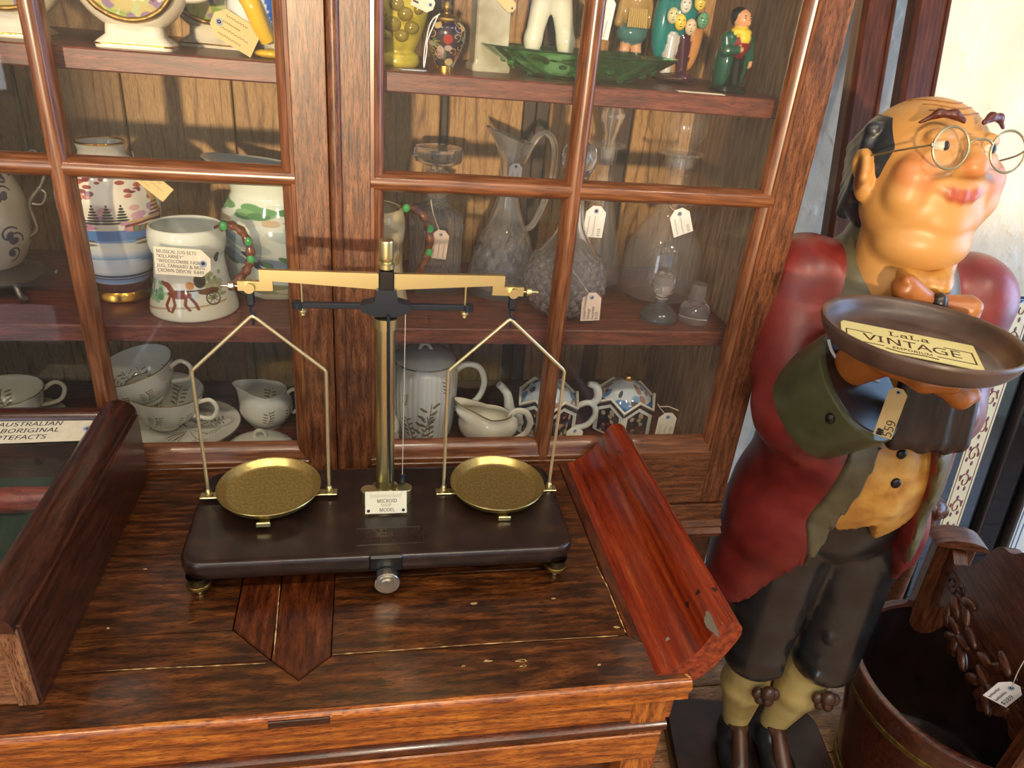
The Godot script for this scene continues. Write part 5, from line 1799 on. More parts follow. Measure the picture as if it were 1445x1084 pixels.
	branch_handle(j, [B(0.05, 0.13, 0.0), B(0.075, 0.135, 0.0), B(0.09, 0.11, 0.0), B(0.088, 0.07, 0.0), B(0.064, 0.045, 0.0)])
	# smaller jug behind the stile
	var q := thing("tankard_jug", "cream and tan pottery tankard with a brown branch handle with green leaves", "jug", Vector3(-0.002, y, -0.115), 0.0)
	var qi := canvas(256, 128, Color8(206, 190, 150))
	scatter(qi, r, 40, 0, 0, 256, 50, 16, [Color8(214, 206, 176), Color8(206, 196, 160)])
	scatter(qi, r, 40, 0, 40, 256, 80, 9, [Color8(150, 166, 130), Color8(170, 150, 104)])
	scatter(qi, r, 40, 0, 90, 256, 128, 12, [Color8(196, 172, 128), Color8(176, 148, 100)])
	var qm := MB.new()
	qm.lathe(hollow(prof([0.044, 0.0, 0.045, 0.004, 0.041, 0.025, 0.038, 0.05, 0.0385, 0.075, 0.041, 0.095, 0.039, 0.112, 0.0365, 0.117]), 0.003, 0.006), 48)
	obj("body", qm, glaze(qi), q)
	branch_handle(q, [B(0.033, 0.112, 0.0), B(0.045, 0.118, 0.0), B(0.062, 0.108, 0.0), B(0.07, 0.085, 0.0), B(0.066, 0.055, 0.0), B(0.055, 0.036, 0.0), B(0.042, 0.022, 0.0)])
	# footed dark urn behind the far panes
	var du := thing("footed_urn", "cream urn with dark blue scroll pattern, pewter mounts and scrolled feet", "urn", Vector3(-0.425, y, -0.135), 0.0)
	var di := canvas(512, 256, Color8(176, 168, 148))
	for k in 60:
		var p0 := Vector2(r.randf() * 512, r.randf() * 256)
		var pts := []
		for i in 14:
			pts.append(p0 + Vector2(cos(i * 0.5 + k), sin(i * 0.5 + k)) * (3.0 + i * 1.2))
		stroke(di, pts, 1.8, Color8(52, 52, 66))
		dab(di, p0.x, p0.y, 9, 6, Color8(60, 62, 80), k)
	var dm := MB.new()
	dm.lathe(hollow(prof([0.022, 0.026, 0.034, 0.034, 0.046, 0.06, 0.048, 0.095, 0.04, 0.125, 0.03, 0.14, 0.032, 0.155, 0.038, 0.165]), 0.003, 0.03), 44)
	obj("body", dm, glaze(di, 0.2), du)
	var pew := mat(Color8(120, 112, 98), 0.4, 0.9)
	var dt := MB.new()
	dt.lathe(prof([0.0, 0.014, 0.05, 0.016, 0.052, 0.019, 0.03, 0.024, 0.024, 0.03, 0.0, 0.03]), 40)
	obj("stand", dt, pew, du)
	for k in 4:
		var a := PI / 4 + k * PI / 2
		var fm := MB.new()
		var dv := Vector3(cos(a), 0, sin(a))
		fm.tube(spline([dv * 0.038 + B(0, 0.017, 0), dv * 0.052 + B(0, 0.015, 0), dv * 0.058 + B(0, 0.007, 0), dv * 0.064 + B(0, 0.003, 0), dv * 0.068 + B(0, 0.007, 0)], 5), 0.0035, 10)
		obj("scroll_foot", fm, pew, du)
	var dh := MB.new()
	dh.tube(spline([B(0.042, 0.06, 0), B(0.056, 0.072, 0), B(0.054, 0.1, 0), B(0.07, 0.122, 0), B(0.078, 0.145, 0), B(0.068, 0.158, 0), B(0.06, 0.148, 0), B(0.066, 0.14, 0)], 5), 0.0028, 8)
	dh.tube(spline([B(0.054, 0.1, 0), B(0.066, 0.1, 0), B(0.072, 0.112, 0), B(0.064, 0.118, 0)], 5), 0.002, 8)
	obj("scroll_handle", dh, pew, du)
	var dl := MB.new()
	dl.lathe(prof([0.0385, 0.1645, 0.04, 0.168, 0.03, 0.178, 0.014, 0.186, 0.006, 0.189, 0.005, 0.194, 0.009, 0.199, 0.008, 0.206, 0.0, 0.21]), 32)
	obj("lid", dl, pew, du)
func branch_handle(t: Node3D, pts: Array) -> void:
	var brown := mat(Color.WHITE, 0.12)
	brown.albedo_texture = M.get("branch_tex") if M.has("branch_tex") else noise(61, 0.03, 128, ramp([[0.0, 60, 30, 20], [0.4, 104, 54, 32], [0.6, 150, 88, 44], [0.75, 70, 66, 110], [1.0, 96, 50, 34]]), 3)
	M.branch_tex = brown.albedo_texture
	brown.uv1_triplanar = true
	brown.uv1_scale = Vector3(18, 18, 18)
	var h := MB.new()
	var path := spline(pts, 6)
	var rad := []
	for i in path.size():
		rad.append(0.0048 + 0.0009 * sin(i * 1.7))
	h.tube(path, rad, 12)
	obj("handle", h, brown, t)
	var gm := mat(Color8(60, 168, 92), 0.12)
	for f in [0.12, 0.45, 0.62]:
		var i := int(f * (path.size() - 1))
		var lf := MB.new()
		lf.ball(path[i] + B(0.0012, 0.001, 0.0038), B(0.0042, 0.005, 0.0022), 12, 8)
		obj("leaf", lf, gm, t)

# ------------------------------------------------------------------ bottom shelf
func sprigged(seed_: int, n: int) -> StandardMaterial3D:
	var im := canvas(512, 256, Color8(216, 214, 198))
	var r := RandomNumberGenerator.new()
	r.seed = seed_
	for i in n:
		sprig(im, r, (i + r.randf_range(0.2, 0.8)) * 512.0 / n, r.randf_range(170, 240), r.randf_range(70, 120), Color8(132, 118, 88))
	return glaze(im)
func teacup(label: String, at: Vector3, b: Basis, m: Material) -> void:
	var t := thing("tea_cup", label, "cup", at, 0.0, "sprigged tea cups")
	t.basis = b
	var c := MB.new()
	c.lathe(hollow(prof([0.018, 0.0, 0.0185, 0.003, 0.021, 0.006, 0.032, 0.015, 0.04, 0.028, 0.0445, 0.044, 0.0465, 0.052]), 0.0016, 0.005), 44)
	obj("bowl", c, m, t)
	var rim := MB.new()
	rim.tube(arc(Vector3(0, 0.0524, 0), 0.0458, 0, TAU * 39 / 40, 39, Vector3.RIGHT, Vector3.BACK), 0.0007, 6, false, true)
	obj("rim_line", rim, M.brass_old, t)
	var h := MB.new()
	h.tube(spline([B(0.043, 0.043, 0), B(0.058, 0.05, 0), B(0.067, 0.04, 0), B(0.06, 0.024, 0), B(0.038, 0.022, 0)], 6), 0.0028, 10)
	obj("handle", h, M.china, t)
func saucer(label: String, at: Vector3, m: Material) -> void:
	var t := thing("tea_saucer", label, "saucer", at, 0.0, "sprigged saucers")
	var c := MB.new()
	c.lathe(prof([0.0, 0.0, 0.026, 0.0, 0.028, 0.003, 0.045, 0.008, 0.062, 0.013, 0.0655, 0.0145, 0.0655, 0.0155, 0.062, 0.0148, 0.045, 0.01, 0.028, 0.0052, 0.0, 0.005]), 48)
	obj("dish", c, m, t)
	var rim := MB.new()
	rim.tube(arc(Vector3(0, 0.0152, 0), 0.065, 0, TAU * 47 / 48, 47, Vector3.RIGHT, Vector3.BACK), 0.0007, 6, false, true)
	obj("rim_line", rim, M.brass_old, t)
func ceramics_bottom() -> void:
	var y := T - 0.03
	var sp := sprigged(3, 7)
	var sq := sprigged(4, 9)
	saucer("cream sprigged saucer beneath the stacked tea cups", Vector3(-0.252, y, -0.13), sp)
	saucer("cream sprigged saucer standing beside the stacked tea cups", Vector3(-0.235, y + 0.0065, -0.118), sq)
	teacup("cream sprigged tea cup resting on saucers, under another cup", Vector3(-0.262, y + 0.021, -0.118), Basis(Vector3.UP, -0.25) * Basis(Vector3.BACK, -0.12), sp)
	teacup("cream sprigged tea cup tilted on top of another cup", Vector3(-0.276, y + 0.056, -0.122), Basis(Vector3.UP, -0.15) * Basis(Vector3.BACK, 0.2) * Basis(Vector3.RIGHT, 0.16), sq)
	teacup("cream sprigged tea cup standing behind the display case", Vector3(-0.452, y + 0.006, -0.14), Basis(Vector3.UP, 0.5), sp)
	saucer("cream sprigged saucer beneath the cup behind the display case", Vector3(-0.452, y, -0.14), sq)
	# creamer
	var c := thing("milk_jug", "small cream milk jug with ribbed body, pouring lip and silver line", "jug", Vector3(-0.141, y + 0.0, -0.152), 0.0)
	var cm := MB.new()
	cm.lathe(hollow(prof([0.02, 0.0, 0.021, 0.003, 0.028, 0.01, 0.034, 0.022, 0.033, 0.036, 0.0285, 0.047, 0.0275, 0.052]), 0.0016, 0.004), 48, 1.0, 1.0, Vector3.ZERO, func(th: float, rr: float, yy: float) -> float:
		var f := clampf((yy - 0.03) / 0.022, 0.0, 1.0)
		var d := absf(wrapf(th - PI, -PI, PI))
		return rr * (1.0 + f * f * 0.5 * exp(-d * d * 5.0)) + 0.0003 * sin(th * 40.0))
	for i in cm.v.size():
		var p := cm.v[i]
		cm.v[i].y += clampf((p.y - 0.03) / 0.022, 0.0, 1.0) * 0.008 * clampf(-p.x / 0.03, 0.0, 1.3)
	obj("body", cm, sp, c)
	var ch := MB.new()
	ch.tube(spline([B(0.026, 0.044, 0), B(0.036, 0.052, 0), B(0.047, 0.044, 0), B(0.046, 0.028, 0), B(0.034, 0.016, 0)], 6), 0.0026, 10)
	obj("handle", ch, M.china, c)
	# lid
	var l := thing("tureen_lid", "cream sprigged oval lid with a loop knob lying before the milk jug", "lid", Vector3(-0.143, y, -0.09), 0.1)
	var lm := MB.new()
	lm.lathe(prof([0.0, 0.0, 0.036, 0.0, 0.0415, 0.0025, 0.0405, 0.0055, 0.036, 0.009, 0.026, 0.0135, 0.012, 0.0165, 0.0, 0.017]), 44, 1.0, 0.8)
	obj("dome", lm, sq, l)
	var lk := MB.new()
	lk.tube(spline([B(-0.006, 0.0155, 0), B(-0.004, 0.024, 0), B(0.002, 0.026, 0), B(0.007, 0.021, 0), B(0.008, 0.0155, 0)], 5), 0.0024, 8)
	obj("knob", lk, M.china, l)
	# coffee pot
	var p := thing("coffee_pot", "tall cream fluted coffee pot with sprigs and a silver-lined lid", "coffee pot", Vector3(0.068, y, -0.128), 0.0)
	var pm := MB.new()
	pm.lathe(spline(prof([0.036, 0.0, 0.038, 0.003, 0.041, 0.02, 0.0435, 0.05, 0.0445, 0.08, 0.0435, 0.1, 0.0405, 0.1105]), 5), 160, 1.0, 1.0, Vector3.ZERO, func(th: float, rr: float, yy: float) -> float: return rr + 0.00055 * sin(th * 40.0) * clampf((0.108 - yy) / 0.01, 0.0, 1.0))
	var pi := canvas(512, 256, Color8(206, 208, 202))
	var r := RandomNumberGenerator.new()
	r.seed = 12
	sprig(pi, r, 372, 236, 130, Color8(128, 112, 86))
	sprig(pi, r, 392, 240, 90, Color8(118, 104, 80))
	sprig(pi, r, 350, 240, 80, Color8(128, 112, 86))
	sprig(pi, r, 440, 90, 60, Color8(128, 112, 86))
	sprig(pi, r, 330, 120, 40, Color8(128, 112, 86))
	obj("body", pm, glaze(pi), p)
	var pl := MB.new()
	pl.lathe(prof([0.0415, 0.1098, 0.042, 0.1115, 0.0405, 0.1132, 0.034, 0.1185, 0.02, 0.1235, 0.0, 0.1255]), 44)
	obj("lid", pl, mat(Color8(196, 200, 198), 0.1), p)
	var ln := MB.new()
	ln.tube(arc(Vector3(0, 0.1112, 0), 0.042, 0, TAU * 43 / 44, 43, Vector3.RIGHT, Vector3.BACK), 0.0011, 6, false, true)
	obj("silver_line", ln, M.steel, p)
	var kn := MB.new()
	kn.tube(spline([B(-0.008, 0.1225, 0), B(-0.004, 0.131, 0), B(0.003, 0.131, 0), B(0.009, 0.1225, 0)], 5), 0.0026, 8)
	obj("knob", kn, M.china_cool, p)
	var ph := MB.new()
	ph.tube(spline([B(0.041, 0.092, 0.0), B(0.056, 0.104, 0.004), B(0.073, 0.1, 0.008), B(0.08, 0.08, 0.01), B(0.074, 0.056, 0.008), B(0.058, 0.04, 0.004), B(0.042, 0.034, 0.0)], 6), 0.0042, 12)
	obj("handle", ph, M.china_cool, p)
	var ps := MB.new()
	ps.tube(spline([B(-0.038, 0.04, 0), B(-0.056, 0.056, 0), B(-0.064, 0.085, 0), B(-0.076, 0.104, 0)], 6), spline_r([0.013, 0.01, 0.007, 0.0065], 6), 14)
	obj("spout", ps, M.china_cool, p)
	# upturned cup beside the balance pillar and a loose handle piece
	teacup("cream cup lying on its side before the coffee pot", Vector3(0.024, y + 0.0245, -0.062), Basis(Vector3.UP, 2.3) * Basis(Vector3.BACK, -1.35) * Basis.from_scale(Vector3.ONE * 0.7), M.china)
	# gravy boat
	var g := thing("cream_boat", "white bone-china sauce boat with gilt line and scrolled handle", "sauce boat", Vector3(0.154, y, -0.094), 0.0)
	var gm := MB.new()
	gm.lathe(hollow(prof([0.016, 0.0, 0.018, 0.002, 0.024, 0.006, 0.036, 0.016, 0.041, 0.026, 0.039, 0.035, 0.032, 0.041, 0.0305, 0.046]), 0.0016, 0.005), 56, 1.0, 0.72, Vector3.ZERO, func(th: float, rr: float, yy: float) -> float:
		var f := clampf((yy - 0.032) / 0.014, 0.0, 1.0)
		var d := absf(wrapf(th - PI, -PI, PI))
		return rr * (1.0 + f * 0.62 * exp(-d * d * 3.2)))
	for i in gm.v.size():
		var v := gm.v[i]
		gm.v[i].y += clampf((v.y - 0.02) / 0.026, 0.0, 1.0) * (0.02 * clampf(-v.x / 0.045, 0.0, 1.1) - 0.002 * clampf(v.x / 0.03, 0.0, 1.0))
	obj("body", gm, M.china, g)
	var rp := []
	for i in 48:
		var th := TAU * i / 48
		var d := absf(wrapf(th - PI, -PI, PI))
		var rr := 0.0305 * (1.0 + 0.62 * exp(-d * d * 3.2))
		var x := cos(th) * rr
		rp.append(B(x, 0.0462 + 0.02 * clampf(-x / 0.045, 0.0, 1.1) - 0.002 * clampf(x / 0.03, 0.0, 1.0), sin(th) * rr * 0.72))
	var rl := MB.new()
	rl.tube(rp, 0.0008, 6, false, true)
	obj("gilt_line", rl, M.brass_old, g)
	var gh := MB.new()
	gh.tube(spline([B(0.036, 0.032, 0), B(0.03, 0.04, 0.0), B(0.036, 0.048, 0), B(0.05, 0.046, 0), B(0.058, 0.03, 0), B(0.052, 0.012, 0), B(0.036, 0.003, 0), B(0.028, 0.006, 0)], 6), 0.0028, 10, true, false, 1.6)
	obj("handle", gh, M.china, g)
	castle("white gabled china teapot with dark painted panels and a rope tag", Vector3(0.243, y, -0.13), 0.35, true, 21)
	castle("white gabled china teapot with a blue painted dome and gilt knob", Vector3(0.356, y, -0.128), 0.2, false, 22)
	price_tag("cream tag hanging from the handle of the gabled teapot behind the glazing bar", 810, 617, -0.03, 0.03, 0.022, 90, [], 0.004, M.paper, on_z(808, 600, -0.05))
	price_tag("cream tag tied with twine to the blue-domed teapot", 939, 603, -0.055, 0.045, 0.026, 88, ["~~~~", "~~~~", "~~~~"], 0.004, M.paper, on_z(928, 570, -0.07))
	var tw := MB.new()
	var a0 := on_z(930, 574, -0.06)
	tw.tube([a0, a0 + B(0.012, 0.002, 0.003), a0 + B(0.026, -0.003, 0.006)], 0.0007, 6)
	obj("twine_tail", tw, M.string, get_node("price_tag_%03d" % names["price_tag"]), Vector3.ZERO)
	var tt: Node3D = get_node("price_tag_%03d" % names["price_tag"])
	(tt.get_node("twine_tail") as Node3D).transform = tt.transform.affine_inverse()
func castle(label: String, at: Vector3, turn: float, spouted: bool, seed_: int) -> void:
	var t := thing("gabled_teapot", label, "teapot", at, turn)
	var N := 6
	var R := 0.046
	var yv := 0.047
	var yp := 0.061
	var r := RandomNumberGenerator.new()
	r.seed = seed_
	var im := canvas(128, 128, Color8(34, 32, 38))
	scatter(im, r, 22, 30, 40, 98, 120, 9, [Color8(150, 50, 40), Color8(196, 180, 150), Color8(70, 80, 110), Color8(60, 70, 50), Color8(206, 170, 130)])
	var pmat := glaze(im)
	var body := MB.new()
	body.lathe(prof([0.0, 0.0, R * 0.9, 0.0, R * 0.92, 0.003, R * 0.92, yv - 0.002]), N)
	obj("body", body, M.china_cool, t)
	var zig := []
	for k in N:
		var a0 := TAU * k / N
		var a1 := TAU * (k + 1) / N
		var p0 := B(cos(a0) * R, 0, sin(a0) * R)
		var p1 := B(cos(a1) * R, 0, sin(a1) * R)
		var mid := (p0 + p1) * 0.5
		var nn := mid.normalized()
		var w := MB.new()
		w.poly([p0 + B(0, 0.004, 0), p0 + B(0, yv, 0), mid + B(0, yp, 0), p1 + B(0, yv, 0), p1 + B(0, 0.004, 0)])
		for i in w.n.size():
			w.n[i] = nn
		var pts := [p0 * 0.98 + B(0, 0.004, 0), p0 * 0.98 + B(0, yv, 0), mid * 0.98 + B(0, yp, 0), p1 * 0.98 + B(0, yv, 0), p1 * 0.98 + B(0, 0.004, 0)]
		for q in [0, 1, 2, 3, 4]:
			var q2: int = (q + 1) % 5
			var o := [p0 + B(0, 0.004, 0), p0 + B(0, yv, 0), mid + B(0, yp, 0), p1 + B(0, yv, 0), p1 + B(0, 0.004, 0)]
			w.poly([o[q], o[q2], pts[q2], pts[q]])
		w.flat([pts[0], pts[1], pts[2], pts[3], pts[4]], -nn)
		obj("gable_wall", w, M.china_cool, t)
		var pn := MB.new()
		var e := nn * 0.0007
		var s0 := p0.lerp(p1, 0.14) + e
		var s1 := p0.lerp(p1, 0.86) + e
		var tw := (p1 - p0)
		for v in [s0 + B(0, 0.007, 0), s0 + B(0, yv - 0.009, 0), mid + e + B(0, yp - 0.013, 0), s1 + B(0, yv - 0.009, 0), s1 + B(0, 0.007, 0)]:
			pn.add(v, nn, Vector2((v - p0).dot(tw) / tw.length_squared(), 1.0 - v.y / yp))
		for i in [1, 2, 3]:
			pn.tri(0, i, i + 1)
		obj("painted_panel", pn, pmat, t)
		for q in [[p0, mid], [mid, p1]]:
			var bd := MB.new()
			var ya := yv if q[0] == p0 else yp
			var yb2 := yp if q[0] == p0 else yv
			bd.poly([q[0] + e + B(0, ya - 0.0075, 0), q[1] + e + B(0, yb2 - 0.0075, 0), q[1] + e + B(0, yb2 - 0.0025, 0), q[0] + e + B(0, ya - 0.0025, 0)])
			for i in bd.n.size():
				bd.n[i] = nn
			var bm := mat(Color8(38, 30, 34), 0.15)
			obj("key_pattern_band", bd, bm, t)
		zig.append(p0 + B(0, yv, 0))
		zig.append(mid + B(0, yp, 0))
	var rim := MB.new()
	rim.tube(zig, 0.0022, 8, false, true)
	obj("zigzag_rim", rim, M.china, t)
	var di := canvas(256, 64, Color8(196, 206, 210))
	scatter(di, r, 50, 0, 0, 256, 64, 8, [Color8(70, 120, 170), Color8(120, 160, 190), Color8(60, 60, 70), Color8(220, 220, 214), Color8(150, 110, 90)])
	if not spouted:
		di.fill_rect(Rect2i(0, 46, 256, 18), Color8(44, 112, 168))
	var dm := MB.new()
	dm.lathe(spline(prof([0.0405, 0.044, 0.0375, 0.052, 0.03, 0.062, 0.02, 0.071, 0.008, 0.077, 0.006, 0.079]), 4), 40)
	obj("dome_lid", dm, glaze(di), t)
	var kb := MB.new()
	kb.lathe(prof([0.0065, 0.078, 0.0075, 0.081, 0.0072, 0.0845, 0.004, 0.088, 0.0, 0.0885]), 24)
	obj("knob", kb, M.gold, t)
	if spouted:
		var b := Basis(Vector3.UP, -turn)
		var s := MB.new()
		s.tube(spline([b * B(-0.036, 0.02, 0.012), b * B(-0.055, 0.035, 0.014), b * B(-0.062, 0.062, 0.014), b * B(-0.075, 0.078, 0.014)], 6), spline_r([0.01, 0.008, 0.006, 0.005], 6), 12)
		obj("spout", s, M.china_cool, t)
		var h := MB.new()
		h.tube(spline([b * B(0.036, 0.042, 0.016), b * B(0.05, 0.05, 0.018), b * B(0.062, 0.046, 0.018), b * B(0.066, 0.03, 0.018), b * B(0.056, 0.014, 0.018), b * B(0.038, 0.008, 0.016)], 6), 0.0042, 12)
		h.tube(spline([b * B(0.058, 0.046, 0.018), b * B(0.066, 0.058, 0.018), b * B(0.062, 0.075, 0.018), b * B(0.05, 0.08, 0.018)], 6), spline_r([0.005, 0.006, 0.006, 0.004], 6), 12)
		obj("handle", h, M.china_cool, t)

# ------------------------------------------------------------------ crystal and glass on the middle shelf
func crystal() -> void:
	var y := T + 0.165
	# square decanter with a round flat stopper
	var a := thing("square_decanter", "square cut-crystal decanter with a flat round stopper", "decanter", Vector3(0.08, y, -0.175), 0.1)
	var am := MB.new()
	am.loft([rrect(0.058, 0.058, 0.006, 0.0), rrect(0.06, 0.06, 0.006, 0.002), rrect(0.06, 0.06, 0.006, 0.096), rrect(0.056, 0.056, 0.008, 0.102), rrect(0.04, 0.04, 0.012, 0.108), rrect(0.028, 0.028, 0.0125, 0.112), rrect(0.025, 0.025, 0.0123, 0.128), rrect(0.034, 0.034, 0.0168, 0.132), rrect(0.033, 0.033, 0.0163, 0.136)])
	obj("body", am, M.crystal, a)
	var ad := MB.new()
	for s in [0.0, PI / 2, PI, -PI / 2]:
		var b := Basis(Vector3.UP, s)
		for k in 7:
			for dirn in [-1.0, 1.0]:
				var o := -0.024 + k * 0.008
				ad.tube([b * B(clampf(o - 0.02 * dirn, -0.026, 0.026), 0.012 + 0.0, 0.0302), b * B(clampf(o + 0.02 * dirn, -0.026, 0.026), 0.09, 0.0302)], 0.0006, 5)
	obj("cut_lattice", ad, M.crystal, a)
	var asn := MB.new()
	asn.lathe(prof([0.0, 0.13, 0.0085, 0.13, 0.011, 0.138, 0.0145, 0.142, 0.0145, 0.148, 0.009, 0.151, 0.009, 0.156, 0.022, 0.159, 0.0285, 0.162, 0.03, 0.166, 0.03, 0.175, 0.0285, 0.178, 0.0, 0.1795]), 48, 1.0, 1.0, Vector3.ZERO, func(th: float, rr: float, yy: float) -> float: return rr * (1.0 + (0.03 * sin(th * 24.0) if yy > 0.158 and rr > 0.02 else 0.0)))
	obj("stopper", asn, M.crystal, a)
	price_tag("rounded pinkish tag hanging on the square decanter", 620, 345, -0.125, 0.036, 0.021, 84, ["~~~~", "~~~~", "~~~~"], 0.004, mat(Color8(206, 186, 170), 0.8), on_z(608, 282, -0.14))
	# claret jug with a tall handle
	var c := thing("claret_jug", "cut-crystal claret jug with a frilled lip and tall loop handle", "jug", Vector3(0.169, y, -0.165), 0.0)
	var cm := MB.new()
	cm.lathe(hollow(prof([0.044, 0.0, 0.046, 0.003, 0.044, 0.02, 0.036, 0.055, 0.026, 0.085, 0.0165, 0.112, 0.0125, 0.135, 0.0125, 0.16, 0.017, 0.182, 0.0225, 0.196]), 0.003, 0.008), 96, 1.0, 1.0, Vector3.ZERO, func(th: float, rr: float, yy: float) -> float:
		var cut := 0.0
		if yy > 0.012 and yy < 0.085:
			cut = 0.003 * absf(sin(th * 7.0 + yy * 110.0) * sin(th * 7.0 - yy * 110.0))
		var f := clampf((yy - 0.17) / 0.026, 0.0, 1.0)
		var d := absf(wrapf(th - PI, -PI, PI))
		return rr + cut + f * f * 0.011 * exp(-d * d * 4.0) + f * 0.0012 * sin(th * 6.0))
	for i in cm.v.size():
		var p := cm.v[i]
		cm.v[i].y += clampf((p.y - 0.17) / 0.026, 0.0, 1.0) * 0.009 * clampf(-p.x / 0.025, -0.5, 1.3)
	obj("body", cm, M.crystal, c)
	var ch := MB.new()
	ch.tube(spline([B(0.014, 0.168, 0.002), B(0.028, 0.198, 0.004), B(0.041, 0.204, 0.004), B(0.052, 0.19, 0.004), B(0.053, 0.155, 0.004), B(0.044, 0.115, 0.004), B(0.034, 0.09, 0.002), B(0.027, 0.085, 0.0)], 6), 0.0042, 12)
	obj("handle", ch, M.crystal, c)
	price_tag("tiny white tag on the neck of the claret jug", 727, 245, -0.125, 0.024, 0.0155, 88, ["~~~~", "~~~~"], 0.003, M.whitecard)
	# pineapple-cut decanter
	var p := thing("pineapple_decanter", "round pineapple-cut crystal decanter with a slender neck", "decanter", Vector3(0.236, y, -0.094), 0.0)
	var pm := MB.new()
	pm.lathe(hollow(spline(prof([0.027, 0.0, 0.031, 0.003, 0.042, 0.016, 0.0485, 0.034, 0.0475, 0.052, 0.039, 0.072, 0.026, 0.09, 0.0165, 0.108, 0.0125, 0.13, 0.012, 0.155, 0.0135, 0.166]), 3), 0.0035, 0.008), 120, 1.0, 1.0, Vector3.ZERO, func(th: float, rr: float, yy: float) -> float:
		var cut := 0.0
		if rr > 0.03 and yy < 0.075:
			cut = 0.0042 * absf(sin(th * 10.0 + yy * 190.0) * sin(th * 10.0 - yy * 190.0))
		return rr + cut)
	obj("body", pm, M.crystal, p)
	var ps := MB.new()
	ps.lathe(spline(prof([0.0, 0.16, 0.0095, 0.162, 0.0135, 0.172, 0.019, 0.184, 0.0185, 0.198, 0.011, 0.206, 0.0, 0.209]), 4), 24, 1.0, 1.0, Vector3.ZERO, func(th: float, rr: float, yy: float) -> float: return rr * (1.0 + 0.1 * absf(sin(th * 4.0 + yy * 90.0))))
	obj("stopper", ps, M.crystal, p)
	price_tag("peach tag on a string round the pineapple-cut decanter", 834, 433, -0.045, 0.036, 0.024, 93, ["Crystal Pineapple", "Vintage", "Decanter", "$129"], 0.0042, mat(Color8(226, 206, 184), 0.8), on_z(790, 352, -0.06))
	# tall decanter with faceted stopper
	var t := thing("tall_decanter", "tall slender glass decanter with a pointed faceted stopper", "decanter", Vector3(0.299, y, -0.19), 0.0)
	var tm := MB.new()
	tm.lathe(hollow(prof([0.04, 0.0, 0.042, 0.003, 0.04, 0.03, 0.033, 0.06, 0.0235, 0.09, 0.016, 0.12, 0.0125, 0.15, 0.0125, 0.18, 0.0145, 0.187, 0.022, 0.189, 0.0215, 0.192]), 0.003, 0.008), 72, 1.0, 1.0, Vector3.ZERO, func(th: float, rr: float, yy: float) -> float: return rr + (0.0008 * sin(th * 12.0) if yy < 0.15 and rr > 0.014 else 0.0))
	obj("body", tm, M.thin_glass, t)
	var ts := MB.new()
	ts.lathe(prof([0.0, 0.165, 0.0085, 0.166, 0.0105, 0.19, 0.0085, 0.196, 0.009, 0.203, 0.0145, 0.217, 0.0165, 0.228, 0.0125, 0.238, 0.0, 0.245]), 8)
	obj("stopper", ts, M.crystal, t)
	price_tag("white tag hanging on the tall slender decanter", 839, 313, -0.13, 0.04, 0.026, 88, ["~~~~~", "~~~~~", "$129"], 0.0045, M.whitecard)
	# ship's decanter
	var s := thing("globe_decanter", "large plain globe decanter with a flat lip and hollow ball stopper", "decanter", Vector3(0.383, y, -0.15), 0.0)
	var sm := MB.new()
	sm.lathe(hollow(prof([0.042, 0.0, 0.048, 0.003, 0.0525, 0.02, 0.053, 0.045, 0.047, 0.075, 0.034, 0.1, 0.022, 0.118, 0.0165, 0.14, 0.016, 0.165, 0.019, 0.183, 0.0215, 0.189, 0.0275, 0.191, 0.027, 0.194]), 0.0025, 0.006), 64)
	obj("body", sm, M.thin_glass, s)
	var sb := MB.new()
	sb.lathe(spline(prof([0.0, 0.165, 0.0125, 0.166, 0.016, 0.185, 0.0115, 0.194, 0.0135, 0.199]), 3) + spline(prof([0.0135, 0.199, 0.0225, 0.21, 0.0255, 0.222, 0.0225, 0.236, 0.0135, 0.246, 0.0, 0.2495]), 5), 48)
	obj("stopper", sb, M.thin_glass, s)
	price_tag("tilted white tag hanging on the plain globe decanter", 961, 313, -0.105, 0.034, 0.026, 112, ["~~~~~", "~~~~~", "$125"], 0.0042, M.whitecard, on_z(945, 290, -0.12))
	# loose stoppers
	var l1 := thing("faceted_stopper", "faceted crystal stopper standing on its wide foot before the globe decanter", "stopper", Vector3(0.357, y, -0.07), 0.0)
	var lm := MB.new()
	lm.lathe(prof([0.0, 0.0, 0.0225, 0.0, 0.0235, 0.003, 0.022, 0.01, 0.0135, 0.0185, 0.007, 0.0215, 0.0065, 0.026, 0.0085, 0.0275, 0.0085, 0.031, 0.0068, 0.0325]), 40)
	obj("foot", lm, M.crystal, l1)
	var lk := MB.new()
	lk.lathe(prof([0.007, 0.0322, 0.0145, 0.0395, 0.0155, 0.0425, 0.0135, 0.0585, 0.011, 0.0605, 0.0, 0.0605]), 9)
	obj("plug", lk, M.crystal, l1)
	var l2 := thing("plain_stopper", "plain glass stopper standing upside down near the shelf end", "stopper", Vector3(0.4035, y, -0.066), 0.0)
	var l2m := MB.new()
	l2m.lathe(spline(prof([0.0, 0.0, 0.018, 0.0, 0.0192, 0.004, 0.019, 0.016, 0.0165, 0.0215, 0.0115, 0.025]), 3) + prof([0.011, 0.0255, 0.0095, 0.049, 0.009, 0.05, 0.0, 0.0502]), 40)
	obj("stopper", l2m, M.crystal, l2)

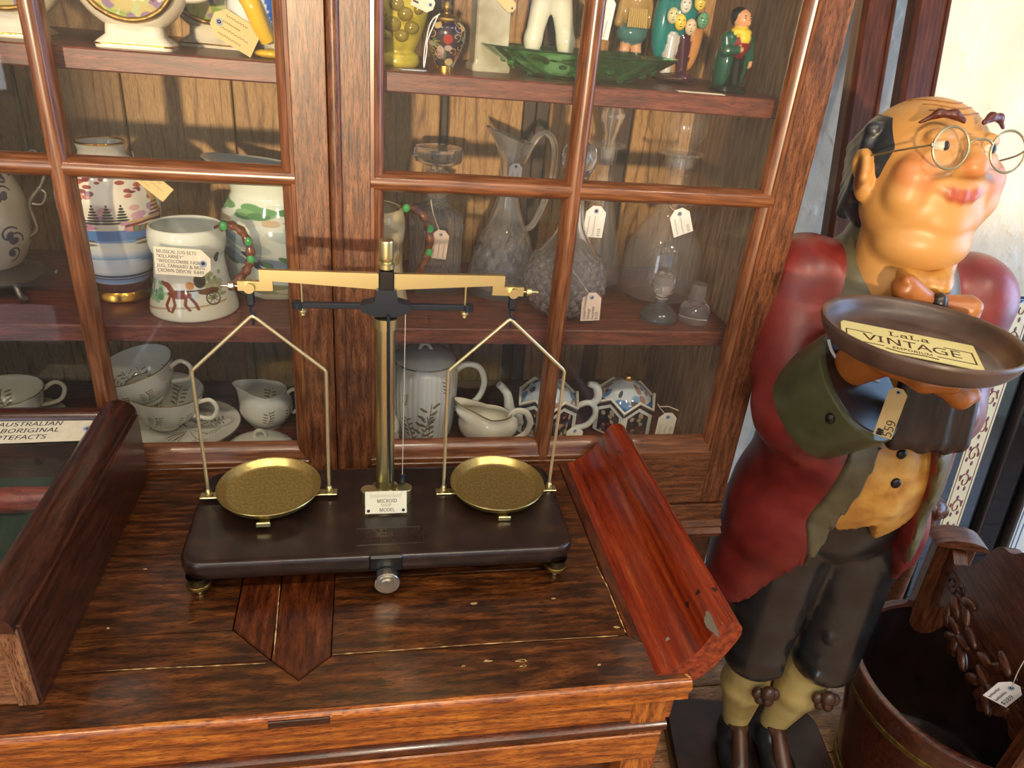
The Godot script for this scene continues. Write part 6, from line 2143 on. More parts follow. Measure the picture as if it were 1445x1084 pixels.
# ------------------------------------------------------------------ the tub
func tub() -> void:
	var ctr := Vector3(0.897, 0.0, 0.102)
	var t := thing("wooden_tub", "round lacquered wooden tub with brass bands and a carved bridge handle", "tub", ctr)
	var b := MB.new()
	b.lathe([Vector2(0.0, 0.004), Vector2(0.122, 0.004), Vector2(0.126, 0.0), Vector2(0.130, 0.0)] + spline(prof([0.131, 0.004, 0.14, 0.07, 0.152, 0.14, 0.163, 0.2, 0.1705, 0.24]), 5) + [Vector2(0.171, 0.248), Vector2(0.167, 0.2505), Vector2(0.159, 0.2495), Vector2(0.157, 0.244)], 64)
	obj("body", b, M.tub, t)
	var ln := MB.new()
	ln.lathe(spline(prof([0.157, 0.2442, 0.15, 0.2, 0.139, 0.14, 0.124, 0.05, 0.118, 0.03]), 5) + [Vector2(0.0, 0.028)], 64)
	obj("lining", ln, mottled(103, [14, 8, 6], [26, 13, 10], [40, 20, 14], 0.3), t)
	var bm := mat(Color.WHITE, 0.42, 0.85)
	bm.albedo_texture = noise(81, 0.03, 256, ramp([[0.0, 84, 70, 36], [0.5, 136, 116, 62], [1.0, 168, 148, 88]]), 5)
	bm.uv1_triplanar = true
	bm.uv1_scale = Vector3(8, 8, 8)
	for q in [[0.196, 0.2075, 0.1627, 0.1648], [0.008, 0.03, 0.132, 0.1352]]:
		var g := MB.new()
		g.lathe([Vector2(q[2] - 0.002, q[0]), Vector2(q[2] + 0.0016, q[0] + 0.001), Vector2(q[3] + 0.0016, q[1] - 0.001), Vector2(q[3] - 0.002, q[1])], 64)
		obj("brass_band", g, bm, t)
	# bridge handle: two uprights and a carved crest board
	var d := Vector3(0.05, 0, -0.163).normalized()      # towards the far upright
	var sd := Vector3(d.z, 0, -d.x)
	for s in [1.0, -1.0]:
		var p: Vector3 = d * s * 0.1655
		var up := board("upright", t, p + B(0, 0.185, 0) - d * s * 0.004, p + B(0, 0.385, 0) + d * s * 0.004, sd, 0.062, 0.026, M.crest, 0.003)
		up.name = up.name
		var cp := MB.new()
		var e := sd
		var prf := []
		for i in 9:
			var a := PI * i / 8
			prf.append(Vector2(-cos(a) * 0.042, sin(a) * 0.016))
		cp.extrude(PackedVector2Array(prf), -0.022, 0.022, 2, true)
		var bb := Basis(e, Vector3.UP, e.cross(Vector3.UP))
		obj("cap", cp, M.crest, t, p + B(0, 0.384, 0), bb)
	var L := 0.152
	var outl := []
	for i in 61:
		var x := lerpf(-L, L, i / 60.0)
		var a := absf(x) / L
		outl.append(Vector2(x, 0.376 + 0.105 * (1.0 - smoothstep(0.15, 0.8, a)) - 0.016 * exp(-pow((a - 0.84) * 12.0, 2.0)) + 0.012 * cos(a * PI * 5.0) * (1.0 - a)))
	var low := []
	for i in 61:
		var x := lerpf(L, -L, i / 60.0)
		var a := absf(x) / L
		low.append(Vector2(x, 0.292 - 0.022 * (1.0 - a) + 0.014 * sin(a * PI * 4.0) - 0.02 * exp(-pow((a - 0.35) * 9.0, 2.0)) + 0.02 * smoothstep(0.8, 1.0, a)))
	var cm := MB.new()
	cm.extrude(PackedVector2Array(outl + low), -0.011, 0.011, 2, false)
	var cb := Basis(d, Vector3.UP, d.cross(Vector3.UP))
	var cr := obj("crest_board", cm, M.crest, t, Vector3.ZERO, cb)
	# carved clouds and leaves on both faces
	for f in [1.0, -1.0]:
		for s in [1.0, -1.0]:
			var cv := MB.new()
			for q in [[0.115, 0.335, 0.021, 1.0], [0.088, 0.345, 0.009, -1.0]]:
				var pts := []
				for i in 30:
					var a := i * 0.36
					pts.append(B(s * (q[0] + cos(a) * q[2] * (1.0 - i / 36.0)), q[1] + sin(a) * q[2] * (1.0 - i / 36.0) * q[3], f * 0.0115))
				cv.tube(pts, 0.0016, 6)
			obj("carved_cloud", cv, M.mahog, cr)
			for q in [[0.082, 0.316, 0.5], [0.066, 0.292, 0.1], [0.05, 0.326, 0.9], [0.034, 0.29, -0.2], [0.092, 0.29, 1.0], [0.062, 0.272, -0.6], [0.022, 0.312, 0.3], [0.046, 0.272, 1.2], [0.06, 0.345, -0.3], [0.02, 0.27, 0.6]]:
				var lf := MB.new()
				lf.ball(Vector3.ZERO, B(0.021, 0.0085, 0.0075), 12, 8)
				lf.xf(Transform3D(Basis(Vector3.BACK, s * q[2]), B(s * q[0], q[1], f * 0.011)))
				obj("carved_leaf", lf, M.crest, cr)
	# brass latch plate on the near rim of the crest
	var tg := price_tag("white shield-shaped price tag dangling over the wooden tub", 1418, 978, 0.2, 0.04, 0.034, 72, ["~~~~", "~~~~", "$289"], 0.0085, M.whitecard, on_z(1450, 925, 0.2), 1.0, -0.45)
	tg.name = tg.name

# ------------------------------------------------------------------ the bar mirror
func mirror() -> void:
	var t := thing("bar_mirror", "ornate bar mirror with black frame and scroll border leaning on the wall", "mirror", Vector3(1.165, 0.0, -0.300))
	t.rotation.x = -0.1
	var H := 0.70
	var glassy := mat(Color8(96, 116, 136), 0.06, 0.85)
	var cream := mat(Color8(226, 216, 176), 0.4)
	var purple := mat(Color8(128, 72, 92), 0.4)
	var bk := MB.new()
	bk.box(B(0.0, 0.0, -0.012), B(0.55, H, -0.004), 0.001)
	obj("backing", bk, M.blackpaint, t)
	var og := MB.new()
	og.box(B(0.002, 0.002, -0.004), B(0.105, H - 0.002, 0.0), 0.0012)
	obj("border_glass", og, glassy, t)
	var bd := MB.new()
	bd.box(B(0.026, 0.01, 0.0), B(0.074, H - 0.01, 0.0006), 0.0)
	obj("cream_band", bd, cream, t)
	for x in [0.031, 0.0685]:
		var ln := MB.new()
		ln.box(B(x - 0.0008, 0.012, 0.0006), B(x + 0.0008, H - 0.012, 0.0011), 0.0)
		obj("purple_line", ln, purple, t)
	# running vine scroll
	for k in 11:
		var vy := 0.03 + k * 0.062
		var v := MB.new()
		var pts := []
		for i in 22:
			var a := i * 0.33
			pts.append(B(0.05 + (0.012 - i * 0.0004) * cos(a) * (1.0 if k % 2 else -1.0), vy + 0.028 + (0.02 - i * 0.0007) * sin(a), 0.0012))
		v.tube(pts, 0.0016, 5, true, false, 0.5)
		for q in 5:
			var a2 := q * 1.25 + k
			v.ball(B(0.05 + 0.013 * cos(a2), vy + 0.028 + 0.022 * sin(a2), 0.001), B(0.003, 0.0055, 0.0008), 8, 5)
		obj("vine_scroll", v, purple, t)
	var fr := PackedVector2Array([Vector2(-0.014, -0.004), Vector2(-0.014, 0.004), Vector2(-0.006, 0.011), Vector2(0.004, 0.013), Vector2(0.012, 0.008), Vector2(0.014, 0.002), Vector2(0.014, -0.004)])
	for x in [0.12, 0.205]:
		moulding("black_moulding", t, B(x, 0.0, 0), B(x, H, 0), Vector3(-1, 0, 0), fr, M.blackpaint)
	var dg := MB.new()
	dg.box(B(0.134, 0.002, -0.004), B(0.191, H - 0.002, 0.0), 0.001)
	obj("dark_glass", dg, mat(Color8(14, 22, 30), 0.05, 0.3), t)
	var fg := MB.new()
	for q in [[0.16, 0.45, 0.3], [0.166, 0.47, 0.9], [0.158, 0.485, -0.4], [0.168, 0.50, 0.5], [0.162, 0.515, 0.0]]:
		var b0 := fg.v.size()
		fg.ball(Vector3.ZERO, B(0.005, 0.012, 0.0012), 10, 6)
		fg.xf(Transform3D(Basis(Vector3.BACK, q[2]), B(q[0], q[1], 0.0)), b0)
	obj("gilt_figure", fg, M.gold, t)
	var pg := MB.new()
	pg.box(B(0.219, 0.002, -0.004), B(0.548, H - 0.002, 0.0), 0.001)
	obj("print_panel", pg, mat(Color8(206, 214, 208), 0.2), t)
	for x in [0.228, 0.24]:
		var pl := MB.new()
		pl.box(B(x, 0.02, 0.0), B(x + 0.003, H - 0.02, 0.0006), 0.0)
		obj("blue_line", pl, mat(Color8(70, 106, 150), 0.4), t)
	var tm := line_text("OS", 0.09, "Droid Serif", 0.0006)
	var lt := obj("lettering", tm, mat(Color8(70, 106, 150), 0.4), t, B(0.275, 0.40, 0.0003), Basis(Vector3.BACK, PI / 2))
	lt.name = "lettering"
	var fn := MB.new()
	fn.lathe(prof([0.0, 0.0, 0.01, 0.0, 0.012, 0.004, 0.007, 0.01, 0.011, 0.018, 0.01, 0.026, 0.004, 0.032, 0.0, 0.033]), 18, 1, 1, B(0.016, H, -0.004))
	obj("finial", fn, M.brass_old, t)
	# small carved wooden finial seen beside the statue, on the wall ledge
	var k := thing("carved_bracket", "small carved wooden scroll bracket standing between the statue and the mirror", "bracket", Vector3(1.10, 0.0, -0.27))
	var km := MB.new()
	km.lathe(prof([0.0, 0.0, 0.03, 0.0, 0.032, 0.01, 0.016, 0.03, 0.014, 0.2, 0.02, 0.24, 0.016, 0.26, 0.026, 0.275, 0.028, 0.29, 0.018, 0.305, 0.0, 0.31]), 24)
	obj("post", km, M.crest, k)
	var kk := MB.new()
	for i in 7:
		var a := TAU * i / 7
		kk.ball(B(cos(a) * 0.022, 0.285, sin(a) * 0.022), B(0.009, 0.014, 0.009), 10, 8)
	obj("carved_knob", kk, M.crest, k)

# ------------------------------------------------------------------ the butler statue
func seg_lerp(tab: Array, y: float) -> float:       # piecewise linear, rows [y, value] from the top down
	if y >= tab[0][0]:
		return tab[0][1]
	for i in tab.size() - 1:
		if y >= tab[i + 1][0]:
			return lerpf(tab[i + 1][1], tab[i][1], (y - tab[i + 1][0]) / (tab[i][0] - tab[i + 1][0]))
	return tab[-1][1]
func hit(mb: MB, tr: Transform3D, px: float, py: float) -> Array:   # where the ray through a photo pixel meets a mesh first, in the mesh's axes
	var inv := tr.affine_inverse()
	var o := inv * EYE
	var d := inv.basis * ray(px, py)
	var best := 1e9
	var out := [Vector3.ZERO, Vector3.UP]
	for i in range(0, mb.ix.size(), 3):
		var p: Variant = Geometry3D.ray_intersects_triangle(o, d, mb.v[mb.ix[i]], mb.v[mb.ix[i + 1]], mb.v[mb.ix[i + 2]])
		if p != null:
			var l: float = o.distance_to(p)
			if l < best:
				best = l
				out = [p, mb.n[mb.ix[i]]]
	return out
const XL := [[0.87, -0.03], [0.80, -0.024], [0.72, -0.022], [0.6, -0.04], [0.54, -0.052], [0.48, -0.066], [0.40, -0.085], [0.37, -0.11], [0.345, -0.2]]
const XR := [[0.87, 0.03], [0.8, 0.028], [0.72, 0.042], [0.6, 0.06], [0.54, 0.064], [0.48, 0.075], [0.40, 0.092], [0.37, 0.12], [0.345, 0.2]]
func mottled(seed_: int, a: Array, b: Array, c: Array, rough: float, coat := 0.3, sc := 5.0) -> StandardMaterial3D:
	var m := mat(Color.WHITE, rough)
	m.albedo_texture = noise(seed_, 0.012, 256, ramp([[0.0] + a, [0.5] + b, [1.0] + c]), 5)
	m.uv1_triplanar = true
	m.uv1_scale = Vector3(sc, sc, sc)
	m.clearcoat_enabled = true
	m.clearcoat = coat
	m.clearcoat_roughness = 0.3
	return m
func statue() -> void:
	var base_at := Vector3(0.618, 0.0, 0.032)
	var t := thing("butler_statue", "painted butler statue in a red tailcoat holding out a tray", "statue", base_at, deg_to_rad(-11.5))
	var tr := Transform3D(Basis(Vector3.UP, deg_to_rad(-11.5)), base_at)
	var red := mottled(90, [84, 22, 20], [122, 38, 34], [146, 58, 54], 0.42)
	var olive := mottled(91, [62, 56, 40], [92, 86, 62], [116, 110, 84], 0.4)
	var green := mottled(92, [52, 56, 34], [78, 82, 52], [100, 104, 72], 0.4)
	var ochre := mottled(93, [140, 84, 32], [192, 140, 62], [212, 168, 92], 0.42, 0.3, 8.0)
	var black := mottled(94, [20, 20, 22], [32, 34, 35], [48, 52, 54], 0.22, 0.6)
	var sock := mottled(95, [150, 128, 74], [192, 172, 108], [206, 190, 130], 0.42)
	var brown := mottled(96, [40, 24, 18], [74, 46, 32], [104, 70, 48], 0.4)
	var dark := mottled(97, [22, 14, 12], [40, 26, 22], [60, 42, 34], 0.35)
	# plinth board
	var pb := MB.new()
	pb.loft([rrect(0.27, 0.27, 0.035, 0.0, 5, B(0.005, 0, 0.035)), rrect(0.272, 0.272, 0.036, 0.024, 5, B(0.005, 0, 0.035)), rrect(0.262, 0.262, 0.034, 0.03, 5, B(0.005, 0, 0.035))])
	obj("plinth", pb, mottled(98, [30, 17, 13], [46, 27, 20], [62, 38, 28], 0.35), t)
	# shoes
	for s in [-1.0, 1.0]:
		var sh := blob([["e", B(s * 0.031, 0.062, -0.012), B(0.026, 0.036, 0.03), Color.WHITE], ["e", B(s * 0.034, 0.05, 0.035), B(0.027, 0.021, 0.05), Color.WHITE], ["e", B(s * 0.037, 0.046, 0.085), B(0.027, 0.017, 0.035), Color.WHITE]], 0.004, 0.014)
		obj("shoe", sh, black, t)
		var tg := blob([["c", B(s * 0.032, 0.088, 0.012), B(s * 0.035, 0.062, 0.055), 0.012, 0.014, Color.WHITE], ["c", B(s * 0.021, 0.092, 0.006), B(s * 0.043, 0.092, 0.004), 0.006, 0.006, Color.WHITE]], 0.0035, 0.006)
		obj("shoe_tongue", tg, brown, t)
	# stockings and breeches
	for s in [-1.0, 1.0]:
		var st := blob([["c", B(s * 0.047, 0.262, 0.012), B(s * 0.0435, 0.19, 0.0), 0.035, 0.0345, Color.WHITE], ["c", B(s * 0.0435, 0.19, 0.0), B(s * 0.031, 0.085, -0.014), 0.0345, 0.0205, Color.WHITE]], 0.004, 0.012)
		obj("stocking", st, sock, t)
	var bp := [["e", B(0, 0.54, -0.012), B(0.096, 0.085, 0.088), Color.WHITE]]
	for s in [-1.0, 1.0]:
		bp.append(["c", B(s * 0.046, 0.47, 0.002), B(s * 0.0535, 0.29, 0.018), 0.06, 0.046, Color.WHITE])
		bp.append(["e", B(s * 0.053, 0.272, 0.018), B(0.047, 0.034, 0.047), Color.WHITE])
		for q in [[0.42, 0.35, 0.02], [0.37, 0.3, 0.0], [0.33, 0.275, 0.03], [0.455, 0.41, -0.01]]:     # slanting folds
			bp.append(["c", B(s * 0.030, q[1], 0.048 + q[2] * 0.2), B(s * 0.092, q[0], 0.030 - q[2] * 0.3), 0.010, 0.006, Color.WHITE])
	obj("breeches", blob(bp, 0.0048, 0.008), black, t)
	for s in [-1.0, 1.0]:
		for q in [[0.0, 0.232, 0.058, 0.011], [-0.012, 0.225, 0.052, 0.009], [0.012, 0.226, 0.053, 0.009], [-0.007, 0.215, 0.054, 0.008], [0.006, 0.213, 0.055, 0.008], [0.0, 0.222, 0.062, 0.007]]:
			var kb := MB.new()
			kb.ball(B(s * 0.045 + q[0] + 0.012, q[1], q[2]), B(q[3], q[3] * 1.15, q[3] * 0.9), 12, 8)
			obj("knee_tassel", kb, brown, t)
	# waistcoat
	var vp := [["e", B(0.0, 0.62, -0.004), B(0.098, 0.135, 0.104), Color.WHITE], ["e", B(-0.008, 0.78, -0.03), B(0.095, 0.1, 0.08), Color.WHITE], ["c", B(0.018, 0.78, 0.052), B(0.014, 0.6, 0.094), 0.006, 0.006, Color.WHITE], ["c", B(-0.06, 0.72, 0.055), B(0.0, 0.69, 0.085), 0.006, 0.004, Color.WHITE], ["c", B(-0.055, 0.66, 0.068), B(0.0, 0.63, 0.092), 0.005, 0.004, Color.WHITE]]
	var edge := [[-0.2, 0.58], [-0.055, 0.577], [-0.03, 0.554], [0.004, 0.578], [0.016, 0.546], [0.06, 0.572], [0.2, 0.58]]
	var vb := blob(vp, 0.004, 0.012, [func(p: Vector3) -> float:
		var yb := 0.58
		for i in edge.size() - 1:
			if p.x >= edge[i][0] and p.x < edge[i + 1][0]:
				yb = lerpf(edge[i][1], edge[i + 1][1], (p.x - edge[i][0]) / (edge[i + 1][0] - edge[i][0]))
		return maxf(yb - p.y, -0.02 - p.z)])
	obj("waistcoat", vb, ochre, t)
	for q in [[1272, 641], [1264, 682], [1254.3, 724.6]]:
		var h := hit(vb, tr, q[0], q[1])
		var bm := MB.new()
		bm.ball(h[0], B(0.0062, 0.0068, 0.0042), 16, 10)
		obj("waistcoat_button", bm, M.blackpaint, t)
	# tailcoat with sleeves
	var C := Color.WHITE
	var el := B(-0.104, 0.69, 0.036)
	var torso := [["e", B(-0.012, 0.765, -0.042), B(0.118, 0.118, 0.092), C], ["e", B(-0.004, 0.635, -0.010), B(0.118, 0.14, 0.119), C], ["e", B(-0.004, 0.53, -0.018), B(0.130, 0.12, 0.122), C], ["c", B(-0.052, 0.46, -0.055), B(-0.066, 0.33, -0.062), 0.082, 0.06, C], ["c", B(0.045, 0.46, -0.055), B(0.05, 0.36, -0.06), 0.078, 0.06, C], ["e", B(-0.015, 0.845, -0.045), B(0.085, 0.05, 0.065), C], ["c", B(-0.065, 0.50, -0.005), B(-0.082, 0.39, -0.02), 0.075, 0.058, C], ["c", B(0.06, 0.50, -0.01), B(0.07, 0.40, -0.03), 0.07, 0.055, C]]
	var coat := torso.duplicate()
	coat.append(["e", B(-0.108, 0.835, -0.05), B(0.056, 0.056, 0.056), C])
	coat.append(["c", B(-0.115, 0.82, -0.045), el, 0.053, 0.05, C])
	coat.append(["c", el + B(0.0, 0.008, 0.004), B(-0.094, 0.715, 0.056), 0.046, 0.044, C])
	coat.append(["e", B(0.092, 0.835, -0.045), B(0.055, 0.052, 0.055), C])
	coat.append(["c", B(0.096, 0.82, -0.04), B(0.096, 0.70, -0.005), 0.05, 0.043, C])
	coat.append(["c", B(0.094, 0.69, 0.0), B(0.04, 0.735, 0.08), 0.041, 0.036, C])
	for q in [[-0.168, 0.775, -0.035, -0.10, 0.765, 0.02], [-0.15, 0.735, 0.0, -0.09, 0.72, 0.06], [-0.145, 0.70, 0.03, -0.10, 0.65, 0.065]]:
		coat.append(["c", B(q[0], q[1], q[2]), B(q[3], q[4], q[5]), 0.008, 0.006, C])
	var open_front := func(p: Vector3) -> float:
		var a := minf(p.x - seg_lerp(XL, p.y), seg_lerp(XR, p.y) - p.x)
		if p.y > 0.68 and p.y < 0.82 and p.z > 0.104:
			a = -0.01
		return minf(a, p.z - lerpf(-0.03, 0.0, clampf((0.6 - p.y) / 0.2, 0.0, 1.0)))
	var no_arms := func(p: Vector3) -> float: return open_front.call(p) if absf(p.x) < 0.2 else -1.0
	var cb := blob(coat, 0.006, 0.02, [no_arms])
	obj("tailcoat", cb, red, t)
	# lapels and collar
	var lp := []
	for q in torso:
		var z: Array = q.duplicate()
		if z[0] == "e":
			z[2] = z[2] + Vector3.ONE * 0.0045
		else:
			z[3] += 0.0045
			z[4] += 0.0045
		lp.append(z)
	lp.append(["c", B(-0.012, 0.86, -0.045), B(-0.012, 0.885, -0.042), 0.075, 0.06, C])
	var lap := func(p: Vector3) -> float:
		var w := 0.027 * clampf((p.y - 0.505) / 0.06, 0.05, 1.0) + 0.048 * clampf((p.y - 0.76) / 0.08, 0.0, 1.0)
		var xl := seg_lerp(XL, p.y)
		var xr := seg_lerp(XR, p.y)
		var l := maxf(xl - w - p.x, p.x - xl - 0.001)
		var r := maxf(xr + 0.001 - p.x, p.x - xr - w * 0.85)
		var d := maxf(minf(l, r), maxf(-0.02 - p.z, 0.50 - p.y))
		var c2 := maxf(Vector2(p.x + 0.012, p.z + 0.045).length() - 0.09, 0.842 - p.y)
		c2 = maxf(c2, minf(minf(p.x - xl, xr - p.x), p.z + 0.02))
		return minf(d, c2)
	obj("lapel", blob(lp, 0.005, 0.014, [lap]), olive, t)
	# big turned-back cuff
	var c0 := B(-0.1, 0.706, 0.052)
	var c1 := B(-0.074, 0.764, 0.096)
	var ca := (c1 - c0).normalized()
	var cf := MB.new()
	cf.tube([c0 - ca * 0.004, c0, c0.lerp(c1, 0.5), c1, c1 + ca * 0.003], [0.044, 0.0475, 0.05, 0.0515, 0.05], 40, true, false, 1.32)
	obj("cuff", cf, green, t)
	var cin := MB.new()
	cin.tube([c1 + ca * 0.0025, c1 + ca * 0.0045], [0.044, 0.043], 32, true, false, 1.32)
	obj("cuff_lining", cin, dark, t)
	var hb := hit(cf, tr, 1172, 590)
	var bm2 := MB.new()
	bm2.ball(hb[0], B(0.0055, 0.007, 0.0055), 14, 10)
	obj("cuff_button", bm2, M.blackpaint, t)
	var lace := MB.new()
	var lpts := []
	var pl0 := tr * (c1 + ca * 0.005)
	var pln := tr.basis * ca
	for q in [[1169, 480], [1174, 496], [1187, 513], [1205, 524], [1222, 532], [1240, 538]]:
		var rr := ray(q[0], q[1])
		lpts.append(tr.affine_inverse() * (EYE + rr * ((pl0 - EYE).dot(pln) / rr.dot(pln))))
	lace.tube(spline(lpts, 5), 0.0018, 6)
	obj("frayed_cord", lace, M.whitecard, t)
	# napkin over the other forearm
	var np := []
	for i in 6:
		var x := -0.028 + i * 0.014
		np.append(["c", B(x, 0.792, 0.108 - absf(x) * 0.15), B(x + 0.004, 0.708 + 0.006 * (i % 2), 0.118 - absf(x) * 0.1), 0.010, 0.0105 + 0.002 * (i % 2), C])
	obj("napkin", blob(np, 0.003, 0.006), dark, t)
	# shirt collar and bow tie
	var scol := blob([["c", B(-0.048, 0.905, -0.01), B(-0.022, 0.868, 0.042), 0.012, 0.010, C], ["c", B(0.03, 0.9, -0.002), B(0.006, 0.868, 0.044), 0.012, 0.010, C], ["c", B(-0.022, 0.868, 0.036), B(0.006, 0.868, 0.038), 0.014, 0.014, C]], 0.004, 0.01)
	obj("shirt_collar", scol, ochre, t)
	var bow := [["c", B(-0.012, 0.858, 0.062), B(-0.038, 0.868, 0.058), 0.009, 0.015, C], ["c", B(0.004, 0.856, 0.062), B(0.03, 0.852, 0.064), 0.009, 0.016, C]]
	for q in [0.008, -0.004]:
		bow.append(["c", B(-0.012, 0.858, 0.068), B(-0.044, 0.87 + q, 0.066), 0.004, 0.006, C])
		bow.append(["c", B(0.004, 0.856, 0.068), B(0.036, 0.85 + q, 0.072), 0.004, 0.006, C])
	obj("bow_tie", blob(bow, 0.0025, 0.004), mottled(99, [112, 58, 24], [166, 98, 46], [186, 124, 66], 0.4), t)
	var kn := MB.new()
	kn.ball(B(-0.004, 0.857, 0.068), B(0.0095, 0.012, 0.010), 16, 12)
	obj("bow_knot", kn, dark, t)
	# hand under the tray
	var sk := lin(176, 106, 46)
	var hd := [["c", B(-0.082, 0.785, 0.09), B(-0.07, 0.808, 0.118), 0.023, 0.02, sk], ["e", B(-0.05, 0.815, 0.136), B(0.036, 0.015, 0.032), sk], ["e", B(-0.06, 0.812, 0.13), B(0.03, 0.017, 0.028), sk]]
	var tips := [[0.0, 0.162, 0.030], [0.006, 0.146, 0.036], [0.005, 0.13, 0.034], [-0.002, 0.116, 0.026]]
	for i in 4:
		var z0 := 0.158 - i * 0.0155
		var kx := -0.024
		hd.append(["c", B(-0.045, 0.809, z0 - 0.004), B(kx, 0.802, z0), 0.0112, 0.0108, sk])
		hd.append(["c", B(kx, 0.802, z0), B(kx + tips[i][2] * 0.6, 0.791, tips[i][1] + 0.003), 0.0106, 0.010, sk])
		hd.append(["c", B(kx + tips[i][2] * 0.6, 0.791, tips[i][1] + 0.003), B(kx + tips[i][2], 0.795, tips[i][1]), 0.010, 0.0086, sk])
	hd.append(["c", B(-0.07, 0.812, 0.142), B(-0.052, 0.808, 0.172), 0.011, 0.0098, sk])
	hd.append(["c", B(-0.052, 0.808, 0.172), B(-0.03, 0.812, 0.182), 0.0098, 0.008, sk])
	obj("hand", blob(hd, 0.0028, 0.006), painted_blob(0.42), t)
	statue_head(t)
	# tray (a thing of its own), card, tag
	var trc := tr * B(-0.064, 0.8335, 0.158)
	var ty := thing("serving_tray", "round brown serving tray held out by the butler statue", "tray", trc)
	var tm := MB.new()
	tm.lathe([Vector2(0.0, 0.0)] + spline(prof([0.073, 0.0, 0.082, 0.003, 0.089, 0.012, 0.0935, 0.0225]), 4) + [Vector2(0.0925, 0.0255), Vector2(0.0895, 0.0248)] + spline(prof([0.0875, 0.0225, 0.083, 0.013, 0.076, 0.0065, 0.071, 0.005]), 4) + [Vector2(0.0, 0.005)], 72)
	obj("dish", tm, mottled(100, [62, 46, 40], [86, 68, 60], [110, 90, 78], 0.42, 0.3, 6.0), ty)
	var card := thing("business_card", "cream card printed LALA VINTAGE lying in the serving tray", "card", trc + B(-0.004, 0.0056, -0.006), 0.0)
	card.scale = Vector3.ONE * 0.93
	var cam_yaw := atan2(EYE.x - trc.x, EYE.z - trc.z)
	card.rotation.y = cam_yaw + 0.2
	card.rotation.z = 0.0
	var cmb := MB.new()
	cmb.box(B(-0.0675, 0, -0.036), B(0.0675, 0.0008, 0.036), 0.0)
	obj("card", cmb, mat(Color8(232, 220, 150), 0.6), card)
	var ink := mat(Color8(74, 44, 24), 0.7)
	var flat := Basis(Vector3.RIGHT, -PI / 2)
	var f1 := line_text("LaLa", 0.0175, "Droid Serif", 0.0003)
	obj("lettering", f1, ink, card, B(0.002, 0.0009, -0.0205), flat)
	var f2 := line_text("VINTAGE", 0.0245, "Droid Sans", 0.0003)
	obj("lettering", f2, ink, card, B(0.003, 0.0009, 0.004), flat)
	var f3 := line_text("EMPORIUM", 0.0075, "Droid Sans", 0.0003)
	obj("lettering", f3, ink, card, B(0.002, 0.0009, 0.021), flat)
	var bdm := MB.new()
	for q in [[-0.062, -0.010, -0.062, 0.022], [0.062, -0.010, 0.062, 0.022], [-0.062, -0.010, -0.036, -0.010], [0.036, -0.010, 0.062, -0.010], [-0.062, 0.022, -0.026, 0.022], [0.026, 0.022, 0.062, 0.022]]:
		bdm.box(B(minf(q[0], q[2]) - 0.0007, 0.0007, minf(q[1], q[3]) - 0.0007), B(maxf(q[0], q[2]) + 0.0007, 0.0011, maxf(q[1], q[3]) + 0.0007), 0.0)
	bdm.tube(spline([B(-0.024, 0.0009, 0.027), B(-0.008, 0.0009, 0.031), B(0.01, 0.0009, 0.028), B(0.026, 0.0009, 0.03)], 5), 0.0007, 5)
	obj("printed_frame", bdm, ink, card)
	var wt := tr * B(0.0, 0.768, 0.134)
	var st2 := card_tag("price_tag", "manila price tag marked 559 hanging below the tray", Vector3.ZERO, Basis.IDENTITY, 0.058, 0.018, ["~", "559"], 0.012, M.manila, "", true, 1.0)
	var side := Vector3(cos(cam_yaw), 0, -sin(cam_yaw))
	var pz := on_z(1257, 583, wt.z)
	st2.transform = Transform3D(Basis(Vector3.UP, side.cross(Vector3.UP) * -1.0, side).orthonormalized(), pz)
	var fwd := Vector3(sin(cam_yaw), 0, cos(cam_yaw))
	st2.basis = Basis(Vector3.UP, -side, fwd)
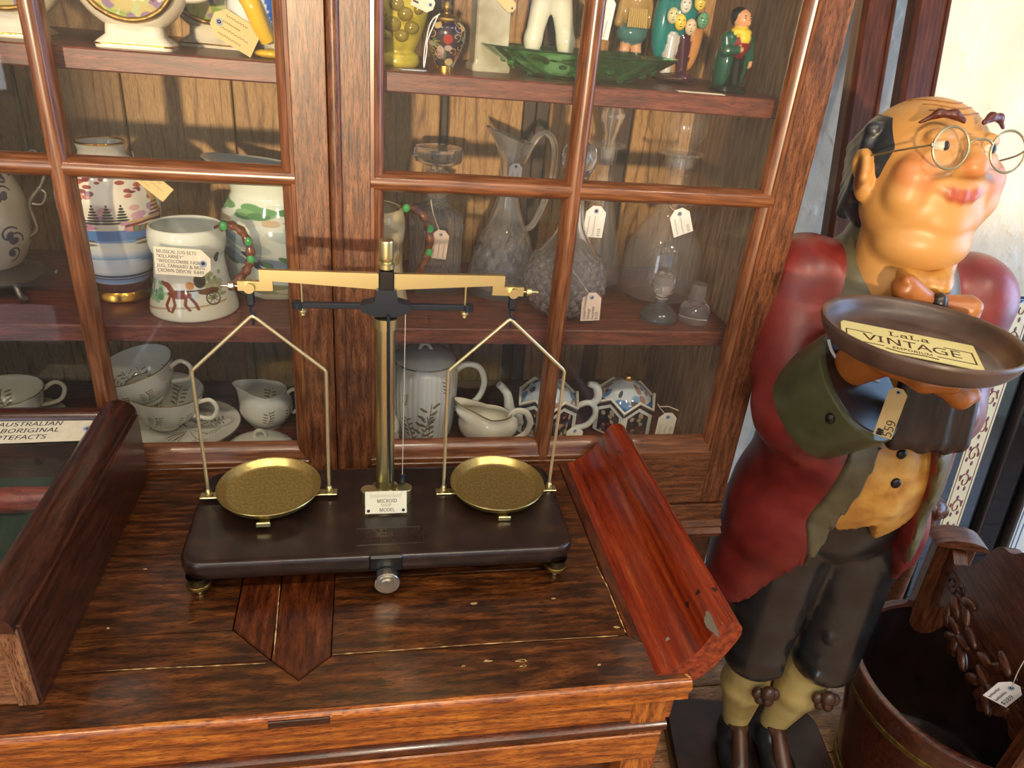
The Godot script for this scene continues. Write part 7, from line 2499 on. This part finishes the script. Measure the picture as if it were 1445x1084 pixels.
func statue_head(t: Node3D) -> void:
	var h := Node3D.new()
	h.name = "head"
	t.add_child(h)
	h.position = B(-0.018, 0.973, -0.02)
	h.basis = Basis(Vector3.UP, 0.2) * Basis(Vector3.RIGHT, -0.2) * Basis.from_scale(B(1.0, 1.0, 0.84))
	var sk := lin(196, 143, 80)
	var ros := lin(196, 126, 72)
	var drk := lin(88, 52, 30)
	var lip := lin(168, 68, 50)
	var brow := lin(84, 34, 28)
	var p := [["e", B(0, 0.018, -0.012), B(0.070, 0.066, 0.080), sk], ["e", B(0, -0.03, 0.008), B(0.069, 0.055, 0.066), sk], ["e", B(0, 0.0, 0.02), B(0.064, 0.05, 0.058), sk], ["e", B(0, -0.048, 0.053), B(0.027, 0.02, 0.02), sk], ["e", B(0, -0.07, 0.018), B(0.056, 0.036, 0.05), sk], ["c", B(0, -0.07, -0.01), B(0.0, -0.13, -0.02), 0.053, 0.056, sk]]
	p.append(["c", B(0, 0.036, 0.068), B(0, 0.015, 0.082), 0.007, 0.011, sk])
	p.append(["e", B(0, 0.010, 0.0855), B(0.0140, 0.0115, 0.012), ros])
	for s in [-1.0, 1.0]:
		p.append(["e", B(s * 0.011, 0.007, 0.078), B(0.0085, 0.0075, 0.0085), sk])
		p.append(["e", B(s * 0.037, -0.001, 0.047), B(0.028, 0.024, 0.023), ros])
		p.append(["e", B(s * 0.042, -0.02, 0.04), B(0.025, 0.026, 0.024), sk])
		var bw := [[0.012, 0.0545, 0.0682, 0.0030], [0.022, 0.0605, 0.0652, 0.0038], [0.036, 0.0608, 0.0592, 0.0036], [0.050, 0.0515, 0.0500, 0.0020]]
		for i in 3:
			p.append(["c", B(s * bw[i][0], bw[i][1], bw[i][2]), B(s * bw[i + 1][0], bw[i + 1][1], bw[i + 1][2]), bw[i][3], bw[i + 1][3], brow])
		p.append(["e", B(s * 0.028, 0.0375, 0.056), B(0.0145, 0.009, 0.0125), sk])
		p.append(["e", B(s * 0.028, 0.0215, 0.058), B(0.0145, 0.0055, 0.0105), sk])
		p.append(["e", B(s * 0.071, -0.004, -0.004), B(0.008, 0.026, 0.0155), sk])
		p.append(["e", B(s * 0.0788, -0.002, 0.0005), B(0.004, 0.015, 0.0075), drk])
		for i in 6:
			var a0 := -0.5 + i * 0.62
			var a1 := -0.5 + (i + 1) * 0.62
			p.append(["c", B(s * 0.0775, 0.004 + sin(a0) * 0.0175, -0.003 + cos(a0) * 0.0125), B(s * 0.0775, 0.004 + sin(a1) * 0.0175, -0.003 + cos(a1) * 0.0125), 0.0032, 0.0032, sk])
		p.append(["c", B(s * 0.0195, 0.003, 0.0735), B(s * 0.038, -0.002, 0.0655), 0.0030, 0.0030, drk])
		p.append(["c", B(s * 0.041, -0.006, 0.0610), B(s * 0.039, -0.026, 0.0595), 0.0030, 0.0022, drk])
		p.append(["c", B(s * 0.034, -0.0062, 0.0630), B(s * 0.014, -0.0145, 0.0728), 0.0020, 0.0030, lip])
		p.append(["c", B(s * 0.014, -0.0145, 0.0725), B(0, -0.0160, 0.0745), 0.0030, 0.0025, lip])
		p.append(["c", B(s * 0.029, -0.0115, 0.0645), B(s * 0.012, -0.0205, 0.0715), 0.0016, 0.0031, lip])
		p.append(["c", B(s * 0.012, -0.0205, 0.0715), B(0, -0.0222, 0.0732), 0.0031, 0.0033, lip])
		p.append(["c", B(s * 0.035, -0.0060, 0.0630), B(s * 0.040, -0.002, 0.0590), 0.0034, 0.0026, drk])
	var fb := blob(p, 0.0022, 0.0065, [], 0.0011)
	obj("face", fb, painted_blob(0.4), h)
	var hair := [["e", B(0, 0.014, -0.017), B(0.0745, 0.069, 0.080), lin(30, 32, 36)], ["e", B(0, -0.035, -0.036), B(0.064, 0.036, 0.05), lin(30, 32, 36)]]
	for s in [-1.0, 1.0]:
		for i in 6:      # combed ridges
			hair.append(["c", B(s * 0.068, 0.045 - i * 0.012, -0.006 - i * 0.003), B(s * 0.05, 0.028 - i * 0.014, -0.07), 0.010, 0.010, lin(34, 36, 42)])
	var cut := func(q: Vector3) -> float:
		var front := q.z - (0.036 - 0.30 * absf(q.y - 0.03))
		var bald := q.y - (0.066 - 0.12 * maxf(q.z + 0.05, -0.02))
		return maxf(front, bald)
	obj("hair", blob(hair, 0.0022, 0.004, [cut]), mottled(101, [20, 21, 24], [36, 40, 46], [58, 64, 74], 0.4, 0.3, 14.0), h)
	for s in [-1.0, 1.0]:
		var e := MB.new()
		e.ball(B(s * 0.028, 0.0295, 0.0595), B(0.0108, 0.0085, 0.0100), 20, 14)
		obj("eye", e, mat(Color8(206, 196, 176), 0.15), h)
		var ir := MB.new()
		ir.ball(B(s * 0.028 + 0.0015, 0.0295, 0.0668), B(0.0048, 0.0052, 0.0032), 16, 10)
		obj("iris", ir, mat(Color8(36, 28, 26), 0.08), h)
	for q in [0.064, 0.0705, 0.0765]:      # forehead creases
		var cr := MB.new()
		var pts := []
		for i in 9:
			var x := -0.03 + i * 0.0075
			var hgt: float = q + 0.002 * cos(i * 0.8)
			var z := -0.012 + 0.080 * sqrt(maxf(0.0, 1.0 - pow(x / 0.070, 2.0) - pow((hgt - 0.018) / 0.066, 2.0))) + 0.0009
			pts.append(B(x, hgt, z))
		cr.tube(pts, 0.0009, 5)
		obj("forehead_crease", cr, mat(Color8(150, 96, 48), 0.5), h)
	# wire spectacles: a thing of their own, worn on the nose
	var g := thing("wire_spectacles", "round wire-rimmed spectacles on the statue nose", "spectacles")
	var root: Transform3D = t.transform * h.transform
	g.transform = root * Transform3D(Basis(Vector3.RIGHT, -0.05), B(0, 0.0265, 0.0865))
	var wire := mat(Color8(176, 166, 132), 0.35, 0.9)
	for s in [-1.0, 1.0]:
		var c := B(s * 0.0335, 0.0, 0.0)
		var rim := MB.new()
		rim.tube(arc(c, 0.0205, 0, TAU * 35 / 36, 35, Vector3.RIGHT, Vector3.UP), 0.0013, 8, false, true)
		obj("rim", rim, wire, g)
		var ln := MB.new()
		var rows := []
		for j in 5:
			var row := []
			for i in 33:
				var a := TAU * i / 32
				row.append(c + B(cos(a), sin(a), 0) * 0.0203 * j / 4.0)
			rows.append(row)
		ln.surf(rows, true, true)
		obj("lens", ln, M.pane, g)
		var tmp := MB.new()
		tmp.tube(spline([B(s * 0.054, 0.002, -0.001), B(s * 0.0665, -0.001, -0.03), B(s * 0.0745, -0.004, -0.07), B(s * 0.0765, -0.006, -0.092)], 6), 0.0011, 7)
		tmp.ball(B(s * 0.0552, 0.002, 0.0), B(0.002, 0.0028, 0.002), 10, 6)
		obj("temple", tmp, wire, g)
		var pad := MB.new()
		pad.ball(B(s * 0.0115, -0.006, -0.005), B(0.0022, 0.0055, 0.003), 12, 8)
		obj("nose_pad", pad, mat(Color8(206, 200, 186), 0.2), g)
	var br := MB.new()
	br.tube(spline([B(-0.0145, 0.005, 0), B(-0.007, 0.0095, 0.002), B(0.007, 0.0095, 0.002), B(0.0145, 0.005, 0)], 5), 0.0012, 7)
	obj("bridge", br, wire, g)
